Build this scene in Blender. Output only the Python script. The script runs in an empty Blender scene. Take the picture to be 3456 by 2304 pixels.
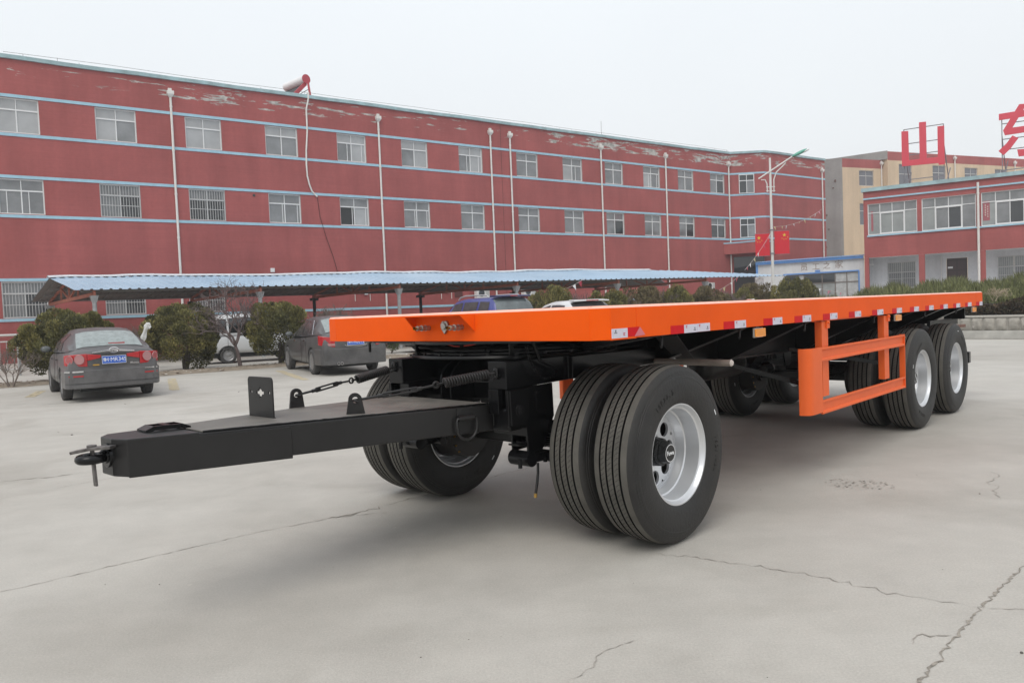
import bpy, bmesh, math, random
from math import sin, cos, pi, radians, sqrt, atan2
from mathutils import Vector, Matrix, Euler
random.seed(7)
SC = bpy.context.scene
COL = SC.collection
# ---------------------------------------------------------------- camera
cam_d = bpy.data.cameras.new('camera'); cam = bpy.data.objects.new('camera', cam_d); COL.objects.link(cam)
cam_d.sensor_width = 36.0; cam_d.lens = 26.11; cam_d.clip_start = 0.05; cam_d.clip_end = 2000
cam.matrix_world = Matrix.Translation((0, 0, 1.3995)) @ Matrix.Rotation(pi/2 - 0.0408, 4, 'X') @ Matrix.Rotation(-0.0406, 4, 'Z')
SC.camera = cam
# ---------------------------------------------------------------- sky and sun
SUN_EL, SUN_AZ = 55.0, 200.0          # compass-like azimuth measured clockwise from +Y
W = bpy.data.worlds.new('World'); SC.world = W; W.use_nodes = True
nt = W.node_tree; nt.nodes.clear()
def wn(t, **k):
    n = nt.nodes.new(t)
    for a, b in k.items(): setattr(n, a, b)
    return n
out = wn('ShaderNodeOutputWorld'); mix = wn('ShaderNodeMixShader'); b1 = wn('ShaderNodeBackground'); b2 = wn('ShaderNodeBackground')
sky = wn('ShaderNodeTexSky', sky_type='NISHITA', sun_disc=False, sun_elevation=radians(SUN_EL), sun_rotation=radians(SUN_AZ), air_density=2.0, dust_density=6.0)
tc = wn('ShaderNodeTexCoord'); sep = wn('ShaderNodeSeparateXYZ'); ramp = wn('ShaderNodeValToRGB'); nz = wn('ShaderNodeTexNoise'); mx = wn('ShaderNodeMixRGB', blend_type='MULTIPLY')
nt.links.new(tc.outputs['Generated'], sep.inputs[0]); nt.links.new(sep.outputs['Z'], ramp.inputs[0])
e = ramp.color_ramp.elements
e[0].position = 0.0; e[0].color = (0.90, 0.92, 0.935, 1); e[1].position = 1.0; e[1].color = (1.02, 1.06, 1.12, 1)
m_ = e.new(0.12); m_.color = (0.935, 0.965, 0.99, 1)
m_ = e.new(0.38); m_.color = (0.965, 1.01, 1.05, 1)
nz.inputs['Scale'].default_value = 1.6; nz.inputs['Detail'].default_value = 3
r2 = wn('ShaderNodeValToRGB'); r2.color_ramp.elements[0].position = .3; r2.color_ramp.elements[0].color = (.97, .97, .975, 1); r2.color_ramp.elements[1].position = .7; r2.color_ramp.elements[1].color = (1.02, 1.02, 1.02, 1)
nt.links.new(tc.outputs['Generated'], nz.inputs['Vector']); nt.links.new(nz.outputs[0], r2.inputs[0])
mx.inputs[0].default_value = 1.0
nt.links.new(ramp.outputs[0], mx.inputs[1]); nt.links.new(r2.outputs[0], mx.inputs[2])
nt.links.new(sky.outputs[0], b1.inputs[0]); b1.inputs[1].default_value = 0.10
nt.links.new(mx.outputs[0], b2.inputs[0]); b2.inputs[1].default_value = 1.0
mix.inputs[0].default_value = 0.93
nt.links.new(b1.outputs[0], mix.inputs[1]); nt.links.new(b2.outputs[0], mix.inputs[2]); nt.links.new(mix.outputs[0], out.inputs[0])
sl = bpy.data.lights.new('sun', 'SUN'); sl.energy = 1.5; sl.angle = radians(40); sl.color = (1.0, 0.965, 0.91)
sun = bpy.data.objects.new('sun', sl); COL.objects.link(sun)
sd = Vector((sin(radians(SUN_AZ))*cos(radians(SUN_EL)), cos(radians(SUN_AZ))*cos(radians(SUN_EL)), sin(radians(SUN_EL))))
sun.rotation_euler = sd.to_track_quat('Z', 'Y').to_euler()
SC.view_settings.view_transform = 'Standard'; SC.view_settings.look = 'None'; SC.view_settings.exposure = 0.0; SC.view_settings.gamma = 1.0
SC.view_settings.use_curve_mapping = False
# ---------------------------------------------------------------- materials
MATS = {}
def mat(name, col, rough=.6, metal=0.0, var=0.0, vscale=4.0, bump=0.0, bscale=40.0, spec=.5, coat=0.0, dust=0.0, dcol=(.30, .27, .23), dscale=3.0, emit=None, rv=0.0):
    """Principled material with procedural colour variation, dust film and fine relief (object space)."""
    m = bpy.data.materials.new(name); m.use_nodes = True
    t = m.node_tree; N = t.nodes; L = t.links; p = N['Principled BSDF']
    p.inputs['Base Color'].default_value = (*col, 1); p.inputs['Roughness'].default_value = rough; p.inputs['Metallic'].default_value = metal
    p.inputs['Specular IOR Level'].default_value = spec; p.inputs['Coat Weight'].default_value = coat; p.inputs['Coat Roughness'].default_value = .08
    tcn = N.new('ShaderNodeTexCoord'); src = None
    if var or dust:
        c = N.new('ShaderNodeRGB'); c.outputs[0].default_value = (*col, 1); src = c.outputs[0]
    if var:
        n = N.new('ShaderNodeTexNoise'); n.inputs['Scale'].default_value = vscale; n.inputs['Detail'].default_value = 6; n.inputs['Roughness'].default_value = .62
        L.new(tcn.outputs['Object'], n.inputs['Vector'])
        h = N.new('ShaderNodeMapRange'); h.inputs[1].default_value = .3; h.inputs[2].default_value = .7; h.inputs[3].default_value = 1-var; h.inputs[4].default_value = 1+var
        L.new(n.outputs[0], h.inputs[0])
        q = N.new('ShaderNodeMixRGB'); q.blend_type = 'MULTIPLY'; q.inputs[0].default_value = 1
        L.new(src, q.inputs[1]); L.new(h.outputs[0], q.inputs[2]); src = q.outputs[0]
    if dust:
        n = N.new('ShaderNodeTexNoise'); n.inputs['Scale'].default_value = dscale; n.inputs['Detail'].default_value = 8; n.inputs['Roughness'].default_value = .7
        L.new(tcn.outputs['Object'], n.inputs['Vector'])
        h = N.new('ShaderNodeMapRange'); h.inputs[1].default_value = .35; h.inputs[2].default_value = .75; h.inputs[3].default_value = dust*.25; h.inputs[4].default_value = dust
        L.new(n.outputs[0], h.inputs[0])
        q = N.new('ShaderNodeMixRGB'); q.inputs[2].default_value = (*dcol, 1)
        L.new(h.outputs[0], q.inputs[0]); L.new(src, q.inputs[1]); src = q.outputs[0]
        rr = N.new('ShaderNodeMapRange'); rr.inputs[3].default_value = rough; rr.inputs[4].default_value = min(1, rough+.45)
        L.new(h.outputs[0], rr.inputs[0]); L.new(rr.outputs[0], p.inputs['Roughness'])
    if src is not None: L.new(src, p.inputs['Base Color'])
    if bump:
        n = N.new('ShaderNodeTexNoise'); n.inputs['Scale'].default_value = bscale; n.inputs['Detail'].default_value = 5
        L.new(tcn.outputs['Object'], n.inputs['Vector'])
        b = N.new('ShaderNodeBump'); b.inputs['Strength'].default_value = bump; b.inputs['Distance'].default_value = .02
        L.new(n.outputs[0], b.inputs['Height']); L.new(b.outputs[0], p.inputs['Normal'])
    if emit:
        p.inputs['Emission Color'].default_value = (*emit, 1); p.inputs['Emission Strength'].default_value = 1
    MATS[name] = m
    return m
orange = mat('orange_paint', (.85, .104, .007), .45, var=.05, vscale=2.5, bump=.06, bscale=7, spec=.06)
black = mat('black_paint', (.0045, .0045, .005), .24, var=.15, vscale=3, bump=.05, bscale=14, spec=.3)
black_dr = mat('drawbar_black', (.0125, .012, .012), .36, var=.2, vscale=3, bump=.05, bscale=10, dust=.015, dcol=(.15, .13, .12), spec=.4)
chassis = mat('chassis_black', (.005, .0049, .0047), .3, dust=.01, dcol=(.12, .11, .10), spec=.32)
plate_m = mat('tread_plate', (.07, .068, .063), .42, dust=.55, dcol=(.30, .27, .235), dscale=5)
# chequered relief on the tread plate
def add_checker(m, scale):
    t = m.node_tree; N = t.nodes; L = t.links
    tcn = N.new('ShaderNodeTexCoord'); w = N.new('ShaderNodeTexVoronoi'); w.inputs['Scale'].default_value = scale; w.inputs['Randomness'].default_value = 0
    mp = N.new('ShaderNodeMapping'); mp.inputs['Rotation'].default_value = (0, 0, .785); L.new(tcn.outputs['Object'], mp.inputs[0]); L.new(mp.outputs[0], w.inputs['Vector'])
    b = N.new('ShaderNodeBump'); b.inputs['Strength'].default_value = .8; b.inputs['Distance'].default_value = .004; b.invert = True
    L.new(w.outputs['Distance'], b.inputs['Height']); L.new(b.outputs[0], N['Principled BSDF'].inputs['Normal'])
add_checker(plate_m, 45)
rubber = mat('tyre_rubber', (.009, .0095, .0108), .44, var=.35, vscale=6, bump=.14, bscale=55, dust=.62, dcol=(.052, .047, .040), dscale=3.2, spec=.4)
tread = mat('tyre_tread', (.08, .076, .068), .8, var=.2, vscale=9, bump=.2, bscale=70, dust=.5, dcol=(.14, .13, .112), dscale=8, spec=.25)
groove = mat('tyre_groove', (.006, .006, .006), .9, spec=.1)
silver = mat('rim_silver', (.70, .71, .725), .30, metal=.6, var=.05, bump=.05, bscale=20, dust=.1, dcol=(.35, .34, .33))
drum = mat('brake_drum', (.018, .017, .016), .55, dust=.1)
hubm = mat('hub_black', (.01, .01, .01), .4)
white_p = mat('white_print', (.80, .80, .80), .5)
steel = mat('zinc_steel', (.42, .41, .38), .35, metal=.8, var=.15, vscale=30)
brass = mat('brass', (.45, .28, .08), .3, metal=.9)
tape_w = mat('tape_white', (.62, .60, .68), .5, var=.06, vscale=60, spec=.2)
tape_r = mat('tape_red', (.60, .012, .018), .5, var=.08, vscale=40, spec=.08)
film_p = mat('peeling_film', (.62, .16, .19), .3)
mark_r = mat('print_red', (.5, .02, .04), .5)
mark_k = mat('print_dark', (.05, .05, .06), .5)
amber = mat('amber_lens', (.80, .27, .015), .22, var=.1, vscale=80, bump=.2, bscale=120, coat=.4)
wood_w = mat('wrapped_wood', (.33, .28, .24), .3, var=.25, vscale=8, coat=.5)
cable_r = mat('red_hose', (.5, .03, .015), .4)
rusty = mat('rusty_steel', (.16, .075, .05), .75, var=.4, vscale=20)
worn_st = mat('worn_steel', (.12, .11, .105), .45, metal=.5, var=.5, vscale=30)
# ---------------------------------------------------------------- mesh helpers
class MB:
    def __init__(s): s.v = []; s.f = []; s.m = []
    def add(s, vs, fs, mi=0):
        o = len(s.v); s.v += [tuple(p) for p in vs]
        for f in fs: s.f.append(tuple(i+o for i in f)); s.m.append(mi)
    def quad(s, a, b, c, d, mi=0): s.add([a, b, c, d], [(0, 1, 2, 3)], mi)
    def poly(s, pts, mi=0): s.add(pts, [tuple(range(len(pts)))], mi)
    def box(s, lo, hi, mi=0, M=None):
        x0, y0, z0 = lo; x1, y1, z1 = hi
        vs = [(x0, y0, z0), (x1, y0, z0), (x1, y1, z0), (x0, y1, z0), (x0, y0, z1), (x1, y0, z1), (x1, y1, z1), (x0, y1, z1)]
        if M is not None: vs = [tuple(M @ Vector(p)) for p in vs]
        s.add(vs, [(3, 2, 1, 0), (4, 5, 6, 7), (0, 1, 5, 4), (1, 2, 6, 5), (2, 3, 7, 6), (3, 0, 4, 7)], mi)
    def cbox(s, c, sz, mi=0, M=None):
        s.box([c[i]-sz[i]/2 for i in range(3)], [c[i]+sz[i]/2 for i in range(3)], mi, M)
    def prism(s, top, bot, mi=0):
        n = len(top); vs = list(top)+list(bot)
        fs = [tuple(range(n)), tuple(range(2*n-1, n-1, -1))]
        for i in range(n):
            j = (i+1) % n; fs.append((i, n+i, n+j, j))
        s.add(vs, fs, mi)
    def beam(s, a, b, w, h, mi=0, up=(0, 0, 1)):
        a = Vector(a); b = Vector(b); d = (b-a); L = d.length; d.normalize(); u = Vector(up)
        r = d.cross(u)
        if r.length < 1e-5: r = d.cross(Vector((1, 0, 0)))
        r.normalize(); u = r.cross(d)
        q = [r*w/2+u*h/2, -r*w/2+u*h/2, -r*w/2-u*h/2, r*w/2-u*h/2]
        vs = [a+x for x in q]+[b+x for x in q]
        s.add(vs, [(0, 1, 2, 3), (7, 6, 5, 4), (0, 4, 5, 1), (1, 5, 6, 2), (2, 6, 7, 3), (3, 7, 4, 0)], mi)
    def cyl(s, a, b, r0, r1=None, n=12, mi=0, caps=True):
        r1 = r0 if r1 is None else r1
        a = Vector(a); b = Vector(b); d = (b-a).normalized(); t = d.orthogonal().normalized(); u = d.cross(t)
        vs = []
        for c, r in ((a, r0), (b, r1)):
            for i in range(n):
                g = 2*pi*i/n; vs.append(c+t*(r*cos(g))+u*(r*sin(g)))
        fs = [(i, (i+1) % n, n+(i+1) % n, n+i) for i in range(n)]
        if caps: fs += [tuple(range(n-1, -1, -1)), tuple(range(n, 2*n))]
        s.add(vs, fs, mi)
    def tube(s, pts, r, n=8, mi=0, closed=False, caps=True):
        P = [Vector(p) for p in pts]; m = len(P); vs = []
        rr = r if isinstance(r, (list, tuple)) else [r]*m
        prev = None
        for i in range(m):
            if closed: d = P[(i+1) % m]-P[i-1]
            else: d = P[min(i+1, m-1)]-P[max(i-1, 0)]
            d.normalize()
            if prev is None: t = d.orthogonal().normalized()
            else:
                t = prev-d*prev.dot(d)
                t = t.normalized() if t.length > 1e-6 else d.orthogonal().normalized()
            prev = t; u = d.cross(t)
            for k in range(n):
                g = 2*pi*k/n; vs.append(P[i]+t*(rr[i]*cos(g))+u*(rr[i]*sin(g)))
        fs = []
        for i in range(m if closed else m-1):
            for k in range(n):
                a = i*n+k; b = i*n+(k+1) % n; j = (i+1) % m
                fs.append((a, b, j*n+(k+1) % n, j*n+k))
        if caps and not closed: fs += [tuple(range(n-1, -1, -1)), tuple(range((m-1)*n, m*n))]
        s.add(vs, fs, mi)
    def lathe(s, prof, n=48, mi=0, axis='Y', c=(0, 0, 0), mis=None, close=False):
        """prof: list of (along axis, radius)"""
        o = len(s.v); m = len(prof)
        for i in range(n):
            g = 2*pi*i/n
            for a, r in prof:
                if axis == 'Y': s.v.append((c[0]+r*cos(g), c[1]+a, c[2]+r*sin(g)))
                elif axis == 'X': s.v.append((c[0]+a, c[1]+r*cos(g), c[2]+r*sin(g)))
                else: s.v.append((c[0]+r*cos(g), c[1]+r*sin(g), c[2]+a))
        for i in range(n):
            j = (i+1) % n
            for k in range(m-1):
                s.f.append((o+i*m+k, o+i*m+k+1, o+j*m+k+1, o+j*m+k)); s.m.append(mis[k] if mis else mi)
    def sphere(s, c, r, n=12, m=8, mi=0):
        rx, ry, rz = (r, r, r) if not isinstance(r, (tuple, list)) else r
        o = len(s.v)
        for j in range(m+1):
            th = pi*j/m
            for i in range(n):
                g = 2*pi*i/n; s.v.append((c[0]+rx*sin(th)*cos(g), c[1]+ry*sin(th)*sin(g), c[2]+rz*cos(th)))
        for j in range(m):
            for i in range(n):
                s.f.append((o+j*n+i, o+(j+1)*n+i, o+(j+1)*n+(i+1) % n, o+j*n+(i+1) % n)); s.m.append(mi)
    def mesh(s, name, mats, smooth=None):
        me = bpy.data.meshes.new(name); me.from_pydata(s.v, [], s.f)
        for m in (mats if isinstance(mats, (list, tuple)) else [mats]): me.materials.append(m)
        me.polygons.foreach_set('material_index', s.m)
        if smooth is not None:
            me.shade_smooth(); me.set_sharp_from_angle(angle=radians(smooth))
        me.update(); return me
    def build(s, name, mats, parent=None, smooth=None, bevel=0, segs=2, fix=True):
        me = s.mesh(name, mats, None)
        if fix:
            bm = bmesh.new(); bm.from_mesh(me); bmesh.ops.remove_doubles(bm, verts=bm.verts, dist=1e-5); bmesh.ops.recalc_face_normals(bm, faces=bm.faces); bm.to_mesh(me); bm.free()
        if smooth is not None: me.shade_smooth(); me.set_sharp_from_angle(angle=radians(smooth))
        o = bpy.data.objects.new(name, me); COL.objects.link(o)
        if parent: o.parent = parent
        if bevel:
            b = o.modifiers.new('bevel', 'BEVEL'); b.width = bevel; b.segments = segs; b.limit_method = 'ANGLE'; b.angle_limit = radians(40); b.harden_normals = False
        return o
def link(name, me, parent=None, M=None):
    o = bpy.data.objects.new(name, me); COL.objects.link(o)
    if parent: o.parent = parent
    if M is not None: o.matrix_local = M
    return o
def tag(o, label=None, cat=None, group=None, kind=None):
    if label: o['label'] = label
    if cat: o['category'] = cat
    if group: o['group'] = group
    if kind: o['kind'] = kind
    return o
def thing(name, label, cat, loc=(0, 0, 0), rz=0.0, group=None):
    o = bpy.data.objects.new(name, None); COL.objects.link(o); o.location = loc; o.rotation_euler = (0, 0, rz); o.empty_display_size = .3
    return tag(o, label, cat, group)
def copy_tree(o, parent=None):
    c = o.copy(); COL.objects.link(c); c.parent = parent
    for ch in list(o.children): copy_tree(ch, c)
    return c
def carve(o, cutters, op='DIFFERENCE'):
    tmp = []
    for mb in cutters:
        c = mb.build('cutter', [white_p]); c.parent = o.parent; tmp.append(c)
        md = o.modifiers.new('cut', 'BOOLEAN'); md.object = c; md.operation = op; md.solver = 'EXACT'
    dg = bpy.context.evaluated_depsgraph_get(); dg.update()
    me = bpy.data.meshes.new_from_object(o.evaluated_get(dg))
    for md in [m for m in o.modifiers if m.type == 'BOOLEAN']: o.modifiers.remove(md)
    o.data = me
    for c in tmp: bpy.data.objects.remove(c, do_unlink=True)
    return o
def bake(o):
    dg = bpy.context.evaluated_depsgraph_get(); dg.update()
    me = bpy.data.meshes.new_from_object(o.evaluated_get(dg)); o.modifiers.clear(); o.data = me; return o
def text_mesh(body, size, extrude=.001, bold=0.0):
    cu = bpy.data.curves.new('text', 'FONT'); cu.body = body; cu.size = size; cu.extrude = extrude; cu.offset = bold; cu.align_x = 'CENTER'; cu.align_y = 'CENTER'; cu.resolution_u = 3
    o = bpy.data.objects.new('text', cu); COL.objects.link(o)
    dg = bpy.context.evaluated_depsgraph_get(); dg.update()
    me = bpy.data.meshes.new_from_object(o.evaluated_get(dg)); bpy.data.objects.remove(o, do_unlink=True)
    return me
def text_part(name, body, size, m, parent, M, extrude=.001, bold=0.0):
    me = text_mesh(body, size, extrude, bold); me.materials.clear(); me.materials.append(m)
    return link(name, me, parent, M)
def frameM(o, x, y):
    """matrix with origin o, local x along x, local y along y"""
    x = Vector(x).normalized(); z = x.cross(Vector(y)).normalized(); y = z.cross(x)
    return Matrix(((x.x, y.x, z.x, o[0]), (x.y, y.y, z.y, o[1]), (x.z, y.z, z.z, o[2]), (0, 0, 0, 1)))
def arc(c, r, a0, a1, n): return [(c[0]+r*cos(a0+(a1-a0)*i/n), c[1]+r*sin(a0+(a1-a0)*i/n)) for i in range(n+1)]
# ================================================================ FLATBED TRAILER
TH = 0.7702
TR_ANG = atan2(cos(TH), sin(TH))
def build_trailer():
    T = thing('flatbed_trailer', 'long orange flatbed trailer with black drawbar and dual wheels standing in the yard', 'trailer', (-0.4459, 4.6652, 0), TR_ANG)
    P = lambda u, v, z: (u, -v, z)
    def V3(u, v, z): return Vector((u, -v, z))
    L = 8.14
    matt = mat('black_matt', (.007, .007, .007), .65, spec=.2)
    # ---------------- deck and its orange frame
    b = MB(); b.poly([P(.012, -1.17, 1.388), P(.012, 1.17, 1.388), P(.11, 1.235, 1.388), P(L-.01, 1.235, 1.388), P(L-.01, -1.31, 1.388), P(.05, -1.31, 1.388)])
    b.poly([P(.012, -1.17, 1.38), P(.05, -1.31, 1.38), P(L-.01, -1.31, 1.38), P(L-.01, 1.235, 1.38), P(.11, 1.235, 1.38), P(.012, 1.17, 1.38)])
    b.build('deck_plate', orange, T)
    def channel(name, a, c, n_in, zb=1.228, zt=1.394, t=.008, fl=.07):
        """pressed channel rail from a to c (u,v), flanges pointing along n_in"""
        m = MB(); a = Vector(a); c = Vector(c); n = Vector(n_in)
        def pt(q, d, z): return P(q.x+n.x*d, q.y+n.y*d, z)
        prof = [(0, zb), (fl, zb), (fl, zb+t), (t, zb+t), (t, zt-t), (fl, zt-t), (fl, zt), (0, zt)]
        A = [pt(a, d, z) for d, z in prof]; B = [pt(c, d, z) for d, z in prof]; k = len(prof)
        m.add(A+B, [(i, (i+1) % k, k+(i+1) % k, k+i) for i in range(k)])
        m.add([A[0], A[1], A[2], A[3], A[4], A[5], A[6], A[7]], [(0, 1, 2, 3), (0, 3, 4, 7), (4, 5, 6, 7)])
        m.add([B[0], B[1], B[2], B[3], B[4], B[5], B[6], B[7]], [(3, 2, 1, 0), (7, 4, 3, 0), (7, 6, 5, 4)])
        return m.build(name, orange, T, bevel=.003)
    channel('front_rail', (0, -1.184), (0, 1.184), (1, 0))
    channel('corner_rail', (.0, 1.186), (.092, 1.249), (.6, -.8)); channel('corner_rail', (.0, -1.186), (.032, -1.324), (.97, .2))
    channel('side_rail', (.094, 1.25), (.326, 1.25), (0, -1), zb=1.225); channel('side_rail', (.329, 1.25), (L-.34, 1.25), (0, -1)); channel('side_rail', (L-.337, 1.25), (L, 1.25), (0, -1))
    channel('side_rail', (.034, -1.325), (L, -1.325), (0, 1)); channel('rear_rail', (L, -1.325), (L, 1.25), (-1, 0))
    # ---------------- added bevelled strip whose pale colour paints in sky sheen on the deck
    trim = mat('painted_sky_sheen', (.88, .46, .35), .4, var=.12, vscale=14, spec=.5)
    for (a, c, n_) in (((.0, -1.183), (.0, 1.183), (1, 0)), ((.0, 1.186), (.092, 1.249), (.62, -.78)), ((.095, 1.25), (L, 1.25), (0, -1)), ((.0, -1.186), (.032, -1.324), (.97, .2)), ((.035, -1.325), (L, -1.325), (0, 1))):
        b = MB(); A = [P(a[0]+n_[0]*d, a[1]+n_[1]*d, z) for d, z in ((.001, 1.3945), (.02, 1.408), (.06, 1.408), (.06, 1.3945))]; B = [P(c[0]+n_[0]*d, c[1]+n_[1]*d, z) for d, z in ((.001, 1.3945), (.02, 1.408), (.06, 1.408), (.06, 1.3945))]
        b.add(A+B, [(0, 1, 5, 4), (1, 2, 6, 5), (2, 3, 7, 6), (3, 0, 4, 7), (0, 1, 2, 3), (7, 6, 5, 4)]); b.build('edge_sheen', trim, T)
    # ---------------- coupling hood on the front rail
    b = MB(); b.prism([P(-.105, -.225, 1.392), P(-.105, .30, 1.392), P(-.002, .318, 1.392), P(-.002, -.243, 1.392)], [P(-.105, -.225, 1.386), P(-.105, .30, 1.386), P(-.002, .318, 1.386), P(-.002, -.243, 1.386)])
    for v0, v1 in ((-.225, -.240), (.30, .315)):
        b.prism([P(-.103, v0-.003, 1.386), P(-.002, v1-.003, 1.386), P(-.002, v1-.003, 1.287)], [P(-.103, v0+.003, 1.386), P(-.002, v1+.003, 1.386), P(-.002, v1+.003, 1.287)])
    b.build('coupling_hood', orange, T)
    for v in (-.107, .205):
        b = MB(); z = 1.314; x = lambda u: P(u, v, z)
        b.cyl(x(-.001), x(-.012), .017, n=6); b.cyl(x(-.012), x(-.03), .0155, n=16); b.cyl(x(-.03), x(-.036), .019, n=16); b.cyl(x(-.036), x(-.062), .0165, n=16); b.cyl(x(-.062), x(-.067), .0195, n=16); b.cyl(x(-.067), x(-.088), .0145, n=16)
        o = b.build('hose_coupling', steel, T, smooth=40)
        b = MB(); b.cyl(x(-.088), x(-.1), .0165, n=6); b.cyl(x(-.1), x(-.105), .0145, n=6); b.build('hex_nut', steel, o)
        b = MB(); b.lathe([(0, .0115), (.008, .0115), (.008, .009), (.02, .009), (.02, .0045), (.002, .0045)], 14, axis='X', c=P(-.125, v, z)); b.build('nozzle', brass, o, smooth=40)
    # socket plate
    b = MB(); vc, zc = .052, 1.318
    outl = [(0, -.045), (-.028, -.012), (-.034, .014), (-.016, .036), (.022, .038), (.034, .022), (.034, -.006)]
    b.prism([P(-.016, vc+x, zc+y) for x, y in outl], [P(-.002, vc+x, zc+y) for x, y in outl]); b.cyl(P(-.016, vc-.002, zc+.004), P(-.024, vc-.002, zc+.004), .021, n=20)
    for x, y in ((-.024, .004), (0, .03), (.02, -.012)): b.cyl(P(-.016, vc+x, zc+y), P(-.021, vc+x, zc+y), .004, n=6)
    b.build('power_socket', steel, T, smooth=35, bevel=.002)
    # ---------------- reflective tape: every strip a part
    def strip(u0, u1, z0, z1, m, k=0, mark=None, dz=0.0):
        b = MB(); v = 1.2512+k*.0004
        b.prism([P(u0, v, z0), P(u1, v, z0+dz), P(u1, v, z1+dz), P(u0, v, z1)], [P(u0, 1.2501, z0), P(u1, 1.2501, z0+dz), P(u1, 1.2501, z1+dz), P(u0, 1.2501, z1)])
        o = b.build('reflective_strip', m, T)
        if mark is not None:
            q = MB(); zz = z0+.03; uu = u0+.018; y = v+.0006
            if mark == 1: uu = u1-.04; zz = z0+.012
            q.quad(P(uu, y, zz), P(uu+.02, y, zz), P(uu+.006, y, zz+.006), P(uu, y, zz+.006)); q.quad(P(uu, y, zz+.008), P(uu+.01, y, zz+.008), P(uu+.022, y, zz+.014), P(uu, y, zz+.014))
            q.build('printed_mark', mark_r, o)
            q = MB(); uu = u1-.034 if mark == 0 else u0+.03; zz = z0+.012 if mark == 0 else z0+.026
            q.quad(P(uu, y, zz+.007), P(uu+.01, y, zz+.007), P(uu+.01, y, zz+.018), P(uu, y, zz+.018)); q.quad(P(uu-.01, y, zz), P(uu+.018, y, zz), P(uu+.018, y, zz+.004), P(uu-.01, y, zz+.004)); q.build('printed_mark', mark_k, o)
        return o
    strip(.098, .240, 1.2345, 1.285, tape_w, 1, 1); strip(.243, .352, 1.237, 1.287, tape_r)
    b = MB(); b.prism([P(.30, 1.2535, 1.236), P(.40, 1.256, 1.241), P(.352, 1.2545, 1.287)], [P(.30, 1.2528, 1.236), P(.40, 1.2545, 1.241), P(.352, 1.2535, 1.287)]); b.build('peeling_strip', film_p, T)
    for u0, u1, u2 in ((.665, .812, .961), (1.287, 1.434, 1.589), (1.849, 1.992, 2.146), (2.356, 2.501, 2.657), (2.889, 3.034, 3.187), (3.445, 3.583, 3.73), (4.009, 4.147, 4.308), (4.561, 4.695, 4.849), (5.106, 5.241, 5.403), (5.629, 5.768, 5.929), (6.187, 6.32, 6.489), (6.726, 6.856, 7.032), (7.264, 7.392, 7.569), (7.803, 7.977, 8.135)):
        z = 1.2285
        strip(u0, u1-.0015, z, z+.049, tape_r); strip(u1, u2, z, z+.0495, tape_w, 1, 0)
        if u0 == .665: strip(.9635, 1.114, z+.0005, z+.05, tape_w, 0, 0)
    # ---------------- amber side lamps
    for u in (1.79, 4.735, 7.70):
        b = MB(); b.prism([P(u-.072, 1.244, 1.217), P(u+.074, 1.244, 1.217), P(u+.074, 1.244, 1.151), P(u-.072, 1.244, 1.151)], [P(u-.072, 1.228, 1.217), P(u+.074, 1.228, 1.217), P(u+.074, 1.228, 1.151), P(u-.072, 1.228, 1.151)]); o = b.build('side_lamp', white_p if False else steel, T, bevel=.006)
        b = MB(); b.prism([P(u-.066, 1.252, 1.211), P(u-.03, 1.262, 1.213), P(u+.068, 1.262, 1.213), P(u+.068, 1.262, 1.156), P(u-.03, 1.262, 1.156), P(u-.066, 1.252, 1.157)], [P(u-.066, 1.2441, 1.211), P(u-.03, 1.2441, 1.213), P(u+.068, 1.2441, 1.213), P(u+.068, 1.2441, 1.156), P(u-.03, 1.2441, 1.156), P(u-.066, 1.2441, 1.157)]); b.build('lens', amber, o, bevel=.004)
        b = MB(); b.cbox(P(u, 1.21, 1.224), (.05, .05, .012)); b.build('lamp_bracket', chassis, T)
    # ---------------- rope hooks under the rail
    for u in (.625, 1.568, 2.62, 4.165, 5.73, 7.0):
        b = MB(); b.tube([P(u-.03, 1.16, 1.222), P(u-.005, 1.2, 1.221), P(u, 1.215, 1.212), P(u-.004, 1.216, 1.19), P(u-.011, 1.216, 1.163), P(u-.016, 1.222, 1.160)], .0085, 8); b.build('rope_hook', chassis, T, smooth=60)
    b = MB(); b.tube([P(.3, -1.15, 1.22), P(.31, -1.21, 1.2), P(.318, -1.22, 1.13)], .011, 8); b.build('rope_hook', chassis, T, smooth=60)
    # ---------------- chassis: two tapered longitudinal I-beams, cross members, outriggers
    def ibeam(name, v, prof):
        b = MB()
        for (u0, z0), (u1, z1) in zip(prof, prof[1:]):
            b.prism([P(u0, v-.005, 1.225), P(u1, v-.005, 1.225), P(u1, v-.005, z1), P(u0, v-.005, z0)], [P(u0, v+.005, 1.225), P(u1, v+.005, 1.225), P(u1, v+.005, z1), P(u0, v+.005, z0)])
            b.prism([P(u0, v-.065, z0), P(u1, v-.065, z1), P(u1, v+.065, z1), P(u0, v+.065, z0)], [P(u0, v-.065, z0-.014), P(u1, v-.065, z1-.014), P(u1, v+.065, z1-.014), P(u0, v+.065, z0-.014)])
        b.box(P(prof[0][0], v+.065, 1.2255), P(prof[-1][0], v-.065, 1.235))
        return b.build(name, chassis, T)
    prof = [(.15, 1.13), (1.45, 1.115), (1.75, 1.03), (2.55, .93), (4.0, .91), (8.05, .89)]
    ibeam('chassis_beam', .45, prof); ibeam('chassis_beam', -.45, prof)
    for u in [.2, .5, .95, 1.35]+[1.7+.52*i for i in range(13)]:
        b = MB()
        b.box(P(u-.03, 1.235, 1.3), P(u+.03, -1.235, 1.379)); b.build('cross_member', chassis, T)
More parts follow.
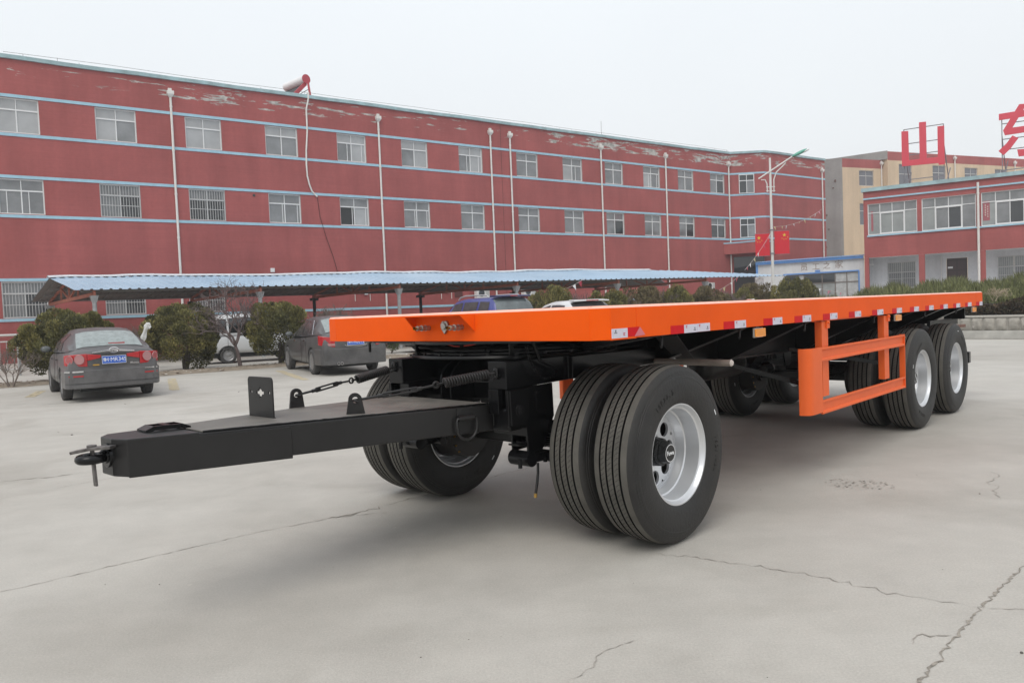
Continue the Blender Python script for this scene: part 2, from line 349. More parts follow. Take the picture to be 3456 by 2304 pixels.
    for u in (.62, 1.62, 2.66, 4.22, 5.26, 6.3, 7.34):        # pressed outrigger gussets sloping from the rail to the lower flange
        for s in (1, -1):
            b = MB(); zl = 1.12 if u < 1 else (.97 if u < 2 else .905)
            b.prism([P(u-.012, s*1.235, 1.30), P(u-.012, s*1.235, 1.235), P(u-.012, s*.512, zl), P(u-.012, s*.46, zl), P(u-.012, s*.46, 1.30)], [P(u+.012, s*1.235, 1.30), P(u+.012, s*1.235, 1.235), P(u+.012, s*.512, zl), P(u+.012, s*.46, zl), P(u+.012, s*.46, 1.30)])
            b.prism([P(u-.05, s*1.235, 1.232), P(u+.05, s*1.235, 1.232), P(u+.05, s*.515, zl-.003), P(u-.05, s*.515, zl-.003)], [P(u-.05, s*1.235, 1.226), P(u+.05, s*1.235, 1.226), P(u+.05, s*.515, zl-.009), P(u-.05, s*.515, zl-.009)])
            b.build('outrigger', chassis, T)
    for s in (1, -1):
        b = MB(); b.beam(P(.72, s*1.18, 1.222), P(2.05, s*.515, .965), .13, .012); b.build('side_brace', matt, T)
        b = MB(); b.beam(P(2.45, s*.52, .93), P(2.86, s*1.18, .70), .05, .035); b.build('side_brace', black, T)
        b = MB(); b.beam(P(3.9, s*.52, .93), P(4.33, s*1.18, .78), .05, .035); b.build('side_brace', black, T)
    # ---------------- turntable
    b = MB(); b.lathe([(1.225, .0), (1.225, .70), (1.208, .70), (1.208, .62), (1.186, .60), (1.186, .655), (1.178, .66), (1.172, .655), (1.172, .58), (1.156, .58)], 64, axis='Z', c=P(.66, 0, 0)); b.build('turntable_upper_ring', chassis, T, smooth=35)
    b = MB(); b.lathe([(1.156, .62), (1.15, .645), (1.142, .645), (1.135, .63), (1.135, .70), (1.122, .705), (1.115, .70), (1.115, .0)], 64, axis='Z', c=P(.66, 0, 0)); rg = b.build('turntable_lower_ring', chassis, T, smooth=35)
    b = MB()
    for i in range(24):
        g = 2*pi*i/24; b.cyl((.66+.675*cos(g), .675*sin(g), 1.135), (.66+.675*cos(g), .675*sin(g), 1.152), .012, n=6)
    b.build('ring_bolts', chassis, rg)
    b = MB(); b.prism([P(.02, -.75, 1.228), P(.02, .75, 1.228), P(1.3, .75, 1.228), P(1.3, -.75, 1.228)], [P(.02, -.75, 1.216), P(.02, .75, 1.216), P(1.3, .75, 1.216), P(1.3, -.75, 1.216)]); b.build('turntable_plate', chassis, T)
    # ---------------- dolly frame
    for s in (1, -1):
        b = MB(); b.prism([P(0, s*.412, 1.11), P(0, s*.56, 1.11), P(.56, s*.56, 1.11), P(.56, s*.60, 1.105), P(1.5, s*.60, 1.10), P(1.5, s*.412, 1.10)], [P(0, s*.412, .945), P(0, s*.56, .945), P(.56, s*.56, .955), P(.56, s*.60, .96), P(1.5, s*.60, .985), P(1.5, s*.412, .985)])
        b.build('dolly_side_beam', black, T, bevel=.006)
        for va, vb in ((s*.42+.07, s*.42-.012), (s*.555+.012, s*.555-.006)): b = MB(); b.box(P(.0, va, .944), P(.03, vb, .80)); b.build('front_post', black, T, bevel=.003)
        # hanger plate hanging below the side beam, with pivot pin
        b = MB(); pl = [(.0, .944), (.395, .952), (.40, .75), (.285, .557), (.155, .551), (.150, .705), (.0, .73)]
        b.prism([P(u, s*.57, z) for u, z in pl], [P(u, s*.556, z) for u, z in pl]); b.prism([P(u, s*.43, z) for u, z in pl], [P(u, s*.444, z) for u, z in pl])
        hg = b.build('hanger_bracket', black, T, bevel=.004)
        b = MB(); b.prism([P(.005, s*.582, .943), P(.16, s*.582, .948), P(.158, s*.582, .80), P(.145, s*.582, .715), P(.012, s*.582, .737)], [P(.005, s*.5705, .943), P(.16, s*.5705, .948), P(.158, s*.5705, .80), P(.145, s*.5705, .715), P(.012, s*.5705, .737)]); b.build('hinge_cheek', black, hg, bevel=.004)
        b = MB(); c = (.078, .82)
        b.cyl(P(c[0], s*.582, c[1]), P(c[0], s*.592, c[1]), .036, n=28); b.cyl(P(c[0], s*.592, c[1]), P(c[0], s*.604, c[1]), .026, n=28); b.cyl(P(c[0], s*.604, c[1]), P(c[0], s*.61, c[1]), .016, n=12); b.build('pivot_pin', black, hg, smooth=40, bevel=.002)
        b = MB(); b.tube([P(.235, s*.575, .80), P(.235, s*.577, .90), P(.24, s*.577, .91), P(.30, s*.577, .918)], .006, 6); b.build('stiffener', black, hg)
        b = MB(); b.cyl(P(.30, s*.57, .70), P(.30, s*.64, .70), .04, n=20); b.cyl(P(.3, s*.57, .785), P(.3, s*.60, .785), .016, n=10); b.build('shackle_bolt', black, hg, smooth=40)
        b = MB(); b.cyl(P(.155, s*.44, .52), P(.155, s*.60, .52), .045, n=20); b.cbox(P(.25, s*.53, .515), (.22, .09, .05)); b.cyl(P(.34, s*.42, .505), P(.34, s*.62, .505), .032, n=16)
        for uu in (.08, .2, .3, .4): b.cyl(P(uu, s*.57, .478), P(uu, s*.57, .53), .014, n=6)
        b.build('spring_seat', black, T, smooth=40)
        b = MB()                                                     # leaf spring
        for k in range(7):
            hl = .62-.07*k; z0 = .60+.013*k
            for i in range(8):
                a0 = -hl+2*hl*i/8; a1 = -hl+2*hl*(i+1)/8
                f = lambda a: z0+.0-.05*(1-(a/.62)**2)
                b.prism([P(.72+a0, s*.46, f(a0)+.011), P(.72+a1, s*.46, f(a1)+.011), P(.72+a1, s*.55, f(a1)+.011), P(.72+a0, s*.55, f(a0)+.011)], [P(.72+a0, s*.46, f(a0)), P(.72+a1, s*.46, f(a1)), P(.72+a1, s*.55, f(a1)), P(.72+a0, s*.55, f(a0))])
        b.build('leaf_spring', chassis, T)
    b = MB(); b.box(P(.42, .411, .965), P(.45, -.411, 1.109)); b.box(P(1.3, .411, .99), P(1.33, -.411, 1.1)); b.box(P(.45, .411, 1.098), P(1.3, -.411, 1.108)); b.box(P(.36, .43, .83), P(.385, -.43, .965)); b.build('dolly_cross_member', black, T)
    b = MB(); b.box(P(.2, .411, .955), P(.42, -.411, .967)); b.build('dolly_shelf', black, T, bevel=.003)
    for v in (-.20, -.105):                                          # arched stiffener plates below the turntable
        b = MB(); A = arc((.37, .95), .22, pi, pi/2, 10); In = arc((.37, .95), .16, pi/2, pi, 10)
        pts = [(.15, .80)]+[(u, min(z+.0, 1.112)-.0) for u, z in [(q[0], .95+(q[1]-.95)*.72) for q in A]]+[(.42, 1.108), (.42, .80)]
        b.prism([P(u, v-.008, z) for u, z in pts], [P(u, v+.008, z) for u, z in pts]); b.build('arch_plate', black, T, bevel=.004)
    b = MB()
    for k in range(5):
        b.tube([P(.12+.02*k, .02+.05*k, 1.205-.0), P(.14, .09+.05*k, 1.19-.012*k), P(.13, .2+.03*k, 1.195), P(.11, .32+.02*k, 1.222)], .006, 6)
    b.build('brake_hose', chassis, T, smooth=60)
    b = MB(); b.tube([P(.05, -.02, 1.222), P(.03, .03, 1.207), P(.02, .1, 1.196), P(.04, .13, 1.194)], .0042, 8); b.tube([P(.03, .18, 1.198), P(.03, .26, 1.206), P(.05, .33, 1.222)], .0042, 8); b.build('red_hose', cable_r, T, smooth=60)
    b = MB(); b.tube([P(.245, .56, .48), P(.24, .562, .42), P(.228, .562, .355), P(.213, .561, .30)], .0085, 8); hz = b.build('hanging_hose', hubm, T, smooth=60)
    b = MB(); b.cyl(P(.213, .561, .30), P(.209, .561, .275), .011, .009, n=8); b.build('hose_end', brass, hz)
    # chain and stay beside the turntable
    b = MB(); b.tube([P(.20, .60, 1.21), P(.25, .60, 1.1), P(.40, .606, 1.035)], .011, 8); b.build('stay_rod', black, T, smooth=60)
    b = MB(); ch = [V3(.14, .60, 1.19), V3(.17, .6, 1.1), V3(.22, .606, 1.02), V3(.29, .61, .985), V3(.36, .61, .99), V3(.40, .608, 1.03)]
    for (p, q), k in zip(zip(ch, ch[1:]), range(9)):
        for i in range(4):
            a = p.lerp(q, i/4); c = p.lerp(q, (i+1.25)/4); d = (c-a).normalized(); sd = Vector((0, 1, 0)) if i % 2 else d.cross(Vector((0, 1, 0))); w = sd*.006
            b.tube([a+w, a.lerp(c, .2)+w*1.2, c-(c-a)*.2+w*1.2, c+w*.4, c-w*.4, c-(c-a)*.2-w*1.2, a.lerp(c, .2)-w*1.2, a-w], .0028, 5, closed=True)
    b.build('safety_chain', black, T, smooth=60)
    # ---------------- axles, drums, chambers
    for u in (.72, 5.49, 6.81):
        b = MB(); b.box(P(u-.05, .95, .475), P(u+.05, -.95, .575)); b.build('axle', chassis, T, bevel=.015)
        for s in (1, -1):
            b = MB(); b.lathe([(-.11, .03), (-.11, .205), (.11, .215), (.11, .225), (.125, .225), (.125, .03)], 32, axis='Y', c=P(u, s*.66, .525)); b.cyl(P(u, s*.5, .525), P(u, s*.6, .525), .09, n=16); b.build('brake_drum', drum, T, smooth=40)
            b = MB(); b.lathe([(-.09, .0), (-.09, .055), (-.04, .075), (-.005, .08), (-.005, .088), (.01, .088), (.01, .08), (.07, .075), (.09, .06), (.09, 0)], 24, axis='X', c=P(u-.20 if u < 1 else u-.2, s*.36, .60)); b.build('brake_chamber', chassis, T, smooth=40)
            b = MB(); b.cyl(P(u-.12, s*.36, .60), P(u-.12, s*.58, .57), .02, n=10); b.build('cam_shaft', chassis, T)
            b = MB()
            for k, (du, dz) in enumerate(((-.16, -.03), (-.15, -.10), (-.12, -.15), (-.16, .06))): b.cyl(P(u+du, s*.548, .525+dz), P(u+du-.012, s*.547, .525+dz), .008, n=6)
            b.build('adjuster_bolt', brass, T)
    for u0, u1 in ((4.75, 5.4), (5.4, 6.7), (6.7, 7.4)):
        for s in (1, -1):
            b = MB()
            for k in range(6):
                b.beam(P(u0+.05*k, s*.5, .62+.014*k), P((u0+u1)/2, s*.5, .585+.014*k), .09, .012); b.beam(P((u0+u1)/2, s*.5, .585+.014*k), P(u1-.05*k, s*.5, .62+.014*k), .09, .012)
            b.build('leaf_spring', chassis, T)
    for u in (4.7, 6.06, 7.45):
        for s in (1, -1):
            b = MB(); pl = [(-.16, .905), (.16, .905), (.06, .58), (-.06, .58)]
            b.prism([P(u+a, s*.56, z) for a, z in pl], [P(u+a, s*.545, z) for a, z in pl]); b.prism([P(u+a, s*.44, z) for a, z in pl], [P(u+a, s*.455, z) for a, z in pl]); b.build('spring_hanger', chassis, T)
    # air tank between the beams
    b = MB(); b.lathe([(-.4, 0), (-.4, .05), (-.36, .11), (-.3, .13), (.3, .13), (.36, .11), (.4, .05), (.4, 0)], 24, axis='X', c=P(3.3, .1, .82)); b.build('air_tank', chassis, T, smooth=50)
    # ---------------- wheels
    prof_r = [(.112, .292), (.128, .300), (.131, .306), (.140, .335), (.1465, .385), (.1455, .425), (.1415, .445), (.1425, .447), (.139, .461), (.1365, .463), (.1365, .4655), (.134, .474), (.1315, .475), (.130, .486), (.121, .503), (.112, .5125), (.108, .5155)]
    prof_t = [(.0725, .522), (.071, .505), (.0615, .505), (.060, .5228), (.0285, .5248), (.027, .508), (.0175, .508), (.016, .525)]
    full = prof_r+prof_t; mis = [0]*(len(prof_r)-1)+[1, 2, 2, 2, 1, 2, 2, 2]
    full = full+[(-a, r) for a, r in reversed(full)]
    mis = mis+[1]+list(reversed(mis)); mis[len(prof_r)-1] = 1
    b = MB(); b.lathe([(-a, r) for a, r in full], 112, mis=mis, axis='Y'); tyre_me = b.mesh('tyre', [rubber, tread, groove]); tyre_me.shade_smooth(); tyre_me.set_sharp_from_angle(angle=radians(32))
    # zig-zag sipes pressed into the ribs: thin dark cuts as real geometry
    b = MB()
    for i in range(112):
        g0 = 2*pi*i/112
        for a0 in (-.0435, 0.0, .0435):
            w = .0165; R = .5254 if a0 == 0 else .5243
            pts = [(-w, 0), (-.004, .0), (-.004, .009), (.006, .009), (.006, .018), (w, .018)]
            for (x0, y0), (x1, y1) in zip(pts, pts[1:]):
                def q(x, y, k): g = g0+(y+k)/R; return (R*cos(g), a0+x, R*sin(g))
                if abs(x1-x0) > abs(y1-y0): b.quad(q(x0, y0, -.0008), q(x1, y1, -.0008), q(x1, y1, .0008), q(x0, y0, .0008))
                else:
                    g = g0+y0/R; g1 = g0+y1/R
                    b.quad((R*cos(g), a0+x0-.0007, R*sin(g)), (R*cos(g), a0+x0+.0007, R*sin(g)), (R*cos(g1), a0+x0+.0007, R*sin(g1)), (R*cos(g1), a0+x0-.0007, R*sin(g1)))
    sipe_me = b.mesh('sipes', [groove])
    rimp = [(.119, .2985), (.1235, .297), (.1235, .290), (.119, .2865), (.108, .283), (.098, .276), (.094, .268), (.06, .266), (.03, .263), (.006, .260), (.0, .252), (-.02, .247), (-.034, .241), (-.05, .236), (-.056, .238), (-.061, .236), (-.0615, .226), (-.055, .214)]
    b = MB(); b.lathe([(-a, r) for a, r in rimp], 96, axis='Y')
    b.lathe([(.056, .262), (.1, .27), (.119, .287), (.1235, .297), (.117, .2985)], 64, axis='Y'); b.lathe([(.034, .246), (.056, .262)], 64, axis='Y')
    # disc with eight hand holes
    nh = 8; r_in, r_out, rc, rh = .085, .214, .163, .044; ao = .055
    for k in range(nh):
        g0 = 2*pi*k/nh; hs = pi/nh; per = []; cir = []
        N = 24
        for i in range(N):
            ph = 2*pi*i/N
            # perimeter of a polar cell parametrised by direction from hole centre
            dx, dy = cos(ph), sin(ph)
            best = 9
            for t_ in [x*.002 for x in range(8, 100)]:
                r = sqrt((rc+dx*t_)**2+(dy*t_)**2); a = atan2(dy*t_, rc+dx*t_)
                if r > r_out or r < r_in or abs(a) > hs: best = t_; break
            X = rc+dx*best; Y = dy*best; r = min(max(sqrt(X*X+Y*Y), r_in), r_out); a = max(-hs, min(hs, atan2(Y, X)))
            per.append((r*cos(a+g0), ao, r*sin(a+g0))); c = (rc+dx*rh, dy*rh); rr = sqrt(c[0]**2+c[1]**2); aa = atan2(c[1], c[0])+g0; cir.append((rr*cos(aa), ao, rr*sin(aa)))
        vs = per+cir+[(x, ao+.016, z) for x, _, z in cir]
        b.add(vs, [(i, (i+1) % N, N+(i+1) % N, N+i) for i in range(N)]+[(N+i, N+(i+1) % N, 2*N+(i+1) % N, 2*N+i) for i in range(N)])
    b.lathe([(.055, .214), (.0549, .2145)], 96, axis='Y')
    b.lathe([(.055, .087), (.045, .082), (.03, .0)], 32, axis='Y')
    rim_me = b.mesh('wheel', [silver]); bm = bmesh.new(); bm.from_mesh(rim_me); bmesh.ops.remove_doubles(bm, verts=bm.verts, dist=2e-4); bmesh.ops.recalc_face_normals(bm, faces=bm.faces); bm.to_mesh(rim_me); bm.free(); rim_me.shade_smooth(); rim_me.set_sharp_from_angle(angle=radians(24))
    b = MB(); b.lathe([(.05, .088), (.03, .085), (.0, .082)], 24, axis='Y'); b.cyl((0, .0, 0), (0, -.012, 0), .084, .078, n=8); b.cyl((0, -.012, 0), (0, -.05, 0), .07, .063, n=8); b.cyl((0, -.05, 0), (0, -.058, 0), .057, .055, n=32)
    hub_me = b.mesh('hub_cap', [hubm])
    b = MB(); b.lathe([(-.0585, .0485), (-.0592, .0485), (-.0592, .0525), (-.0585, .0525)], 40, axis='Y'); ring_me = b.mesh('cap_ring', [white_p])
    fuwa = text_mesh('Fuwa', .036, .0006, .0008); fuwa.materials.clear(); fuwa.materials.append(white_p)
    def arc_text(s, r, a_mid, size):
        letters = []
        tot = len(s)*size*.72/r; out = []
        for i, chh in enumerate(s):
            if chh == ' ': continue
            a = a_mid-(-tot/2+tot*(i+.5)/len(s)); letters.append((chh, r, a, size))
        return letter_meshes(letters)
    # wheel positions: (u, v, flip)
    black_ring = rubber
    def letter_meshes(letters):
        b = MB()
        for chh, r, a, size in letters:
            me = text_mesh(chh, size, .0015, .0004)
            # outer sidewall seen from -y: right = +x, up = +z
            o = Vector((r*cos(a), -.1478, r*sin(a))); up = Vector((cos(a), 0, sin(a))); rt = Vector((sin(a), 0, -cos(a)))
            M = frameM(o, rt, up)
            b.add([tuple(M @ v.co) for v in me.vertices], [tuple(p.vertices) for p in me.polygons])
        return b.mesh('sidewall_lettering', [rubber])
    let_me = arc_text('12R22.5', .385, radians(118), .042); let_me2 = arc_text('152/148L', .385, radians(-8), .04)
    b = MB(); a = radians(28); cx, cz = .43*cos(a), .43*sin(a); d = Vector((-sin(a), 0, cos(a))); r_ = Vector((cos(a), 0, sin(a)))
    q = [Vector((cx, -.1462, cz))+d*x+r_*y for x, y in ((-.018, -.004), (.018, -.004), (.018, .004), (-.018, .004))]; b.prism([p+Vector((0, -.0012, 0)) for p in q], q); tag_me = b.mesh('tyre_label', [white_p])
    rots = [0, .35, 2.1, 1.2, 4.0, 2.9, .8, 3.4, 5.2, 2.2, 1.7, .5]; k = 0
    for u in (.72, 5.49, 6.81):
        for s in (1, -1):
            for v, outer in ((1.13, True), (.80, False)):
                spin = 0 if k == 0 else rots[k]; k += 1
                face_out = (s > 0) == outer
                M = Matrix.Translation(P(u, s*v, .525)) @ (Matrix.Identity(4) if face_out else Matrix.Rotation(pi, 4, 'Z')) @ Matrix.Rotation(spin, 4, 'Y')
                w = link('wheel', rim_me, T, M)
                ty = link('tyre', tyre_me, w); link('sipes', sipe_me, w); link('sidewall_lettering', let_me, w); link('sidewall_lettering', let_me2, w)
                if k in (1, 5, 9, 4, 8): link('tyre_label', tag_me, w)
                if outer:
                    link('hub_cap', hub_me, w); link('cap_ring', ring_me, w)
                    fm = Matrix.Translation((0, -.0590, 0)) @ Matrix.Rotation(pi/2, 4, 'X') @ Matrix.Rotation(0.0, 4, 'Z')
                    link('cap_lettering', fuwa, w, fm)
    # ---------------- side guards
    guard_paint = mat('guard_orange', (.80, .135, .03), .42, var=.05, vscale=3, bump=.05, bscale=8, spec=.2)
    def guard(s):
        V = s*1.236
        for u in (2.945, 4.415):
            b = MB(); d = .03
            b.box(P(u-.05, V, .62), P(u+.075, V-s*.005, 1.215)); b.box(P(u-.05, V-s*.005, .62), P(u-.045, V-s*.055, 1.215)); b.box(P(u+.07, V-s*.005, .62), P(u+.075, V-s*.055, 1.215))
            o = b.build('guard_post', guard_paint, G[s])
            b = MB(); b.box(P(u+.03, V+s*.012, 1.16), P(u+.085, V+s*.0015, 1.222)); b.cyl(P(u+.055, V+s*.012, 1.205), P(u+.055, V+s*.022, 1.205), .011, n=6); b.build('post_clamp', guard_paint, G[s])
        for z0, z1 in ((.905, 1.015), (.492, .600)):
            b = MB(); a0, a1 = 2.81, 4.86
            pr = [(0.012, z0), (.03, z0), (.03, z0+.018), (.016, z0+.024), (.016, z1-.024), (.03, z1-.018), (.03, z1), (.012, z1)]
            A = [P(a0, V+s*d, z) for d, z in pr]; B = [P(a1, V+s*d, z) for d, z in pr]; n = len(pr)
            b.add(A+B, [(i, (i+1) % n, n+(i+1) % n, n+i) for i in range(n)]+[tuple(range(n)), tuple(range(2*n-1, n-1, -1))]); b.build('guard_rail', guard_paint, G[s], bevel=.002)
        b = MB(); A = []
        for i in range(9):                                           # curved leading plate
            g = pi/2*i/8; A.append((2.885-.30+.0-(.0)-.06*sin(0), 0))
        pts = [(2.81, .031), (2.655, .031), (2.60, .026), (2.575, .008), (2.562, -.02), (2.558, -.05)]
        top = [P(u, V+s*d, 1.02) for u, d in pts]; bot = [P(u, V+s*d, .508) for u, d in pts]; ti = [P(u+.006, V+s*(d-.006), 1.02) for u, d in pts]; bi = [P(u+.006, V+s*(d-.006), .508) for u, d in pts]
        m = len(pts)
        for i in range(m-1):
            b.quad(top[i], top[i+1], bot[i+1], bot[i]); b.quad(ti[i], ti[i+1], bi[i+1], bi[i]); b.quad(top[i], top[i+1], ti[i+1], ti[i]); b.quad(bot[i], bot[i+1], bi[i+1], bi[i])
        b.quad(top[0], ti[0], bi[0], bot[0]); b.quad(top[-1], ti[-1], bi[-1], bot[-1])
        b.build('leading_plate', guard_paint, G[s], smooth=35)
        b = MB(); b.box(P(4.862, V+s*.032, .49), P(4.87, V-s*.02, 1.017)); b.cyl(P(4.871, V+s*.01, .985), P(4.902, V+s*.01, .985), .017, n=12); b.build('trailing_plate', guard_paint, G[s])
    G = {}
    for s in (1, -1):
        b = MB(); b.box(P(2.82, s*1.19, 1.2155), P(4.41, s*1.16, 1.2255)); G[s] = b.build('side_guard', guard_paint, T); guard(s)
    # ---------------- wrapped pole slung across under the chassis, rear bumper, rear bars
    b = MB(); b.cyl(P(1.49, 1.19, .998), P(1.49, -1.15, .998), .0225, n=18); pl = b.build('wrapped_pole', wood_w, T, smooth=40)
    b = MB(); b.cyl(P(1.49, 1.19, .998), P(1.49, 1.199, .998), .0235, .016, n=18); b.build('wrapped_end', mat('plastic_wrap', (.62, .55, .5), .35, bump=.6, bscale=60), pl, smooth=40)
    b = MB(); b.box(P(8.0, 1.12, .485), P(8.09, -1.12, .63)); b.build('rear_bumper', chassis, T, bevel=.006)
    for s in (1, -1):
        b = MB(); b.box(P(8.0, s*.5+.04, .63), P(8.08, s*.5-.04, .9)); b.build('bumper_post', chassis, T)
        b = MB(); b.box(P(7.05, s*.9+.02, .985), P(8.33, s*.9-.02, 1.07)); b.build('mudguard_bar', chassis, T)
        b = MB(); b.box(P(8.02, s*.95+.12, 1.06), P(8.06, s*.95-.12, 1.23)); b.build('tail_bracket', chassis, T)
    b = MB(); b.beam(P(8.33, .9, .95), P(8.72, .9, .945), .05, .04); b.build('tail_stub', rusty, T)
    # ---------------- drawbar
    D = lambda u, v, dz=0.0: P(u, v, .85+(.04-u)*.0275+dz)
    b = MB(); hh = -.16
    right = [(-1.927, .008), (-1.895, .085), (.045, .392), (.16, .41), (.16, .31), (-1.55, .03)]
    left = [(-1.93, -.106), (-1.55, -.06), (.16, -.44), (.16, -.545), (.038, -.538), (-.817, -.429), (-1.52, -.24), (-1.895, -.17)]
    b.prism([D(u, v) for u, v in right], [D(u, v, hh) for u, v in right]); b.build('drawbar_beam', black_dr, T, bevel=.008, segs=3)
    b = MB(); b.prism([D(u, v) for u, v in left], [D(u, v, hh) for u, v in left]); b.build('drawbar_beam', black_dr, T, bevel=.008, segs=3)
    b = MB(); nose = [(-1.945, -.11), (-1.94, .012), (-1.90, .093), (-1.60, .138), (-1.60, -.23), (-1.90, -.178)]
    b.prism([D(u, v, .004) for u, v in nose], [D(u, v, hh-.004) for u, v in nose]); ns = b.build('drawbar_nose', black_dr, T, bevel=.005)
    b = MB(); st = [(-1.899, .0875), (-1.172, .2005)]
    b.prism([D(-1.899, .091, -.012), D(-1.172, .2065, -.012), D(-1.172, .2065, hh-.012), D(-1.899, .091, hh-.008)], [D(-1.899, .08, -.012), D(-1.172, .194, -.012), D(-1.172, .194, hh-.012), D(-1.899, .08, hh-.008)]); b.build('drawbar_doubler', black_dr, T, bevel=.003)
    b = MB(); pg = [(-1.585, .12), (.03, .375), (.03, -.52), (-.817, -.415), (-1.52, -.222), (-1.585, -.2)]
    b.prism([D(u, v, .007) for u, v in pg], [D(u, v, .001) for u, v in pg]); b.build('tread_plate', plate_m, T, bevel=.001)
    b = MB()                                                         # weld bead along the plate edge
    wl = [(-1.58+1.6*i/60, .128+.252*i/60) for i in range(61)]
    b.tube([D(u, v, .004+.0015*random.random()) for u, v in wl], [.004+.002*random.random() for _ in wl], 6); b.build('weld_bead', black, T, smooth=60)
    b = MB(); b.prism([D(.14, .58, -.02), D(.14, .3, -.02), D(.17, .3, -.02), D(.17, .58, -.02)], [D(.14, .58, hh-.03), D(.14, .3, hh-.03), D(.17, .3, hh-.03), D(.17, .58, hh-.03)]); b.build('hinge_block', black, T)
    for va, vb in ((.555, .41), (-.42, -.555)): b = MB(); b.box(P(.02, va, .70), P(.13, vb, .83)); b.build('hinge_knuckle', black, T, bevel=.01)
    # bridge handle on the nose
    b = MB(); x0, x1, v0, v1 = -1.77, -1.56, -.165, -.055
    for vv in (v0, v1-.018):
        pr = [(x0, .006), (x0+.03, .006), (x0+.045, .012), (x1-.045, .012), (x1-.03, .006), (x1, .006), (x1, .014), (x1-.04, .03), (x0+.04, .03), (x0, .014)]
        b.prism([D(u, vv, z) for u, z in pr], [D(u, vv+.018, z) for u, z in pr])
    b.prism([D(x0, v0, .014), D(x0+.04, v0, .031), D(x0+.04, v1, .031), D(x0, v1, .014)], [D(x0, v0, .006), D(x0+.04, v0, .02), D(x0+.04, v1, .02), D(x0, v1, .006)])
    b.prism([D(x1, v0, .014), D(x1-.04, v0, .031), D(x1-.04, v1, .031), D(x1, v1, .014)], [D(x1, v0, .006), D(x1-.04, v0, .02), D(x1-.04, v1, .02), D(x1, v1, .006)])
    b.prism([D(-1.68, v0, .031), D(-1.65, v0, .031), D(-1.65, v1, .031), D(-1.68, v1, .031)], [D(-1.68, v0, .022), D(-1.65, v0, .022), D(-1.65, v1, .022), D(-1.68, v1, .022)])
    b.build('pad_bridge', black, T, bevel=.003)
    # upright bracket plate with key-shaped cut-outs
    b = MB(); c0 = Vector((-1.148, -.275)); c1 = Vector((-1.134, -.037)); dv = c1-c0; w = dv.length; dn = dv.normalized(); nn = Vector((-dn.y, dn.x))
    def bp(x, z, d): q = c0+dn*x+nn*d; return D(q.x, q.y, z)
    outl = [(0, .004), (w, .004), (w, .2)]+arc((w-.022, .2), .022, 0, pi/2, 5)+arc((.022, .2), .022, pi/2, pi, 5)
    b.prism([bp(x, z, -.004) for x, z in outl], [bp(x, z, .004) for x, z in outl]); br = b.build('bracket_plate', black_dr, T)
    def cutc(x, z, r, n=20): m = MB(); m.cyl(bp(x, z, -.03), bp(x, z, .03), r, n=n); return m
    def cutb(x, z, sx, sz): m = MB(); m.prism([bp(x-sx, z-sz, -.03), bp(x+sx, z-sz, -.03), bp(x+sx, z+sz, -.03), bp(x-sx, z+sz, -.03)], [bp(x-sx, z-sz, .03), bp(x+sx, z-sz, .03), bp(x+sx, z+sz, .03), bp(x-sx, z+sz, .03)]); return m
    carve(br, [cutc(w/2, .137, .0215), cutb(w/2, .137, .036, .0075), cutb(w/2, .137, .007, .029), cutc(w*.13, .139, .0095), cutc(w*.87, .139, .0095)])
    b = MB(); b.tube([bp(w*i/12, .006, -.006) for i in range(13)], .005, 6); b.build('weld_bead', black, T, smooth=60)
    # ear lugs, springs and turnbuckles
    for (a0, a1), eye, r0, r1, sp0, sp1, anchor in (
        (((-.806, .142), (-.723, .185)), (-.767, .166, .953), (-.642, .219, .966), (-.434, .308, .988), (-.30, .366, 1.009), (-.05, .472, 1.040), (-.004, .492, 1.045)),
        (((-.822, -.43), (-.738, -.421)), (-.77, -.426, .952), (-.657, -.435, .966), (-.461, -.451, .994), (-.325, -.461, 1.003), (-.066, -.482, 1.042), (-.004, -.487, 1.062))):
        p0 = Vector(a0); p1 = Vector(a1); dd = (p1-p0); ww = dd.length; dd.normalize(); n2 = Vector((-dd.y, dd.x))
        b = MB()
        def lp(x, z, d): q = p0+dd*x+n2*d; return D(q.x, q.y, z)
        outl = [(-.004, .004), (ww+.004, .004)]+[(ww/2+x, z) for x, z in arc((0, .085), .036, 0, pi, 14)]
        b.prism([lp(x, z, -.007) for x, z in outl], [lp(x, z, .007) for x, z in outl]); lug = b.build('ear_lug', black_dr, T)
        m = MB(); m.cyl(lp(ww/2, .083, -.03), lp(ww/2, .083, .03), .0165, n=20); carve(lug, [m])
        e_, q0, q1, s0, s1, an = [V3(*x) for x in (eye, r0, r1, sp0, sp1, anchor)]
        ax = (q1-q0).normalized(); sd = ax.cross(Vector((0, 0, 1))).normalized(); upv = sd.cross(ax)
        b = MB()
        hk = [e_+ax*.012+upv*(-.010)+sd*.012, e_-ax*.004+sd*.014, e_-ax*.014+sd*.0, e_-ax*.006-sd*.012, e_+ax*.03-sd*.004, e_+ax*.06, q0+ax*.01]
        b.tube(hk, .0072, 8)
        for sg in (1, -1): b.tube([q0, q0+ax*.02+upv*.010*sg, q1-ax*.02+upv*.010*sg, q1], .0058, 8)
        b.cyl(q0-ax*.012, q0+ax*.014, .011, n=8); b.cyl(q1-ax*.014, q1+ax*.012, .011, n=8)
        b.cyl(q0, q0+ax*.05, .006, n=8); b.cyl(q1-ax*.05, q1, .006, n=8)
        rg_ = q1+(s0-q1)*.66
        b.cyl(q1, q1+(rg_-q1)*.8, .0062, n=8)
        rv = [(rg_+ax*(.016*cos(2*pi*i/16))+upv*(.016*sin(2*pi*i/16))) for i in range(16)]; b.tube(rv, .0058, 8, closed=True)
        b.build('turnbuckle', black_dr, T, smooth=60)
        b = MB(); sa = (s1-s0).normalized(); st = sa.orthogonal().normalized(); su = sa.cross(st); turns = 17; pts = []
        pts += [rg_+sd*.010, rg_+ax*.010, s0-sa*.006]
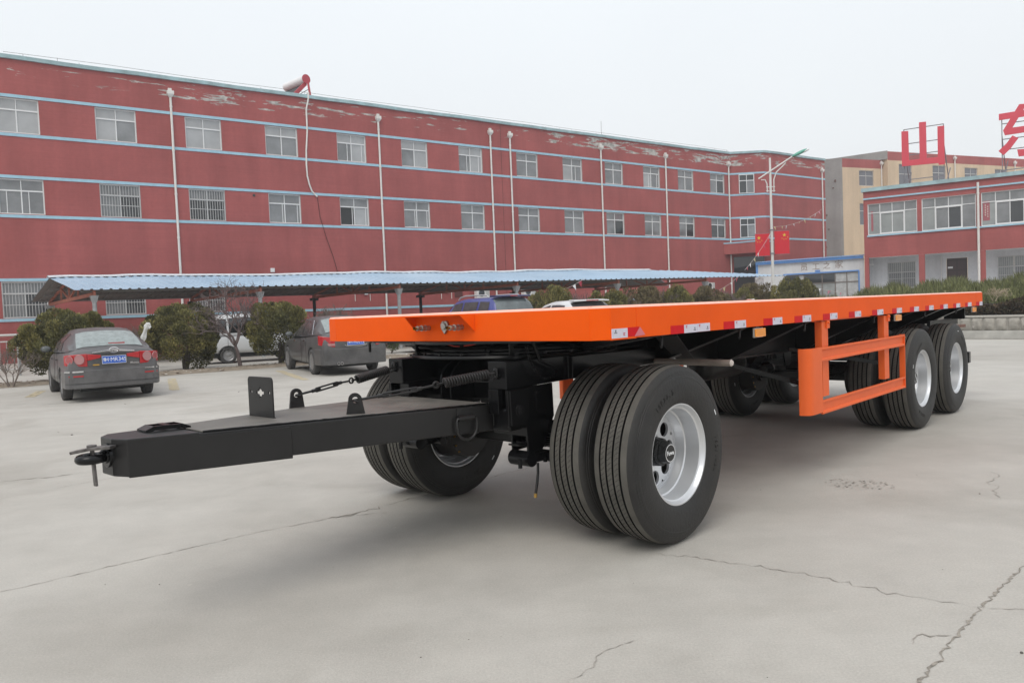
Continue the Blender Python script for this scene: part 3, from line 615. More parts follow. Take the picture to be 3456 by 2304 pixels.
        for i in range(turns*14+1):
            g = 2*pi*i/14; pts.append(s0+(s1-s0)*(i/(turns*14))+st*(.0235*cos(g))+su*(.0235*sin(g)))
        pts += [s1+sa*.006, s1+(an-s1)*.8]
        b.tube(pts, .0068, 7); b.build('tension_spring', black_dr, T, smooth=60)
        b = MB(); rr = [an+Vector((-.012, 0, 0))+Vector((0, .013*cos(2*pi*i/14)*(1 if i < 7 else 1), .026*sin(2*pi*i/14)-.004)) for i in range(14)]; b.tube(rr, .006, 8, closed=True); b.cyl(an+Vector((.0, 0, .015)), an+Vector((-.02, 0, .022)), .009, n=8); b.cyl(an+Vector((.0, .012, -.03)), an+Vector((-.026, .016, -.04)), .006, n=6); b.build('shackle', black_dr, T, smooth=60)
    # lashing ring on the beam face
    b = MB(); fx = Vector((.045+1.9, -(.392-.08), 0)).normalized(); c = V3(-.155, .362, .792); nf = Vector((-fx.y, fx.x, 0)); nf = -nf if nf.y > 0 else nf
    b.add([], []); b.prism([c-fx*.055+nf*.004+Vector((0, 0, .06)), c+fx*.055+nf*.004+Vector((0, 0, .06)), c+fx*.055+nf*.004-Vector((0, 0, .02)), c-fx*.055+nf*.004-Vector((0, 0, .02))], [c-fx*.055-nf*.004+Vector((0, 0, .06)), c+fx*.055-nf*.004+Vector((0, 0, .06)), c+fx*.055-nf*.004-Vector((0, 0, .02)), c-fx*.055-nf*.004-Vector((0, 0, .02))])
    b.cyl(c-fx*.052+nf*.014, c+fx*.052+nf*.014, .018, n=16); b.build('ring_saddle', black_dr, T, smooth=40)
    b = MB(); dz = Vector((0, 0, 1)); rp = [c-fx*.066+nf*.02, c-fx*.07+nf*.024-dz*.04]+[c+nf*.026+fx*(-.068*cos(pi*i/10))+dz*(-.05-.075*sin(pi*i/10)) for i in range(11)]+[c+fx*.07+nf*.024-dz*.03, c+fx*.066+nf*.02]
    b.tube(rp, .009, 10, closed=True); b.build('lashing_ring', black_dr, T, smooth=60)
    # tow eye with hanging pin and flat handle
    b = MB(); c = V3(-1.952, -.03, .832); cc = c+Vector((-.060, 0, -.004))
    ring = [cc+Vector((.044*cos(2*pi*i/28), .044*sin(2*pi*i/28), 0)) for i in range(28)]
    b.tube(ring, .021, 12, closed=True); b.cyl(c+Vector((-.022, 0, -.004)), c+Vector((-.006, 0, 0)), .024, .030, n=18); b.cyl(c+Vector((-.008, 0, 0)), c+Vector((.03, 0, .001)), .034, .044, n=18); b.cyl(c+Vector((.0, 0, 0)), c+Vector((.014, 0, 0)), .054, n=20); b.build('tow_eye', black, T, smooth=60)
    b = MB(); a = c+Vector((.005, -.085, .046)); e1 = c+Vector((-.055, -.01, .041)); e2 = c+Vector((-.115, .055, .026))
    b.beam(a, e1, .05, .013); b.beam(e1-(e1-a).normalized()*.004, e2, .05, .013); o = b.build('pin_handle', worn_st, T, bevel=.002)
    b = MB(); top = c+Vector((-.056, -.004, .040)); b.beam(top+Vector((0, 0, .012)), top+Vector((.004, -.012, -.165)), .011, .030, up=(0, 1, 0)); b.cyl(top+Vector((0, 0, .004)), top+Vector((0, 0, .016)), .02, n=12); b.build('hitch_pin', worn_st, T, bevel=.002)
    return T
TRAILER = build_trailer()
# crumpled paper lying on the deck edge
def trailer_pt(u, v, z): return Vector((-0.4459+u*sin(TH)+v*cos(TH), 4.6652+u*cos(TH)-v*sin(TH), z))
# ================================================================ GROUND
def ground_material():
    m = bpy.data.materials.new('yard_concrete'); m.use_nodes = True; t = m.node_tree; N = t.nodes; L = t.links; p = N['Principled BSDF']
    tcn = N.new('ShaderNodeTexCoord')
    def noise(sc, det=6, rough=.6, vec=None, dist=0):
        n = N.new('ShaderNodeTexNoise'); n.inputs['Scale'].default_value = sc; n.inputs['Detail'].default_value = det; n.inputs['Roughness'].default_value = rough; n.inputs['Distortion'].default_value = dist
        L.new(vec or tcn.outputs['Object'], n.inputs['Vector']); return n.outputs[0]
    def ramp(src, pts):
        r = N.new('ShaderNodeValToRGB'); el = r.color_ramp.elements
        el[0].position, el[0].color = pts[0][0], (*pts[0][1], 1); el[1].position, el[1].color = pts[-1][0], (*pts[-1][1], 1)
        for q, c in pts[1:-1]: x = el.new(q); x.color = (*c, 1)
        L.new(src, r.inputs[0]); return r.outputs[0]
    def mul(a, b_):
        q = N.new('ShaderNodeMixRGB'); q.blend_type = 'MULTIPLY'; q.inputs[0].default_value = 1; L.new(a, q.inputs[1]); L.new(b_, q.inputs[2]); return q.outputs[0]
    base = ramp(noise(.22, 5, .6, None, .3), [(.3, (.405, .380, .340)), (.5, (.465, .442, .400)), (.7, (.51, .488, .448))])
    mott = ramp(noise(2.3, 8, .7), [(.3, (.90, .90, .90)), (.7, (1.05, 1.05, 1.05))])
    grain = ramp(noise(95, 6, .75), [(.25, (.80, .80, .80)), (.75, (1.17, 1.17, 1.17))])
    mp = N.new('ShaderNodeMapping'); mp.inputs['Rotation'].default_value = (0, 0, -.72); mp.inputs['Scale'].default_value = (.22, 1.3, 1); L.new(tcn.outputs['Object'], mp.inputs[0])
    streak = ramp(noise(1.0, 5, .62, mp.outputs[0], .2), [(.30, (.93, .925, .92)), (.55, (1, 1, 1)), (.74, (1.03, 1.03, 1.03))])
    vo = N.new('ShaderNodeTexVoronoi'); vo.inputs['Scale'].default_value = 9; L.new(tcn.outputs['Object'], vo.inputs['Vector'])
    spots = ramp(vo.outputs['Distance'], [(.0, (.80, .78, .76)), (.03, (.88, .86, .84)), (.05, (1, 1, 1))])
    vo2 = N.new('ShaderNodeTexVoronoi'); vo2.inputs['Scale'].default_value = 1.9; L.new(tcn.outputs['Object'], vo2.inputs['Vector'])
    spots2 = ramp(vo2.outputs['Distance'], [(.0, (1.25, 1.25, 1.22)), (.016, (1.15, 1.15, 1.12)), (.03, (1, 1, 1))])
    stain = ramp(noise(.75, 4, .55, None, .6), [(.32, (.90, .895, .885)), (.46, (1, 1, 1)), (.8, (1.02, 1.02, 1.02))])
    c = mul(mul(mul(mul(mul(mul(base, mott), grain), streak), spots), spots2), stain)
    L.new(c, p.inputs['Base Color']); p.inputs['Roughness'].default_value = .62; p.inputs['Specular IOR Level'].default_value = .4
    b = N.new('ShaderNodeBump'); b.inputs['Strength'].default_value = .35; b.inputs['Distance'].default_value = .006
    L.new(noise(90, 6, .7), b.inputs['Height']); L.new(b.outputs[0], p.inputs['Normal'])
    return m
gmat = ground_material()
crack_m = mat('crack_dirt', (.27, .245, .21), .95, var=.4, vscale=30)
joint_m = mat('joint_dirt', (.33, .305, .27), .95, var=.3, vscale=20)
b = MB(); b.quad((-260, -160, 0), (260, -160, 0), (260, 420, 0), (-260, 420, 0)); GROUND = tag(b.build('ground', gmat), kind='structure')
def jag(pts, step, amp, rng):
    out = []
    for (x0, y0), (x1, y1) in zip(pts, pts[1:]):
        d = sqrt((x1-x0)**2+(y1-y0)**2); n = max(1, int(d/step)); nx, ny = -(y1-y0)/d, (x1-x0)/d
        for i in range(n):
            k = rng.gauss(0, amp); out.append((x0+(x1-x0)*i/n+nx*k, y0+(y1-y0)*i/n+ny*k))
    out.append(pts[-1]); return out
def crack(name, pts, w, amp=.008, step=.05, m=None, seed=1, fade=True, z=.003):
    rng = random.Random(seed); P_ = jag(pts, step, amp, rng); b = MB(); n = len(P_); Lf = []; Rt = []
    for i, (x, y) in enumerate(P_):
        a = P_[max(0, i-1)]; c = P_[min(n-1, i+1)]; d = sqrt((c[0]-a[0])**2+(c[1]-a[1])**2) or 1; nx, ny = -(c[1]-a[1])/d, (c[0]-a[0])/d
        ww = w*(.25+rng.random()**1.5*1.3)
        if fade: ww *= min(1, (n-1-i)/6+.15, i/4+.15)
        Lf.append((x+nx*ww, y+ny*ww, z)); Rt.append((x-nx*ww*.8, y-ny*ww*.8, z))
    for i in range(n-1): b.quad(Lf[i], Lf[i+1], Rt[i+1], Rt[i])
    return b.build(name, m or crack_m, GROUND, fix=False)
crack('crack', [(-2.81, 3.946), (-2.325, 4.374), (-1.724, 4.905), (-1.346, 5.142)], .0035, .006, .03, joint_m, 1, False)
crack('crack', [(-1.42, 5.10), (-1.2, 5.25), (-1.001, 5.437)], .011, .014, .03, None, 2)
crack('crack', [(-1.35, 5.16), (-1.1, 5.22), (-.9, 5.25)], .005, .014, .03, joint_m, 3)
crack('crack', [(-1.0, 5.44), (-.5, 5.95), (-.03, 6.449), (.13, 6.57)], .005, .01, .04, None, 4)
crack('crack', [(.72, 4.16), (.885, 4.096), (1.15, 3.93), (1.412, 3.759), (1.729, 3.459), (2.011, 3.249)], .0035, .012, .03, joint_m, 5)
crack('crack', [(2.75, 3.9), (2.554, 3.721), (2.25, 3.45), (2.015, 3.225), (1.83, 3.05), (1.657, 2.876), (1.42, 2.63)], .006, .006, .022, None, 6, False)
crack('crack', [(2.4, 3.2), (2.2, 3.22), (2.02, 3.24)], .003, .01, .03, joint_m, 7)
crack('crack', [(.493, 3.102), (.349, 2.993), (.28, 2.9), (.16, 2.72)], .0025, .012, .025, joint_m, 8)
crack('crack', [(3.7, 5.75), (3.592, 5.567), (3.45, 5.35), (3.418, 5.25), (3.2, 4.9)], .004, .03, .05, joint_m, 9)
crack('crack', [(1.75, 2.98), (1.62, 3.0), (1.56, 2.93)], .006, .01, .02, joint_m, 10)
crack('crack', [(-9.39, 13.517), (-8.79, 13.956), (-7.473, 14.433), (-4, 15.7), (-1, 16.9)], .012, .02, .12, joint_m, 11, False)
crack('crack', [(-4.843, 6.902), (-4.4, 7.05), (-4.2, 7.15)], .009, .02, .04, None, 12)
crack('crack', [(-8.6, 9.9), (-6.3, 11.0), (-3.5, 12.4), (-1, 13.6)], .006, .012, .1, joint_m, 13, False)
crack('crack', [(-5.2, 5.2), (-3.656, 7.0), (-2.8, 8.0), (-.5, 10.7), (1, 12.5)], .004, .012, .08, joint_m, 14, False)
rng = random.Random(5)
b = MB()                                                             # broken surface patch and loose grit
for i in range(150):
    a = rng.random()*6.28; r = sqrt(rng.random()); x = 2.56+.24*r*cos(a)+.04*r*sin(a); y = 5.5-.10*r*cos(a)+.16*r*sin(a); s_ = .002+.007*rng.random()**2
    k = rng.randint(4, 6); o = rng.random()*6; b.poly([(x+s_*(1+.6*rng.random())*cos(o+6.28*j/k), y+s_*(1+.6*rng.random())*sin(o+6.28*j/k), .0035) for j in range(k)])
tag(b.build('broken_patch', mat('worn_patch', (.33, .305, .265), .9, var=.3, vscale=30), GROUND, fix=False), kind='stuff')
b = MB()
for i in range(170):
    x = rng.uniform(-9, 8); y = 2.4+rng.random()**1.6*15; s_ = (.002+.006*rng.random()**4)*(1+y*.06)
    k = rng.randint(4, 6); o = rng.random()*6; pts = [(x+s_*(.6+.8*rng.random())*cos(o+6.28*j/k), y+s_*(.6+.8*rng.random())*sin(o+6.28*j/k), .001) for j in range(k)]
    b.prism([(p[0]*.7+x*.3, p[1]*.7+y*.3, s_*.8) for p in pts], pts)
tag(b.build('loose_grit', mat('grit', (.13, .12, .105), .9, var=.6, vscale=3), GROUND, fix=False), kind='stuff')
yel = mat('faded_yellow', (.47, .40, .27), .8, var=.1, vscale=8)
b0 = (-8.8, 21.35)
def stripy(p0, p1, w, seed):
    rng = random.Random(seed); b = MB(); n = 26; d = Vector((p1[0]-p0[0], p1[1]-p0[1])); u = Vector((-d.y, d.x)).normalized()
    for i in range(n):
        for j in range(4):
            if rng.random() < .14: continue
            q = [Vector(p0)+d*((i+a)/n)+u*(w*((j+c)/4-.5)) for a, c in ((0, 0), (1, 0), (1, 1), (0, 1))]; b.quad(*[(v.x, v.y, .004) for v in q])
    return b.build('parking_line', yel, GROUND, fix=False)
stripy((-8.93, 19.37), (-7.27, 15.88), .2, 1); stripy((-6.57, 20.78), (-4.82, 17.16), .2, 2); stripy((-10.9, 17.1), (-10.2, 15.6), .2, 3)
# ================================================================ MAIN RED BUILDING (frame: x along facade, y into the building)
FA = pi/2-0.9656; FX = Vector((cos(FA), sin(FA), 0)); FY = Vector((-sin(FA), cos(FA), 0)); F0 = Vector((-18.1916, 34.9129, 0))
def fw(s, v, z=0): return F0+FX*s-FY*v+Vector((0, 0, z))            # v metres in front of the facade
def wall_mat(name, col, peel=None, pz=(12.0, 13.1), ridges=True, xr=(0, 60), stain=.12):
    m = bpy.data.materials.new(name); m.use_nodes = True; t = m.node_tree; N = t.nodes; L = t.links; p = N['Principled BSDF']; p.inputs['Roughness'].default_value = .85; p.inputs['Specular IOR Level'].default_value = .25
    tcn = N.new('ShaderNodeTexCoord')
    def noise(sc, det=6, rough=.6, scale=None, dist=0):
        v = tcn.outputs['Object']
        if scale: mp = N.new('ShaderNodeMapping'); mp.inputs['Scale'].default_value = scale; L.new(v, mp.inputs[0]); v = mp.outputs[0]
        n = N.new('ShaderNodeTexNoise'); n.inputs['Scale'].default_value = sc; n.inputs['Detail'].default_value = det; n.inputs['Roughness'].default_value = rough; n.inputs['Distortion'].default_value = dist; L.new(v, n.inputs['Vector']); return n.outputs[0]
    def mr(src, a, b_, c, d):
        h = N.new('ShaderNodeMapRange'); h.inputs[1].default_value = a; h.inputs[2].default_value = b_; h.inputs[3].default_value = c; h.inputs[4].default_value = d; L.new(src, h.inputs[0]); return h.outputs[0]
    def math_(op, a, b_):
        h = N.new('ShaderNodeMath'); h.operation = op
        for i, x in enumerate((a, b_)):
            if isinstance(x, (int, float)): h.inputs[i].default_value = x
            else: L.new(x, h.inputs[i])
        return h.outputs[0]
    c = N.new('ShaderNodeRGB'); c.outputs[0].default_value = (*col, 1); cur = c.outputs[0]
    for src, lo, hi in ((noise(.35, 5), 1-stain, 1+stain), (noise(1.2, 6, .65, (1, 1, .10)), .87, 1.09), (noise(7, 5), .95, 1.05)):
        q = N.new('ShaderNodeMixRGB'); q.blend_type = 'MULTIPLY'; q.inputs[0].default_value = 1; L.new(cur, q.inputs[1]); L.new(mr(src, .3, .7, lo, hi), q.inputs[2]); cur = q.outputs[0]
    if ridges:
        w = N.new('ShaderNodeTexNoise'); 
        rn = noise(1.0, 3, .7, (.25, 1, 26))
        q = N.new('ShaderNodeMixRGB'); q.blend_type = 'MULTIPLY'; q.inputs[0].default_value = 1; L.new(cur, q.inputs[1]); L.new(mr(rn, .3, .7, .93, 1.06), q.inputs[2]); cur = q.outputs[0]
    if peel:
        sp = N.new('ShaderNodeSeparateXYZ'); L.new(tcn.outputs['Object'], sp.inputs[0])
        zz = math_('MULTIPLY', mr(sp.outputs['Z'], pz[0], pz[0]+.35, 0, 1), mr(sp.outputs['Z'], pz[1], pz[1]+.12, 1, 0))
        band = noise(1.0, 7, .66, (.55, 1, 4.2), .4); big = noise(.11, 2, .5)
        k = math_('ADD', band, mr(big, .38, .62, -.07, .05)); k = math_('ADD', k, mr(zz, 0, 1, -.4, 0))
        mask = mr(k, .524, .54, 0, 1)
        pc = N.new('ShaderNodeValToRGB'); pc.color_ramp.elements[0].color = (*peel, 1); pc.color_ramp.elements[0].position = .4; pc.color_ramp.elements[1].color = (.55, .53, .5, 1); pc.color_ramp.elements[1].position = .62; L.new(noise(3, 4), pc.inputs[0])
        q = N.new('ShaderNodeMixRGB'); L.new(mask, q.inputs[0]); L.new(cur, q.inputs[1]); L.new(pc.outputs[0], q.inputs[2]); cur = q.outputs[0]
    L.new(cur, p.inputs['Base Color'])
    b = N.new('ShaderNodeBump'); b.inputs['Strength'].default_value = .4; b.inputs['Distance'].default_value = .01; L.new(noise(1.0, 4, .7, (1.5, 1.5, 40)) if ridges else noise(30, 5), b.inputs['Height']); L.new(b.outputs[0], p.inputs['Normal'])
    MATS[name] = m; return m
red_wall = wall_mat('red_render', (.355, .099, .094), peel=(.30, .29, .27))
red_plain = wall_mat('red_render_plain', (.355, .099, .094))
blue_band = mat('blue_band', (.34, .54, .65), .7, var=.1, vscale=3)
coping_m = mat('blue_coping', (.30, .45, .48), .7, var=.28, vscale=2.2, dust=.3, dcol=(.42, .42, .40), dscale=3)
pvc = mat('white_pvc', (.74, .74, .74), .4, var=.04, vscale=6)
pipe_m = mat('downpipe_white', (.74, .73, .70), .5, var=.08, vscale=3, dust=.22, dcol=(.42, .36, .30), dscale=4)
def glass_mat(name, col, r=.04, var=.0):
    m = mat(name, col, r, spec=.8, var=var, vscale=.8); return m
glass_l = glass_mat('glass_pale', (.36, .365, .37), .07, .18); glass_d = glass_mat('glass_dark', (.035, .037, .04)); glass_m = glass_mat('glass_mid', (.20, .205, .21), .05, .3); glass_g = glass_mat('glass_green_grey', (.27, .285, .28), .05, .2); glass_k = glass_mat('open_dark', (.006, .006, .007), .5)
reveal_m = mat('reveal_plaster', (.40, .36, .34), .85, var=.15)
bars_m = mat('window_bars', (.52, .51, .50), .45, var=.1)
def wall_grid(b, x0, x1, z0, z1, ops, y=0.0, depth=.16, mi=0, ri=1):
    xs = sorted(set([x0, x1]+[v for o in ops for v in (o[0], o[1]) if x0 < v < x1])); zs = sorted(set([z0, z1]+[v for o in ops for v in (o[2], o[3]) if z0 < v < z1]))
    for xa, xb in zip(xs, xs[1:]):
        for za, zb in zip(zs, zs[1:]):
            cx, cz = (xa+xb)/2, (za+zb)/2
            if any(o[0] < cx < o[1] and o[2] < cz < o[3] for o in ops): continue
            b.quad((xa, y, za), (xb, y, za), (xb, y, zb), (xa, y, zb), mi)
    for o in ops:
        a, c, d, e_ = max(o[0], x0), min(o[1], x1), o[2], o[3]
        b.quad((a, y, d), (a, y+depth, d), (a, y+depth, e_), (a, y, e_), ri); b.quad((c, y+depth, d), (c, y, d), (c, y, e_), (c, y+depth, e_), ri)
        b.quad((a, y, e_), (a, y+depth, e_), (c, y+depth, e_), (c, y, e_), ri); b.quad((a, y+depth, d), (a, y, d), (c, y, d), (c, y+depth, d), ri)
def window(parent, x0, x1, z0, z1, y=.11, tr=.33, cols=2, glass=None, bars=False, slide=None, name='window', fr=.05, gl_low=None, M=None, fm=None):
    """frame mesh (part) with each pane a sub-part; tr = share of the height taken by the top lights"""
    fm = fm or pvc
    b = MB(); f = fr; zt = z1-(z1-z0)*tr if tr else z1
    b.box((x0, y-.03, z0), (x0+f, y+.03, z1)); b.box((x1-f, y-.03, z0), (x1, y+.03, z1)); b.box((x0+f, y-.03, z0), (x1-f, y+.03, z0+f)); b.box((x0+f, y-.03, z1-f), (x1-f, y+.03, z1))
    if tr: b.box((x0+f, y-.029, zt-f*.6), (x1-f, y+.029, zt+f*.6))
    xs = [x0+f+(x1-x0-2*f)*i/cols for i in range(cols+1)]
    for x in xs[1:-1]:
        b.box((x-f*.45, y-.028, z0+f), (x+f*.45, y+.028, (zt-f*.6) if tr else z1-f))
        if tr: b.box((x-f*.35, y-.028, zt+f*.6), (x+f*.35, y+.028, z1-f))
    if slide is not None:
        for x in slide: b.box((x0+(x1-x0)*x-f*.3, y-.02, z0+f), (x0+(x1-x0)*x+f*.3, y+.02, zt-f*.6 if tr else z1-f))
    o = b.build(name, fm, parent, fix=False)
    if M is not None: o.matrix_local = M
    k = 0
    for i in range(cols):
        for (za, zb, top) in ((z0+f, zt-f*.6, False), (zt+f*.6, z1-f, True)) if tr else ((z0+f, z1-f, False),):
            a, c = xs[i]+(f*.45 if i else 0), xs[i+1]-(f*.45 if i < cols-1 else 0)
            g = glass
            if gl_low and not top: g = gl_low[i % len(gl_low)]
            q = MB(); q.quad((a, y+.012, za), (c, y+.012, za), (c, y+.012, zb), (a, y+.012, zb)); q.build('pane', g, o, fix=False)
    if bars:
        q = MB(); yb = y-.10; n = int((x1-x0)/.115)
        for i in range(n+1):
            x = x0+.02+(x1-x0-.04)*i/n; q.box((x-.009, yb-.009, z0+.01), (x+.009, yb+.009, z1-.01))
        for z in (z0+.02, z0+(z1-z0)*.36, z1-(z1-z0)*tr-.0, z1-.02): q.box((x0, yb-.012, z-.014), (x1, yb+.012, z+.014))
        q.build('window_bars', bars_m, o, fix=False)
    return o
def downpipe(parent, x, zt, zb=0.0, y=-.07, r=.055, hop=True):
    b = MB(); b.cyl((x, y, zb), (x, y, zt-.02), r, n=12)
    for z in [zt-.7-2.1*i for i in range(int((zt-zb)/2.1)+1)]:
        if z > zb: b.cyl((x, y, z-.04), (x, y, z+.04), r*1.22, n=12)
    o = b.build('downpipe', pipe_m, parent, smooth=50)
    if hop:
        b = MB(); b.prism([(x-.15, y-.14, zt+.04), (x+.15, y-.14, zt+.04), (x+.15, y+.065, zt+.04), (x-.15, y+.065, zt+.04)], [(x-.15, y-.14, zt-.12), (x+.15, y-.14, zt-.12), (x+.15, y+.065, zt-.12), (x-.15, y+.065, zt-.12)])
        b.prism([(x-.15, y-.14, zt-.122), (x+.15, y-.14, zt-.122), (x+.15, y+.065, zt-.122), (x-.15, y+.065, zt-.122)], [(x-.07, y-.07, zt-.25), (x+.07, y-.07, zt-.25), (x+.07, y+.06, zt-.25), (x-.07, y+.06, zt-.25)])
        b.box((x-.09, y-.08, zt+.042), (x+.06, y+.06, zt+.16)); b.build('rain_hopper', pipe_m, o)
    return o
MB_ = thing('factory_building', 'long three storey dark red building with pale blue bands behind the parked cars', 'building', F0, FA)
WIN = 1.70; ZA, ZB = 10.03, 11.54; ZC, ZD = 6.51, 8.04; SX0, SC_ = -14.0, 44.0
s3 = [-12.3, -8.4, -4.53, -.65, 3.21, 7.09, 10.99, 14.89, 18.74, 23.03, 26.82, 30.59, 34.31, 37.95, 41.58]
s1 = [-8.4, -4.64, -.69, 2.95]
ops = [(s, s+WIN, ZA, ZB) for s in s3]+[(s, s+WIN, ZC, ZD) for s in s3]+[(s, s+WIN, 1.97, 3.56) for s in s1]
b = MB(); wall_grid(b, SX0, SC_, 0, 13.2, ops)
b.quad((SX0, 0, 0), (SX0, 0, 13.2), (SX0, 14, 13.2), (SX0, 14, 0)); b.quad((SX0, 14, 0), (SX0, 14, 13.2), (60, 14, 13.2), (60, 14, 0))
DG = Vector((46.07-44, -1.69)); 
b.quad((44, 0, 0), (46.07, -1.69, 0), (46.07, -1.69, 13.2), (44, 0, 13.2))
b.quad((46.07, -1.69, 0), (54.4, -1.69, 0), (54.4, -1.69, 13.2), (46.07, -1.69, 13.2)); b.quad((54.4, -1.69, 0), (54.4, 14, 0), (54.4, 14, 13.2), (54.4, -1.69, 13.2))
b.poly([(SX0, .3, 12.6), (44, .3, 12.6), (46.3, -1.4, 12.6), (54.1, -1.4, 12.6), (54.1, 14, 12.6), (SX0, 14, 12.6)])
MW = b.build('wall', [red_wall, reveal_m], MB_, fix=False)
# coping and bands follow facade, splay and wing
PATH = [(SX0, 0), (44, 0), (46.07, -1.69), (54.4, -1.69)]
def strip_along(name, z0, z1, out, m, path=PATH, inn=.0, wob=0.0, seed=1):
    rng = random.Random(seed); b = MB(); pts = []
    for (xa, ya), (xb, yb) in zip(path, path[1:]):
        n = max(1, int(sqrt((xb-xa)**2+(yb-ya)**2)/1.5)) if wob else 1
        for i in range(n): pts.append((xa+(xb-xa)*i/n, ya+(yb-ya)*i/n))
    pts.append(path[-1]); n = len(pts); O = []; I = []
    for i, (x, y) in enumerate(pts):
        a = pts[max(i-1, 0)]; c = pts[min(i+1, n-1)]; d = Vector((c[0]-a[0], c[1]-a[1])).normalized(); nr = Vector((d.y, -d.x)); dz = rng.uniform(-wob, wob)
        O.append((x+nr.x*out, y+nr.y*out, dz)); I.append((x-nr.x*inn, y-nr.y*inn, dz))
    for i in range(n-1):
        p = lambda q, z: (q[0], q[1], z+q[2])
        b.prism([p(O[i], z1), p(O[i+1], z1), p(I[i+1], z1), p(I[i], z1)], [p(O[i], z0), p(O[i+1], z0), p(I[i+1], z0), p(I[i], z0)])
    return b.build(name, m, MB_, fix=False)
strip_along('coping', 13.2, 13.37, .10, coping_m, inn=.22, wob=.018)
for z0, z1 in ((11.555, 11.69), (9.875, 10.01), (8.055, 8.19), (6.345, 6.48)): strip_along('band', z0, z1, .025, blue_band)
strip_along('band', 3.575, 3.70, .025, blue_band, [(SX0, 0), (44, 0)]); strip_along('band', 1.82, 1.95, .03, blue_band, [(SX0, 0), (44, 0)])
rng = random.Random(11)
for i, s in enumerate(s3):
    g = glass_l if rng.random() < .6 else glass_m
    low = [[glass_l, glass_l], [glass_l, glass_l], [glass_l, glass_l], [glass_l, glass_m], [glass_l, glass_l], [glass_m, glass_m], [glass_m, glass_l], [glass_m, glass_l], [glass_m, glass_l], [glass_m, glass_m], [glass_l, glass_m], [glass_m, glass_m], [glass_l, glass_m], [glass_m, glass_m], [glass_m, glass_d]][i]
    window(MB_, s, s+WIN, ZA, ZB, glass=glass_l if i < 9 else glass_m, gl_low=low, slide=[.36, .86] if i in (6, 8, 12) else ([.68] if i == 10 else None))
    low = [[glass_m, glass_m], [glass_m, glass_m], [glass_m, glass_m], [glass_m, glass_d], [glass_d, glass_d], [glass_m, glass_m], [glass_k, glass_l], [glass_m, glass_m], [glass_m, glass_m], [glass_m, glass_m], [glass_m, glass_m], [glass_m, glass_d], [glass_m, glass_m], [glass_m, glass_d], [glass_d, glass_d]][i]
    window(MB_, s, s+WIN, ZC, ZD, glass=glass_m, gl_low=low, bars=i in (3, 4), slide=[.43, .9] if i in (5, 6, 7) else ([.18, .66] if i == 2 else None))
for i, s in enumerate(s1): window(MB_, s, s+WIN, 1.97, 3.56, glass=glass_m, gl_low=[glass_m, glass_d], bars=True)
# splay windows: two per side of the wing
DM = Matrix.Translation((44, 0, 0)) @ Matrix.Rotation(atan2(-1.69, 2.07), 4, 'Z')
for z0, z1 in ((ZA, ZB), (ZC, ZD)):
    window(MB_, .66, 1.86, z0, z1, y=-.04, glass=glass_d, gl_low=[glass_d, glass_m], M=DM)
for x, zt in ((2.61, 12.62), (13.48, 12.66), (21.05, 12.66), (22.54, 12.62), (30.21, 12.55), (36.6, 12.5), (43.75, 12.45)): downpipe(MB_, x, zt)
downpipe(MB_, 53.9, 12.4, y=-1.76)
# expansion joint and grey cable
b = MB(); b.box((21.86, -.004, 2.2), (21.885, .0, 13.1)); b.build('expansion_joint', mat('dark_joint', (.09, .03, .03), .9), MB_, fix=False)
# entrance balcony on the splay
b = MB(); A = [(43.3, .0), (43.8, -.85), (44.25, -2.35), (46.0, -1.95), (46.07, -1.69), (44, 0)]
A = [(43.0, -.01), (43.55, -.95), (44.1, -2.75), (46.3, -2.15), (46.07, -1.71), (44, -.02)]
b.prism([(x, y, 6.02) for x, y in A], [(x, y, 5.2) for x, y in A]); bal = b.build('entrance_balcony', red_plain, MB_)
b = MB(); b.prism([(x+(x-44.6)*.03, y+(y+.9)*.04, 6.12) for x, y in A], [(x+(x-44.6)*.03, y+(y+.9)*.04, 6.025) for x, y in A]); b.build('balcony_coping', blue_band, bal)
b = MB(); b.sphere((45.9, -2.06, 5.75), .09); b.build('lamp', pvc, bal, smooth=60)
b = MB(); b.quad((44.3, -.29, 0), (45.8, -1.51, 0), (45.8, -1.51, 3.2), (44.3, -.29, 3.2)); 
dr = MB(); dr.box((.1, -.03, 0), (2.5, -.005, 5.0)); o = dr.build('entrance_door_shade', glass_d, MB_); o.matrix_local = DM
# dark door enlarged so its colour adds shade below the balcony; roof clutter
b = MB()
for i in range(14):
    x = rng.uniform(-4, 44); b.cyl((x, .1, 13.35), (x, .1, 13.35+rng.uniform(.1, .22)), .008, n=5)
b.tube([(-4+i*4, .1, 13.52+.04*(i % 2)) for i in range(13)], .008, 5); tag(b.build('lightning_wire', worn_st, MB_, fix=False), kind='stuff')
b = MB(); b.tube([(30.5, .12, 13.37), (30.5, .12, 14.35)], .012, 5); b.build('roof_rod', worn_st, MB_)
for x, z in ((6.35, 7.88),):
    b = MB(); b.cyl((x, -.02, z), (x, .0, z), .07, n=12); b.build('vent_hole', glass_k, MB_)
b = MB(); b.box((6.98, -.1, 3.93), (7.19, -.005, 4.14)); b.build('wall_box', pvc, MB_, bevel=.01)
b = MB(); b.tube([(9.49, -.09, 13.5), (9.47, -.10, 13.2), (9.33, -.07, 12.6), (9.33, -.05, 11.49), (9.22, -.05, 10.4), (9.19, -.05, 9.63), (9.21, -.05, 9.05), (9.30, -.05, 8.6), (9.43, -.05, 8.25), (9.6, -.05, 8.07), (9.7, -.06, 7.98)], .045, 8); hs = b.build('insulated_hose', pipe_m, MB_, smooth=60)
b = MB(); b.tube([(9.7, -.05, 7.98), (9.81, -.04, 6.87), (10.1, -.04, 5.8), (10.44, -.04, 4.76), (10.65, -.04, 3.9), (10.7, -.04, 3.0)], .012, 5); b.build('thin_cable', chassis, MB_)
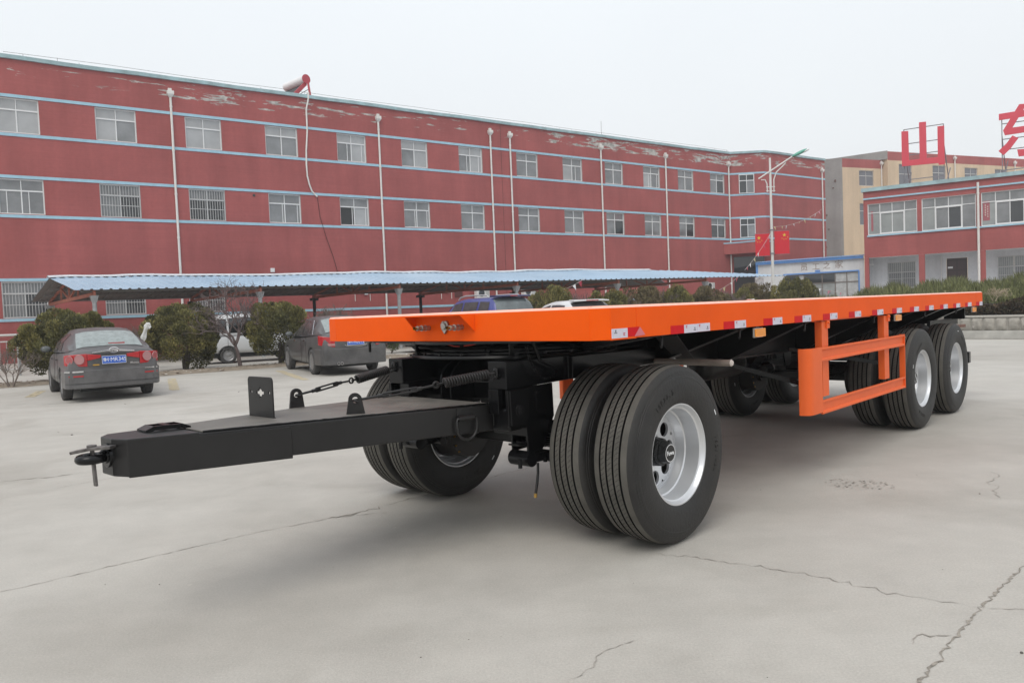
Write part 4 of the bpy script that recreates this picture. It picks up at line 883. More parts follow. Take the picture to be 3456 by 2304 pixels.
b = MB(); b.box((18.03, -.04, 2.37), (18.57, -.002, 2.88)); b.build('wall_plaque', mat('plaque', (.10, .025, .022), .5), MB_)
# shallow blind windows and pipe stubs on the ground floor
for x in (11.6, 12.5, 17.1, 17.8):
    b = MB(); b.cyl((x, -.03, 2.3), (x, -.03, 2.75), .02, n=6); b.build('pipe_stub', pipe_m, MB_)
for x in (12.2, 17.45):
    b = MB(); b.tube([(x-.35, -.06, 2.82), (x-.1, -.1, 2.76), (x, -.06, 2.72)], .03, 6); b.cbox((x+.05, -.06, 2.72), (.2, .1, .14)); b.build('wall_bracket', pvc, MB_)
# solar water heater on the roof edge
SH = thing('solar_heater', 'white solar water heater drum with red end cap on the red building roof edge', 'water heater', fw(9.1, .0, 13.37), FA)
b = MB(); a = Vector((-.75, .55, .30)); c = Vector((.42, .18, .93)); a = Vector((.42, .25, .93))+Vector((-.45, 1.9, -.0)); c = Vector((.42, .25, .93))
b.cyl(a, c, .235, n=24); b.build('tank', pvc, SH, smooth=50)
b = MB(); dd = (c-a).normalized(); b.cyl(c, c+dd*.03, .25, n=24); b.build('end_cap', mat('red_plastic', (.42, .04, .06), .4), SH, smooth=40)
redf = mat('red_frame', (.42, .045, .06), .45)
b = MB(); b.beam(c+Vector((-.02, .05, -.22)), c+Vector((-.72, -.2, -.95)), .07, .2); b.build('collector_side', redf, SH)
b = MB(); b.beam(c+Vector((.08, -.06, -.2)), c+Vector((.15, -.12, -.95)), .07, .1); b.build('rear_leg', redf, SH)
b = MB(); b.beam(c+Vector((.08, 0, -.55)), c+Vector((-.5, -.05, -.93)), .035, .035); b.beam(c+Vector((.1, 0, -.75)), c+Vector((-.3, -.05, -.95)), .03, .03); b.build('stay', worn_st, SH)
b = MB(); 
for i in range(12):
    p = a.lerp(c, (i+.5)/12)+Vector((-.02, .02, -.2)); b.cyl(p, p+Vector((-.72, -.2, -.68)), .028, n=8)
b.build('vacuum_tubes', glass_d, SH, smooth=50)
# outdoor air-conditioner units on brackets below the carport
ac_m = mat('ac_case', (.70, .70, .68), .5, var=.06)
for i, (x0, x1, z0, z1, lab) in enumerate(((19.3, 20.22, 2.27, 2.88, 'white air conditioner unit on the red wall left of the other three'), (22.83, 23.76, 2.33, 2.92, 'white air conditioner unit second from left on the red wall under the carport'), (25.25, 26.21, 2.38, 2.92, 'white air conditioner unit third from left on the red wall under the carport'), (40.23, 41.14, 2.5, 2.98, 'white air conditioner unit alone at the far right end of the red wall'))):
    A_ = thing('air_conditioner', lab, 'air conditioner', fw(x0, .55, 0), FA, 'air conditioner units along the red wall')
    w = x1-x0; b = MB(); b.box((0, 0, z0), (w, .34, z1)); b.build('case', ac_m, A_, bevel=.02)
    b = MB(); b.lathe([(-.012, .06), (-.012, .2), (-.004, .21), (-.004, .0)], 20, axis='Y', c=(w*.36, -.003, (z0+z1)/2)); b.build('fan_grille', glass_d, A_)
    b = MB()
    for k in range(6): b.box((w*.68, -.012, z0+.1+.07*k), (w*.95, -.003, z0+.13+.07*k))
    b.build('louvre', mat('louvre%d' % i, (.5, .5, .49), .5), A_)
    b = MB(); b.box((.1, .0, z0-.05), (.14, .55, z0-.005)); b.box((w-.14, .0, z0-.05), (w-.1, .55, z0-.005)); b.build('wall_bracket', worn_st, A_)
# ================================================================ RIGHT TWO-STOREY BUILDING
RA = atan2(-.554, .833)
RB = thing('gate_office', 'two storey red and white building with a big veranda under rooftop red letters', 'building', (23.87, 50.0, 0), RA)
white_w = wall_mat('white_render', (.66, .67, .69), ridges=False, stain=.06)
RL = 14.0
b = MB(); wall_grid(b, 0, RL, 3.98, 8.36, [(.25, 3.15, 5.48, 7.53), (3.42, 6.38, 5.47, 7.53), (6.66, 9.62, 5.47, 7.53), (9.9, 12.8, 5.47, 7.53)], depth=.2, mi=0, ri=1)
b.quad((0, 0, 3.98), (0, 0, 8.36), (0, 9, 8.36), (0, 9, 3.98)); b.poly([(0, .2, 8.1), (RL, .2, 8.1), (RL, 9, 8.1), (0, 9, 8.1)]); b.quad((RL, 0, 3.98), (RL, 9, 3.98), (RL, 9, 8.36), (RL, 0, 8.36))
b.quad((0, 0, 3.98), (RL, 0, 3.98), (RL, 1.8, 3.98), (0, 1.8, 3.98), 1)
b.build('upper_wall', [red_plain, white_w], RB, fix=False)
b = MB(); wall_grid(b, 0, RL, 0, 3.98, [(1.16, 2.87, 1.9, 3.65), (4.64, 5.83, 1.6, 3.68), (7.45, 9.2, 1.75, 3.61)], y=1.8, depth=.15, mi=0, ri=0); b.quad((.02, .02, 0), (.02, 1.8, 0), (.02, 1.8, 3.98), (.02, .02, 3.98)); b.quad((-.0, 1.8, 0), (-.0, 9, 0), (-.0, 9, 3.98), (-.0, 1.8, 3.98))
b.box((0, -.02, 0), (RL, 1.79, 1.6))
b.build('veranda_wall', white_w, RB, fix=False)
for x0, x1 in ((.0, .26), (3.2, 3.54), (6.56, 6.86), (9.85, 10.15)):
    b = MB(); b.box((x0, .003, 1.62), (x1, .26, 3.975)); b.build('column', red_plain, RB, bevel=.012)
b = MB(); b.box((-.12, -.14, 8.362), (RL, .3, 8.6)); b.build('coping', coping_m, RB)
b = MB(); b.box((-.01, -.07, 7.84), (RL, -.002, 7.94)); b.build('band', blue_band, RB)
b = MB(); b.box((.2, -.07, 5.37), (RL, -.002, 5.465)); b.build('band', blue_band, RB)
interior = mat('interior_wall', (.33, .34, .33), .8)
def office_window(x0, x1, z0, z1, panes, inner):
    fr = .045; zt = z1-(z1-z0)*.29; y = .1; b = MB(); xs = [x0+(x1-x0)*i/4 for i in range(5)]
    for x in (x0, x1-fr): b.box((x, y-.03, z0), (x+fr, y+.03, z1))
    for z in (z0, z1-fr): b.box((x0+fr, y-.03, z), (x1-fr, y+.03, z+fr))
    b.box((x0+fr, y-.028, zt-.025), (x1-fr, y+.028, zt+.025))
    for x in xs[1:-1]: b.box((x-.022, y-.027, z0+fr), (x+.022, y+.027, zt-.025)); b.box((x-.02, y-.027, zt+.025), (x+.02, y+.027, z1-fr))
    b.box((xs[1]+.022, y-.045, z0+.03), (xs[3]-.022, y-.031, z0+.11)); b.box((xs[1]+.022, y-.045, zt-.09), (xs[3]-.022, y-.031, zt-.02)); b.box((xs[1]+.022, y-.045, z0+.11), (xs[1]+.07, y-.031, zt-.09)); b.box((xs[3]-.07, y-.045, z0+.11), (xs[3]-.022, y-.031, zt-.09))
    o = b.build('window', pvc, RB, fix=False)
    for i in range(4):
        for za, zb, t in ((z0+fr, zt-.025, 0), (zt+.025, z1-fr, 1)):
            q = MB(); q.quad((xs[i]+.02, y+.01, za), (xs[i+1]-.02, y+.01, za), (xs[i+1]-.02, y+.01, zb), (xs[i]+.02, y+.01, zb)); q.build('pane', panes[i] if not t else panes[4], o, fix=False)
    return o
office_window(.25, 3.15, 5.48, 7.53, [glass_g, glass_g, glass_g, glass_g, glass_m], None)
office_window(3.42, 6.38, 5.47, 7.53, [glass_g, glass_m, glass_d, glass_m, glass_m], None)
o = office_window(6.66, 9.62, 5.47, 7.53, [glass_g, glass_m, glass_d, glass_m, glass_m], None)
office_window(9.9, 12.8, 5.47, 7.53, [glass_g, glass_m, glass_d, glass_m, glass_m], None)
pst = mat('red_poster', (.35, .10, .12), .6)
b = MB(); b.box((6.74, .104, 5.8), (7.1, .109, 7.0)); po = b.build('window_poster', pst, o)
b = MB(); 
for k in range(5): b.box((6.84, .1005, 6.1+.15*k), (6.9, .1035, 6.2+.15*k)); b.box((6.97, .1005, 6.0+.15*k), (7.02, .1035, 6.1+.15*k))
b.build('poster_lettering', mat('poster_text', (.55, .45, .4), .6), po)
b = MB(); b.box((.44, .104, 5.75), (.56, .109, 7.05)); b.build('window_poster', pst, RB)
o1 = window(RB, 1.16, 2.87, 1.9, 3.65, y=1.9, glass=glass_g, gl_low=[glass_m, glass_m], bars=True, tr=.4)
o2 = window(RB, 7.45, 9.2, 1.75, 3.61, y=1.9, glass=glass_g, gl_low=[glass_g, glass_m], bars=True, tr=.36)
door_m = mat('dark_red_door', (.035, .014, .014), .4)
b = MB(); b.box((4.66, 1.83, 1.6), (5.81, 1.9, 3.67)); d_ = b.build('door', door_m, RB)
b = MB()
for x in (4.78, 5.28):
    for z0, z1 in ((1.75, 2.3), (2.4, 2.85), (2.95, 3.5)): b.box((x, 1.822, z0), (x+.4, 1.829, z1))
b.build('door_panels', mat('door_panel', (.05, .022, .022), .35), d_)
b = MB(); b.box((4.72, 1.815, 3.02), (5.0, 1.8215, 3.14)); b.build('door_plate', pvc, d_)
downpipe(RB, 6.5, 8.2, 0.3, y=-.16, r=.07, hop=False)
b = MB(); b.cyl((4.35, 1.77, 1.9), (4.35, 1.77, 3.9), .02, n=6); b.build('conduit', pipe_m, RB)
b = MB(); b.cyl((.35, 1.0, 3.97), (.35, 1.0, 3.6), .012, n=6); b.box((.15, .95, 3.5), (.42, 1.05, 3.6)); b.build('hanging_lamp', pvc, RB)
# rooftop letters, each on its own scaffold
sign_red = mat('sign_red', (.64, .055, .085), .5, var=.05, vscale=1.5)
stl = mat('scaffold_steel', (.20, .20, .22), .6, var=.2)
S1 = thing('rooftop_sign_letter', 'red rooftop character with three uprights like a trident on a steel scaffold', 'sign', (23.87, 50.0, 0), RA, 'red characters on the office roof')
def slab(polys, nm, par, y0=.96, y1=1.06):
    b = MB()
    for pl in polys: b.prism([(x, y0, z) for x, z in pl], [(x, y1, z) for x, z in pl])
    return b.build(nm, sign_red, par)
slab([[(2.24, 9.91), (2.24, 12.19), (2.64, 12.16), (2.66, 10.25), (3.28, 10.25), (3.27, 12.61), (3.67, 12.59), (3.68, 10.24), (4.31, 10.22), (4.31, 12.17), (4.69, 12.16), (4.69, 9.70), (4.35, 9.71), (4.34, 9.83)]], 'character', S1)
def scaffold(par, x0, x1, zb, zt, rows, ys=1.16):
    b = MB()
    for x in (x0, x1): b.beam((x, ys, 8.12), (x, ys, zt), .05, .05); b.beam((x, ys+.05, zt-1.2), (x+.25, ys+1.6, 8.12), .05, .05); b.beam((x+.02, ys, 8.14), (x+.3, ys+1.0, 9.6), .05, .05)
    for z in rows: b.beam((x0-.02, ys-.055, z), (x1+.02, ys-.055, z), .05, .05, up=(0, 0, 1))
    return b.build('scaffold', stl, par)
scaffold(S1, 2.37, 4.64, 8.1, 12.32, (12.3, 11.35, 10.6, 9.0))
S2 = thing('rooftop_sign_letter', 'red rooftop character cut by the right picture edge with slanted strokes', 'sign', (23.87, 50.0, 0), RA, 'red characters on the office roof')
slab([[(7.63, 11.99), (7.63, 12.37), (10.35, 12.40), (10.35, 12.0)]], 'stroke', S2, .96, 1.055)
slab([[(8.68, 12.78), (9.07, 12.74), (8.32, 11.42), (10.0, 11.42), (10.0, 11.06), (7.93, 11.02), (7.84, 11.33)]], 'stroke', S2, .955, 1.06)
slab([[(9.0, 12.0), (9.4, 12.0), (9.4, 9.6), (8.62, 9.62), (8.55, 10.05), (9.0, 10.02)]], 'stroke', S2, .95, 1.05)
slab([[(8.31, 10.94), (8.62, 10.74), (8.2, 10.15), (7.85, 9.81), (7.59, 10.1), (8.0, 10.5)]], 'stroke', S2, .957, 1.05)
slab([[(9.75, 10.72), (10.05, 10.95), (10.6, 10.1), (10.3, 9.85)]], 'stroke', S2, .957, 1.05)
scaffold(S2, 7.78, 10.3, 8.1, 12.2, (11.75, 10.8, 10.15, 8.9))
# ================================================================ STAFF HUT
HT = thing('staff_hut', 'low white hut with blue trim and faded characters beside the two storey office', 'building', (24.13, 50.6, 0), RA)
hut_w = wall_mat('hut_white', (.62, .63, .64), ridges=False, stain=.08)
blue_t = mat('blue_trim', (.10, .27, .62), .5, var=.08)
b = MB(); wall_grid(b, -7.1, 0, 0, 4.02, [(-5.28, -.38, 1.0, 3.16)], depth=.12, mi=0, ri=0); b.quad((-7.1, 0, 0), (-7.1, 0, 4.0), (-7.1, 5, 4.0), (-7.1, 5, 0)); b.build('wall', hut_w, HT, fix=False)
b = MB(); b.box((-7.22, -.18, 4.03), (-.02, -.10, 4.19)); b.box((-7.24, -.06, 0), (-7.101, .1, 4.02)); b.box((-7.24, -.06, 4.021), (-.02, .0, 4.03)); b.build('blue_edge', blue_t, HT)
b = MB(); n = 36
for i in range(n):
    x0 = -7.25+7.2*i/n; x1 = -7.25+7.2*(i+1)/n; xm = (x0+x1)/2
    b.prism([(x0, -.25, 4.20), (xm-.05, -.25, 4.20), (xm-.03, -.25, 4.235), (xm+.03, -.25, 4.235), (xm+.05, -.25, 4.20), (x1, -.25, 4.20), (x1, -.25, 4.195), (x0, -.25, 4.195)], [(x0, 5, 4.5), (xm-.05, 5, 4.5), (xm-.03, 5, 4.535), (xm+.03, 5, 4.535), (xm+.05, 5, 4.5), (x1, 5, 4.5), (x1, 5, 4.495), (x0, 5, 4.495)])
b.build('roof', mat('blue_roof', (.22, .42, .70), .5, var=.1), HT, fix=False)
b = MB(); b.box((-5.32, -.04, 3.165), (-.32, -.002, 3.25)); b.box((-.38, -.04, 1.0), (-.3, -.002, 3.164)); b.build('window_surround', blue_t, HT)
brown_f = mat('bronze_frame', (.16, .135, .12), .5)
b = MB(); xs = [-5.26, -4.3, -3.95, -2.75, -1.9, -1.15, -.4]
for x in xs: b.box((x, .04, 1.0), (x+.06, .1, 3.15))
b.box((-5.26, .04, 2.45), (-.36, .101, 2.51)); b.box((-5.26, .04, 3.1), (-.36, .102, 3.155)); hw = b.build('window', brown_f, HT, fix=False)
curt = mat('curtain', (.42, .43, .43), .7, var=.2, vscale=5)
for i, (x0, x1) in enumerate(zip(xs, xs[1:])):
    for za, zb in ((1.0, 2.45), (2.51, 3.1)):
        low = za < 2; g = (curt if i >= 4 else glass_g) if low else [glass_d, curt, glass_d, glass_d, curt, curt][i]
        q = MB(); q.quad((x0+.06, .08, za), (x1, .08, za), (x1, .08, zb), (x0+.06, .08, zb)); q.build('pane', g, hw, fix=False)
txt = mat('faded_lettering', (.24, .17, .14), .8)
for ch_, x, z, s_ in (('员', -3.89, 3.62, .54), ('工', -3.1, 3.62, .54), ('之', -2.39, 3.64, .52), ('家', -1.61, 3.67, .58)):
    text_part('wall_lettering', ch_, s_*1.0, txt, HT, frameM((x, -.006, z), (1, 0, 0), (0, 0, 1)), .003, -.002)
b = MB(); b.box((-3.15, -.05, 3.27), (-2.82, -.041, 3.4)); b.build('door_number', mat('blue_plate', (.12, .25, .55), .5), HT)
# ================================================================ YELLOW BUILDING BEHIND
YA = atan2(.372, .928)
YB = thing('yellow_building', 'pale yellow building with a red parapet behind the office roof', 'building', (32.41, 72.0, 0), YA)
yel_w = wall_mat('cream_render', (.62, .48, .34), ridges=False, stain=.07)
conc = wall_mat('bare_concrete', (.29, .275, .265), ridges=False, stain=.18)
yw = [(2.14, 4.05, 12.2, 13.7), (2.14, 4.05, 8.4, 10.5), (6.73, 8.5, 11.6, 14.35), (11.39, 13.28, 12.3, 14.37), (16.01, 17.95, 12.5, 14.31), (20.58, 22.54, 12.5, 14.3), (25.2, 27.1, 12.5, 14.3)]
b = MB(); wall_grid(b, 0, 5.25, 0, 13.92, [o for o in yw if o[0] < 5], depth=.15, mi=0, ri=0); wall_grid(b, 5.25, 40, 0, 14.66, [o for o in yw if o[0] > 5], y=-.6, depth=.15, mi=0, ri=0); b.quad((5.25, -.6, 0), (5.25, 0, 0), (5.25, 0, 15.5), (5.25, -.6, 15.5)); b.build('wall', yel_w, YB, fix=False)
b = MB(); b.quad((0, 0, 13.92), (5.25, 0, 13.92), (5.25, 0, 14.76), (0, 0, 14.76)); b.quad((5.25, -.6, 14.66), (40, -.6, 14.66), (40, -.6, 15.52), (5.25, -.6, 15.52)); b.build('parapet', red_plain, YB, fix=False)
b = MB(); b.prism([(0, 0, 14.8), (-.2, .1, 14.8), (-3.4, 3.6, 15.0), (0, 9, 14.8)], [(0, 0, 0), (-.2, .1, 0), (-3.4, 3.6, 0), (0, 9, 0)]); b.prism([(5.25, -.6, 15.6), (5.3, -.5, 15.6), (5.3, 9, 15.6), (-2, 9, 15.4)], [(5.25, -.6, 14.77), (5.3, -.5, 14.77), (5.3, 9, 14.77), (-2, 9, 14.77)]); gb = b.build('bare_end_wall', conc, YB)
b = MB(); rng = random.Random(3)
for i in range(26):
    t_ = rng.uniform(.05, .95); z = rng.uniform(4, 14); p = Vector((-.2, .1, z)).lerp(Vector((-3.4, 3.6, z)), t_); q = MB()
    b.cbox(p+Vector((-.02, -.02, 0)), (rng.uniform(.1, .3), .06, rng.uniform(.08, .25)), M=None)
b.build('putlog_holes', mat('brick_scar', (.16, .10, .085), .9), gb)
for o in yw:
    y = .1 if o[0] < 5 else -.5
    window(YB, o[0], o[1], o[2], o[3], y=y, glass=glass_mat('glass_mauve_%d' % yw.index(o), (.13, .13, .15)), tr=.35, fm=brown_f if False else bars_m, fr=.05)
downpipe(YB, 5.02, 14.5, y=-.07); downpipe(YB, 14.47, 15.25, y=-.7); downpipe(YB, 23.6, 15.1, y=-.7)
# ================================================================ CARPORT
cA = Vector((-14.91, 26.2, 0)); cB = Vector((15.68, 41.98, 0)); cd = (cB-cA); CLEN = cd.length; cd.normalize(); CA = atan2(cd.y, cd.x); CW = 7.94; SK = .26
CP = thing('carport', 'long open carport with a pale blue corrugated gable roof before the red building', 'carport', cA, CA)
blue_r = mat('blue_sheet', (.31, .46, .61), .38, var=.12, vscale=.5, dust=.55, dcol=(.52, .56, .60), dscale=.25)
under_m = mat('sheet_underside', (.16, .155, .15), .7, dust=.3)
ZE, ZR = 2.75, 3.42; RT = CLEN-5.6
def ridge_wob(x): return .028*sin(x*.62)+.014*sin(x*2.1+1)
def sheet(x0, x1, side, hip=False):
    b = MB(); pitch = .30; n = max(1, round((x1-x0)/pitch))
    def row(x, dz):
        yv0, z0, yv1, z1 = (0, ZE, CW/2, ZR) if side == 0 else (CW, ZE-.12, CW/2, ZR)
        f = 1.0
        if x > RT: f = max(0.0, 1-(x-RT)/(CLEN-RT))          # hipped far end
        y1_ = yv0+(yv1-yv0)*f; zz1 = z0+(z1-z0)*f
        k = ridge_wob(x)*f
        return [(x-SK*y, y, z) for x, y, z in ((x, yv0, z0+dz), (x, (yv0*2+y1_)/3, (z0*2+zz1)/3+dz+.01), (x, (yv0+2*y1_)/3, (z0+2*zz1)/3+dz+k*.6), (x, y1_, zz1+dz+k))]
    rows = []
    for i in range(n):
        xa = x0+(x1-x0)*i/n; w = (x1-x0)/n
        rows += [row(xa+w*.02, 0), row(xa+w*.60, 0), row(xa+w*.68, .038), row(xa+w*.90, .038), row(xa+w*.98, 0)]
    rows.append(row(x1-.004, 0))
    vs = [p for r in rows for p in r]; fs = []
    for i in range(len(rows)-1):
        for j in range(3): fs.append((i*4+j, (i+1)*4+j, (i+1)*4+j+1, i*4+j+1))
    b.add(vs, fs); b.add([(x, y, z-.012) for x, y, z in vs], [tuple(reversed(f)) for f in fs], 1)
    return b.build('roof_sheet', [blue_r, under_m], CP, smooth=25, fix=False)
x = -.35
while x < CLEN-.3:
    x1 = min(x+2.7, CLEN); sheet(x, x1, 0); sheet(x, x1, 1); x = x1
b = MB(); n = 40                                                     # ridge cap
rp = [(-.4+(RT+.4)*i/n, ridge_wob(-.4+(RT+.4)*i/n)) for i in range(n+1)]
for (xa, ka), (xb, kb) in zip(rp, rp[1:]):
    ka += .02*sin(xa*3.1)**2; kb += .02*sin(xb*3.1)**2
    b.quad((xa, CW/2-.24, ZR-.0+ka), (xb, CW/2-.24, ZR-.0+kb), (xb, CW/2, ZR+.085+kb), (xa, CW/2, ZR+.085+ka)); b.quad((xa, CW/2, ZR+.085+ka), (xb, CW/2, ZR+.085+kb), (xb, CW/2+.24, ZR-.0+kb), (xa, CW/2+.24, ZR-.0+ka))
b.v = [(x-SK*y, y, z) for x, y, z in b.v]; b.build('ridge_cap', mat('ridge_white', (.62, .67, .72), .5, var=.12, dust=.2), CP, fix=False)
truss_m = mat('red_oxide_steel', (.38, .13, .085), .6, var=.2); grey_st = mat('grey_post', (.30, .31, .32), .55, var=.2, vscale=5)
dark_st = mat('dark_post', (.02, .02, .022), .6)
def truss(x, m):
    b = MB(); yb0, yb1 = .15, CW-.15
    b.beam((x, yb0, ZE-.14), (x, yb1, ZE-.26), .08, .12); b.beam((x, yb0, ZE-.06), (x, CW/2, ZR-.09), .07, .08); b.beam((x, yb1, ZE-.18), (x, CW/2, ZR-.09), .07, .08)
    b.beam((x, CW/2, ZE-.15), (x, CW/2, ZR-.1), .06, .06)
    for y in (CW*.32, CW*.68): zt = ZE+(ZR-ZE)*(1-abs(y-CW/2)/(CW/2))-.1; b.beam((x, y, ZE-.2), (x, y, zt), .06, .06); b.beam((x, CW/2, ZE-.2), (x, y, zt), .06, .06)
    b.v = [(x-SK*y, y, z) for x, y, z in b.v]; return b.build('truss', m, CP, fix=False)
xs_ = [.3+5.67*i for i in range(6)]
for i, x in enumerate(xs_):
    truss(x, truss_m)
    b = MB(); b.cyl((x, .25, 0), (x, .25, ZE-.42), .07, n=12); b.prism([(x-.12, .12, ZE-.2), (x+.12, .12, ZE-.2), (x+.12, .38, ZE-.2), (x-.12, .38, ZE-.2)], [(x-.07, .18, ZE-.44), (x+.07, .18, ZE-.44), (x+.07, .32, ZE-.44), (x-.07, .32, ZE-.44)]); b.v = [(x-SK*y, y, z) for x, y, z in b.v]; b.build('front_post', grey_st, CP, smooth=40)
    b = MB(); b.cyl((x, CW-.25, 0), (x, CW-.25, ZE-.42), .075, n=12); b.cbox((x, CW-.25, ZE-.36), (.3, .3, .14)); b.v = [(x-SK*y, y, z) for x, y, z in b.v]; b.build('rear_post', grey_st if i == 0 else dark_st, CP, smooth=40)
b = MB()
for y, z in ((.3, ZE+.0), (1.35, ZE+.17), (2.5, ZE+.37), (CW-2.5, ZE+.32), (CW-1.35, ZE+.12), (CW-.3, ZE-.08)): b.box((-.1, y-.03, z-.07), (RT, y+.03, z-.01))
b.v = [(x-SK*y, y, z) for x, y, z in b.v]; b.build('purlins', under_m, CP, fix=False)
# ================================================================ RAILING left
RG = thing('steel_railing', 'bright stainless steel railing at the left edge beside the first bush', 'railing', (-15.59, 23.45, 0), FA)
inox = mat('stainless', (.62, .60, .57), .25, metal=.85)
b = MB(); b.cyl((-6, 0, 1.33), (1.9, 0, 1.27), .038, n=10); b.build('top_rail', inox, RG, smooth=50)
b = MB(); b.cyl((-6, 0, 1.12), (1.9, 0, 1.07), .022, n=8); b.build('mid_rail', inox, RG, smooth=50)
b = MB(); b.cyl((-6, 0, .2), (1.9, 0, .2), .022, n=8); b.build('bottom_rail', inox, RG, smooth=50)
for x in (-4.0, -2.0, .0, 1.8):
    b = MB(); b.cyl((x, 0, 0), (x, 0, 1.29), .045, n=10); b.build('post', mat('galv', (.33, .33, .33), .5) if 'galv' not in MATS else MATS['galv'], RG, smooth=50)
b = MB()
for i in range(44): b.cyl((-5.9+.175*i, 0, .21), (-5.9+.175*i, 0, 1.1), .010, n=6)
tag(b.build('balusters', MATS['galv'], RG, fix=False), kind='stuff')
# ================================================================ STREET LAMP with flags
LP = Vector((12.95, 36.6, 0))
LM = thing('street_lamp', 'tall white street lamp with a single arm and green lamp head between the bushes', 'street lamp', LP, 0)
lw = mat('lamp_white', (.70, .70, .68), .45, var=.08, dust=.2, dcol=(.4, .33, .26))
b = MB(); b.cyl((0, 0, 0), (0, 0, 8.35), .085, .05, n=14); b.build('pole', lw, LM, smooth=50)
b = MB(); a0 = Vector((-.58, 0, 7.36)); a1 = Vector((1.05, -.1, 8.35)); b.cyl(a0, a1, .035, n=8); b.build('arm', lw, LM, smooth=50)
b = MB(); b.tube([(.16, 0, 6.7), (.17, 0, 7.3), (.3, 0, 7.65), (.6, -.04, 7.92), (.75, -.06, 8.08)], .028, 8); b.tube([(-.16, 0, 6.7), (-.17, 0, 7.1), (-.26, 0, 7.3), (-.45, 0, 7.3)], .028, 8)
for z in (6.75, 6.95): b.cyl((-.22, 0, z), (.22, 0, z), .022, n=6)
b.build('scroll_brace', lw, LM, smooth=60)
b = MB(); b.sphere((0, 0, 0), (.42, .13, .085), 16, 8); hd = b.build('lamp_head', mat('lamp_green', (.10, .36, .27), .35), LM, smooth=60)
hd.matrix_local = Matrix.Translation((1.42, -.12, 8.52)) @ Matrix.Rotation(-.42, 4, 'Y')
b = MB(); b.sphere((.25, 0, -.035), (.26, .11, .06), 12, 6); b.build('lens', pvc, hd, smooth=60)
for z in (4.85, 3.7): b = MB(); b.cyl((0, 0, z-.03), (0, 0, z+.03), .105, n=14); b.build('collar', stl, LM)
flag_red = mat('flag_red', (.62, .015, .03), .5, var=.04); star_y = mat('star_yellow', (.75, .55, .05), .5)
def star(b, cx, cz, r, rot=0, y=-.016):
    pts = [(cx+(r if i % 2 == 0 else r*.4)*sin(rot+pi*i/5), y, cz+(r if i % 2 == 0 else r*.4)*cos(rot+pi*i/5)) for i in range(10)]; b.poly(pts)
for x0, x1, z0, z1, mir, lab in ((-.83, -.13, 3.60, 4.68, 1, 'small red flag with five yellow stars left of the lamp post'), (.12, .84, 3.66, 4.78, -1, 'small red flag with five yellow stars right of the lamp post')):
    F = thing('flag', lab, 'flag', LP+Vector((0, -.02, 0)), 0, 'flags on the street lamp')
    b = MB(); b.box((x0, -.012, z0), (x1, .0, z1)); b.build('flag_panel', flag_red, F)
    b = MB(); b.box((x0, -.006, z1+.002), (x1, .012, z1+.02)); b.box((x0, -.006, z0-.02), (x1, .012, z0-.002)); b.build('flag_rod', stl, F)
    cx = x0+.18 if mir == 1 else x1-.24; cz = z1-.2; b = MB(); star(b, cx, cz, .1); b.build('large_star', star_y, F, fix=False)
    for k in range(4):
        a = radians(200+40*k) if True else 0; b = MB(); aa = [radians(d) for d in ((215, 250, 285, 322))][k] if mir == 1 else [radians(d) for d in ((230, 262, 295, 328))][k]
        star(b, cx+.18*cos(aa), cz+.21*sin(aa)-.0, .033, .3*k); b.build('small_star', star_y, F, fix=False)
# bunting strings
wire_m = mat('string', (.5, .45, .43), .7); pen = [mat('pennant_white', (.72, .72, .74), .7), mat('pennant_pink', (.6, .25, .32), .7), mat('pennant_yellow', (.62, .55, .3), .7), mat('pennant_red', (.5, .06, .1), .7)]
def bunting(p0, p1, sag, n, lab, seed, size=.16):
    rng = random.Random(seed); B = thing('bunting_string', lab, 'bunting', p0, 0, 'strings of small pennants'); p0 = Vector(p0); d = Vector(p1)-p0
    at = lambda t: d*t+Vector((0, 0, -sag*4*t*(1-t)))
    b = MB(); b.tube([at(i/14) for i in range(15)], .008, 4); b.build('string', wire_m, B, fix=False)
    for i in range(n):
        c = at((i+.5+rng.uniform(-.2, .2))/n); dd = d.normalized(); s_ = size*rng.uniform(.6, 1.1); lean = Vector((rng.uniform(-.5, .5), rng.uniform(-.5, .5), 0))*s_; th_ = Vector((0, 0, 1)).cross(dd).normalized()*.003
        A_ = [c-dd*s_*.45, c+dd*s_*.45, c+lean+Vector((0, 0, -s_*1.1))]; q = MB(); q.prism([p-th_ for p in A_], [p+th_ for p in A_]); q.build('pennant', pen[rng.choice((0, 0, 1, 2, 3))], B, fix=False)
bunting(LP+Vector((0, -.1, 5.0)), (17.5, 41.5, 6.35), .25, 9, 'pennant string rising from the lamp post to the right', 1)
bunting(LP+Vector((0, -.1, 4.85)), (10.9, 34.5, 2.85), .12, 7, 'pennant string hanging down from the lamp post to the left', 2, .2)
bunting((10.5, 34.0, 2.6), (8.6, 32.6, 1.75), .12, 5, 'pennant string dropping onto the bare shrubs left of the lamp', 3, .2)
bunting((13.2, 34.2, 2.2), (15.5, 34.5, 1.6), .05, 5, 'pennant string draped over the big green bush below the lamp', 4, .15)
bunting((2.9, 28.9, 2.55), (1.9, 28.2, 2.1), .05, 3, 'short pennant string in the bare twigs near the white hatchback', 5, .22)
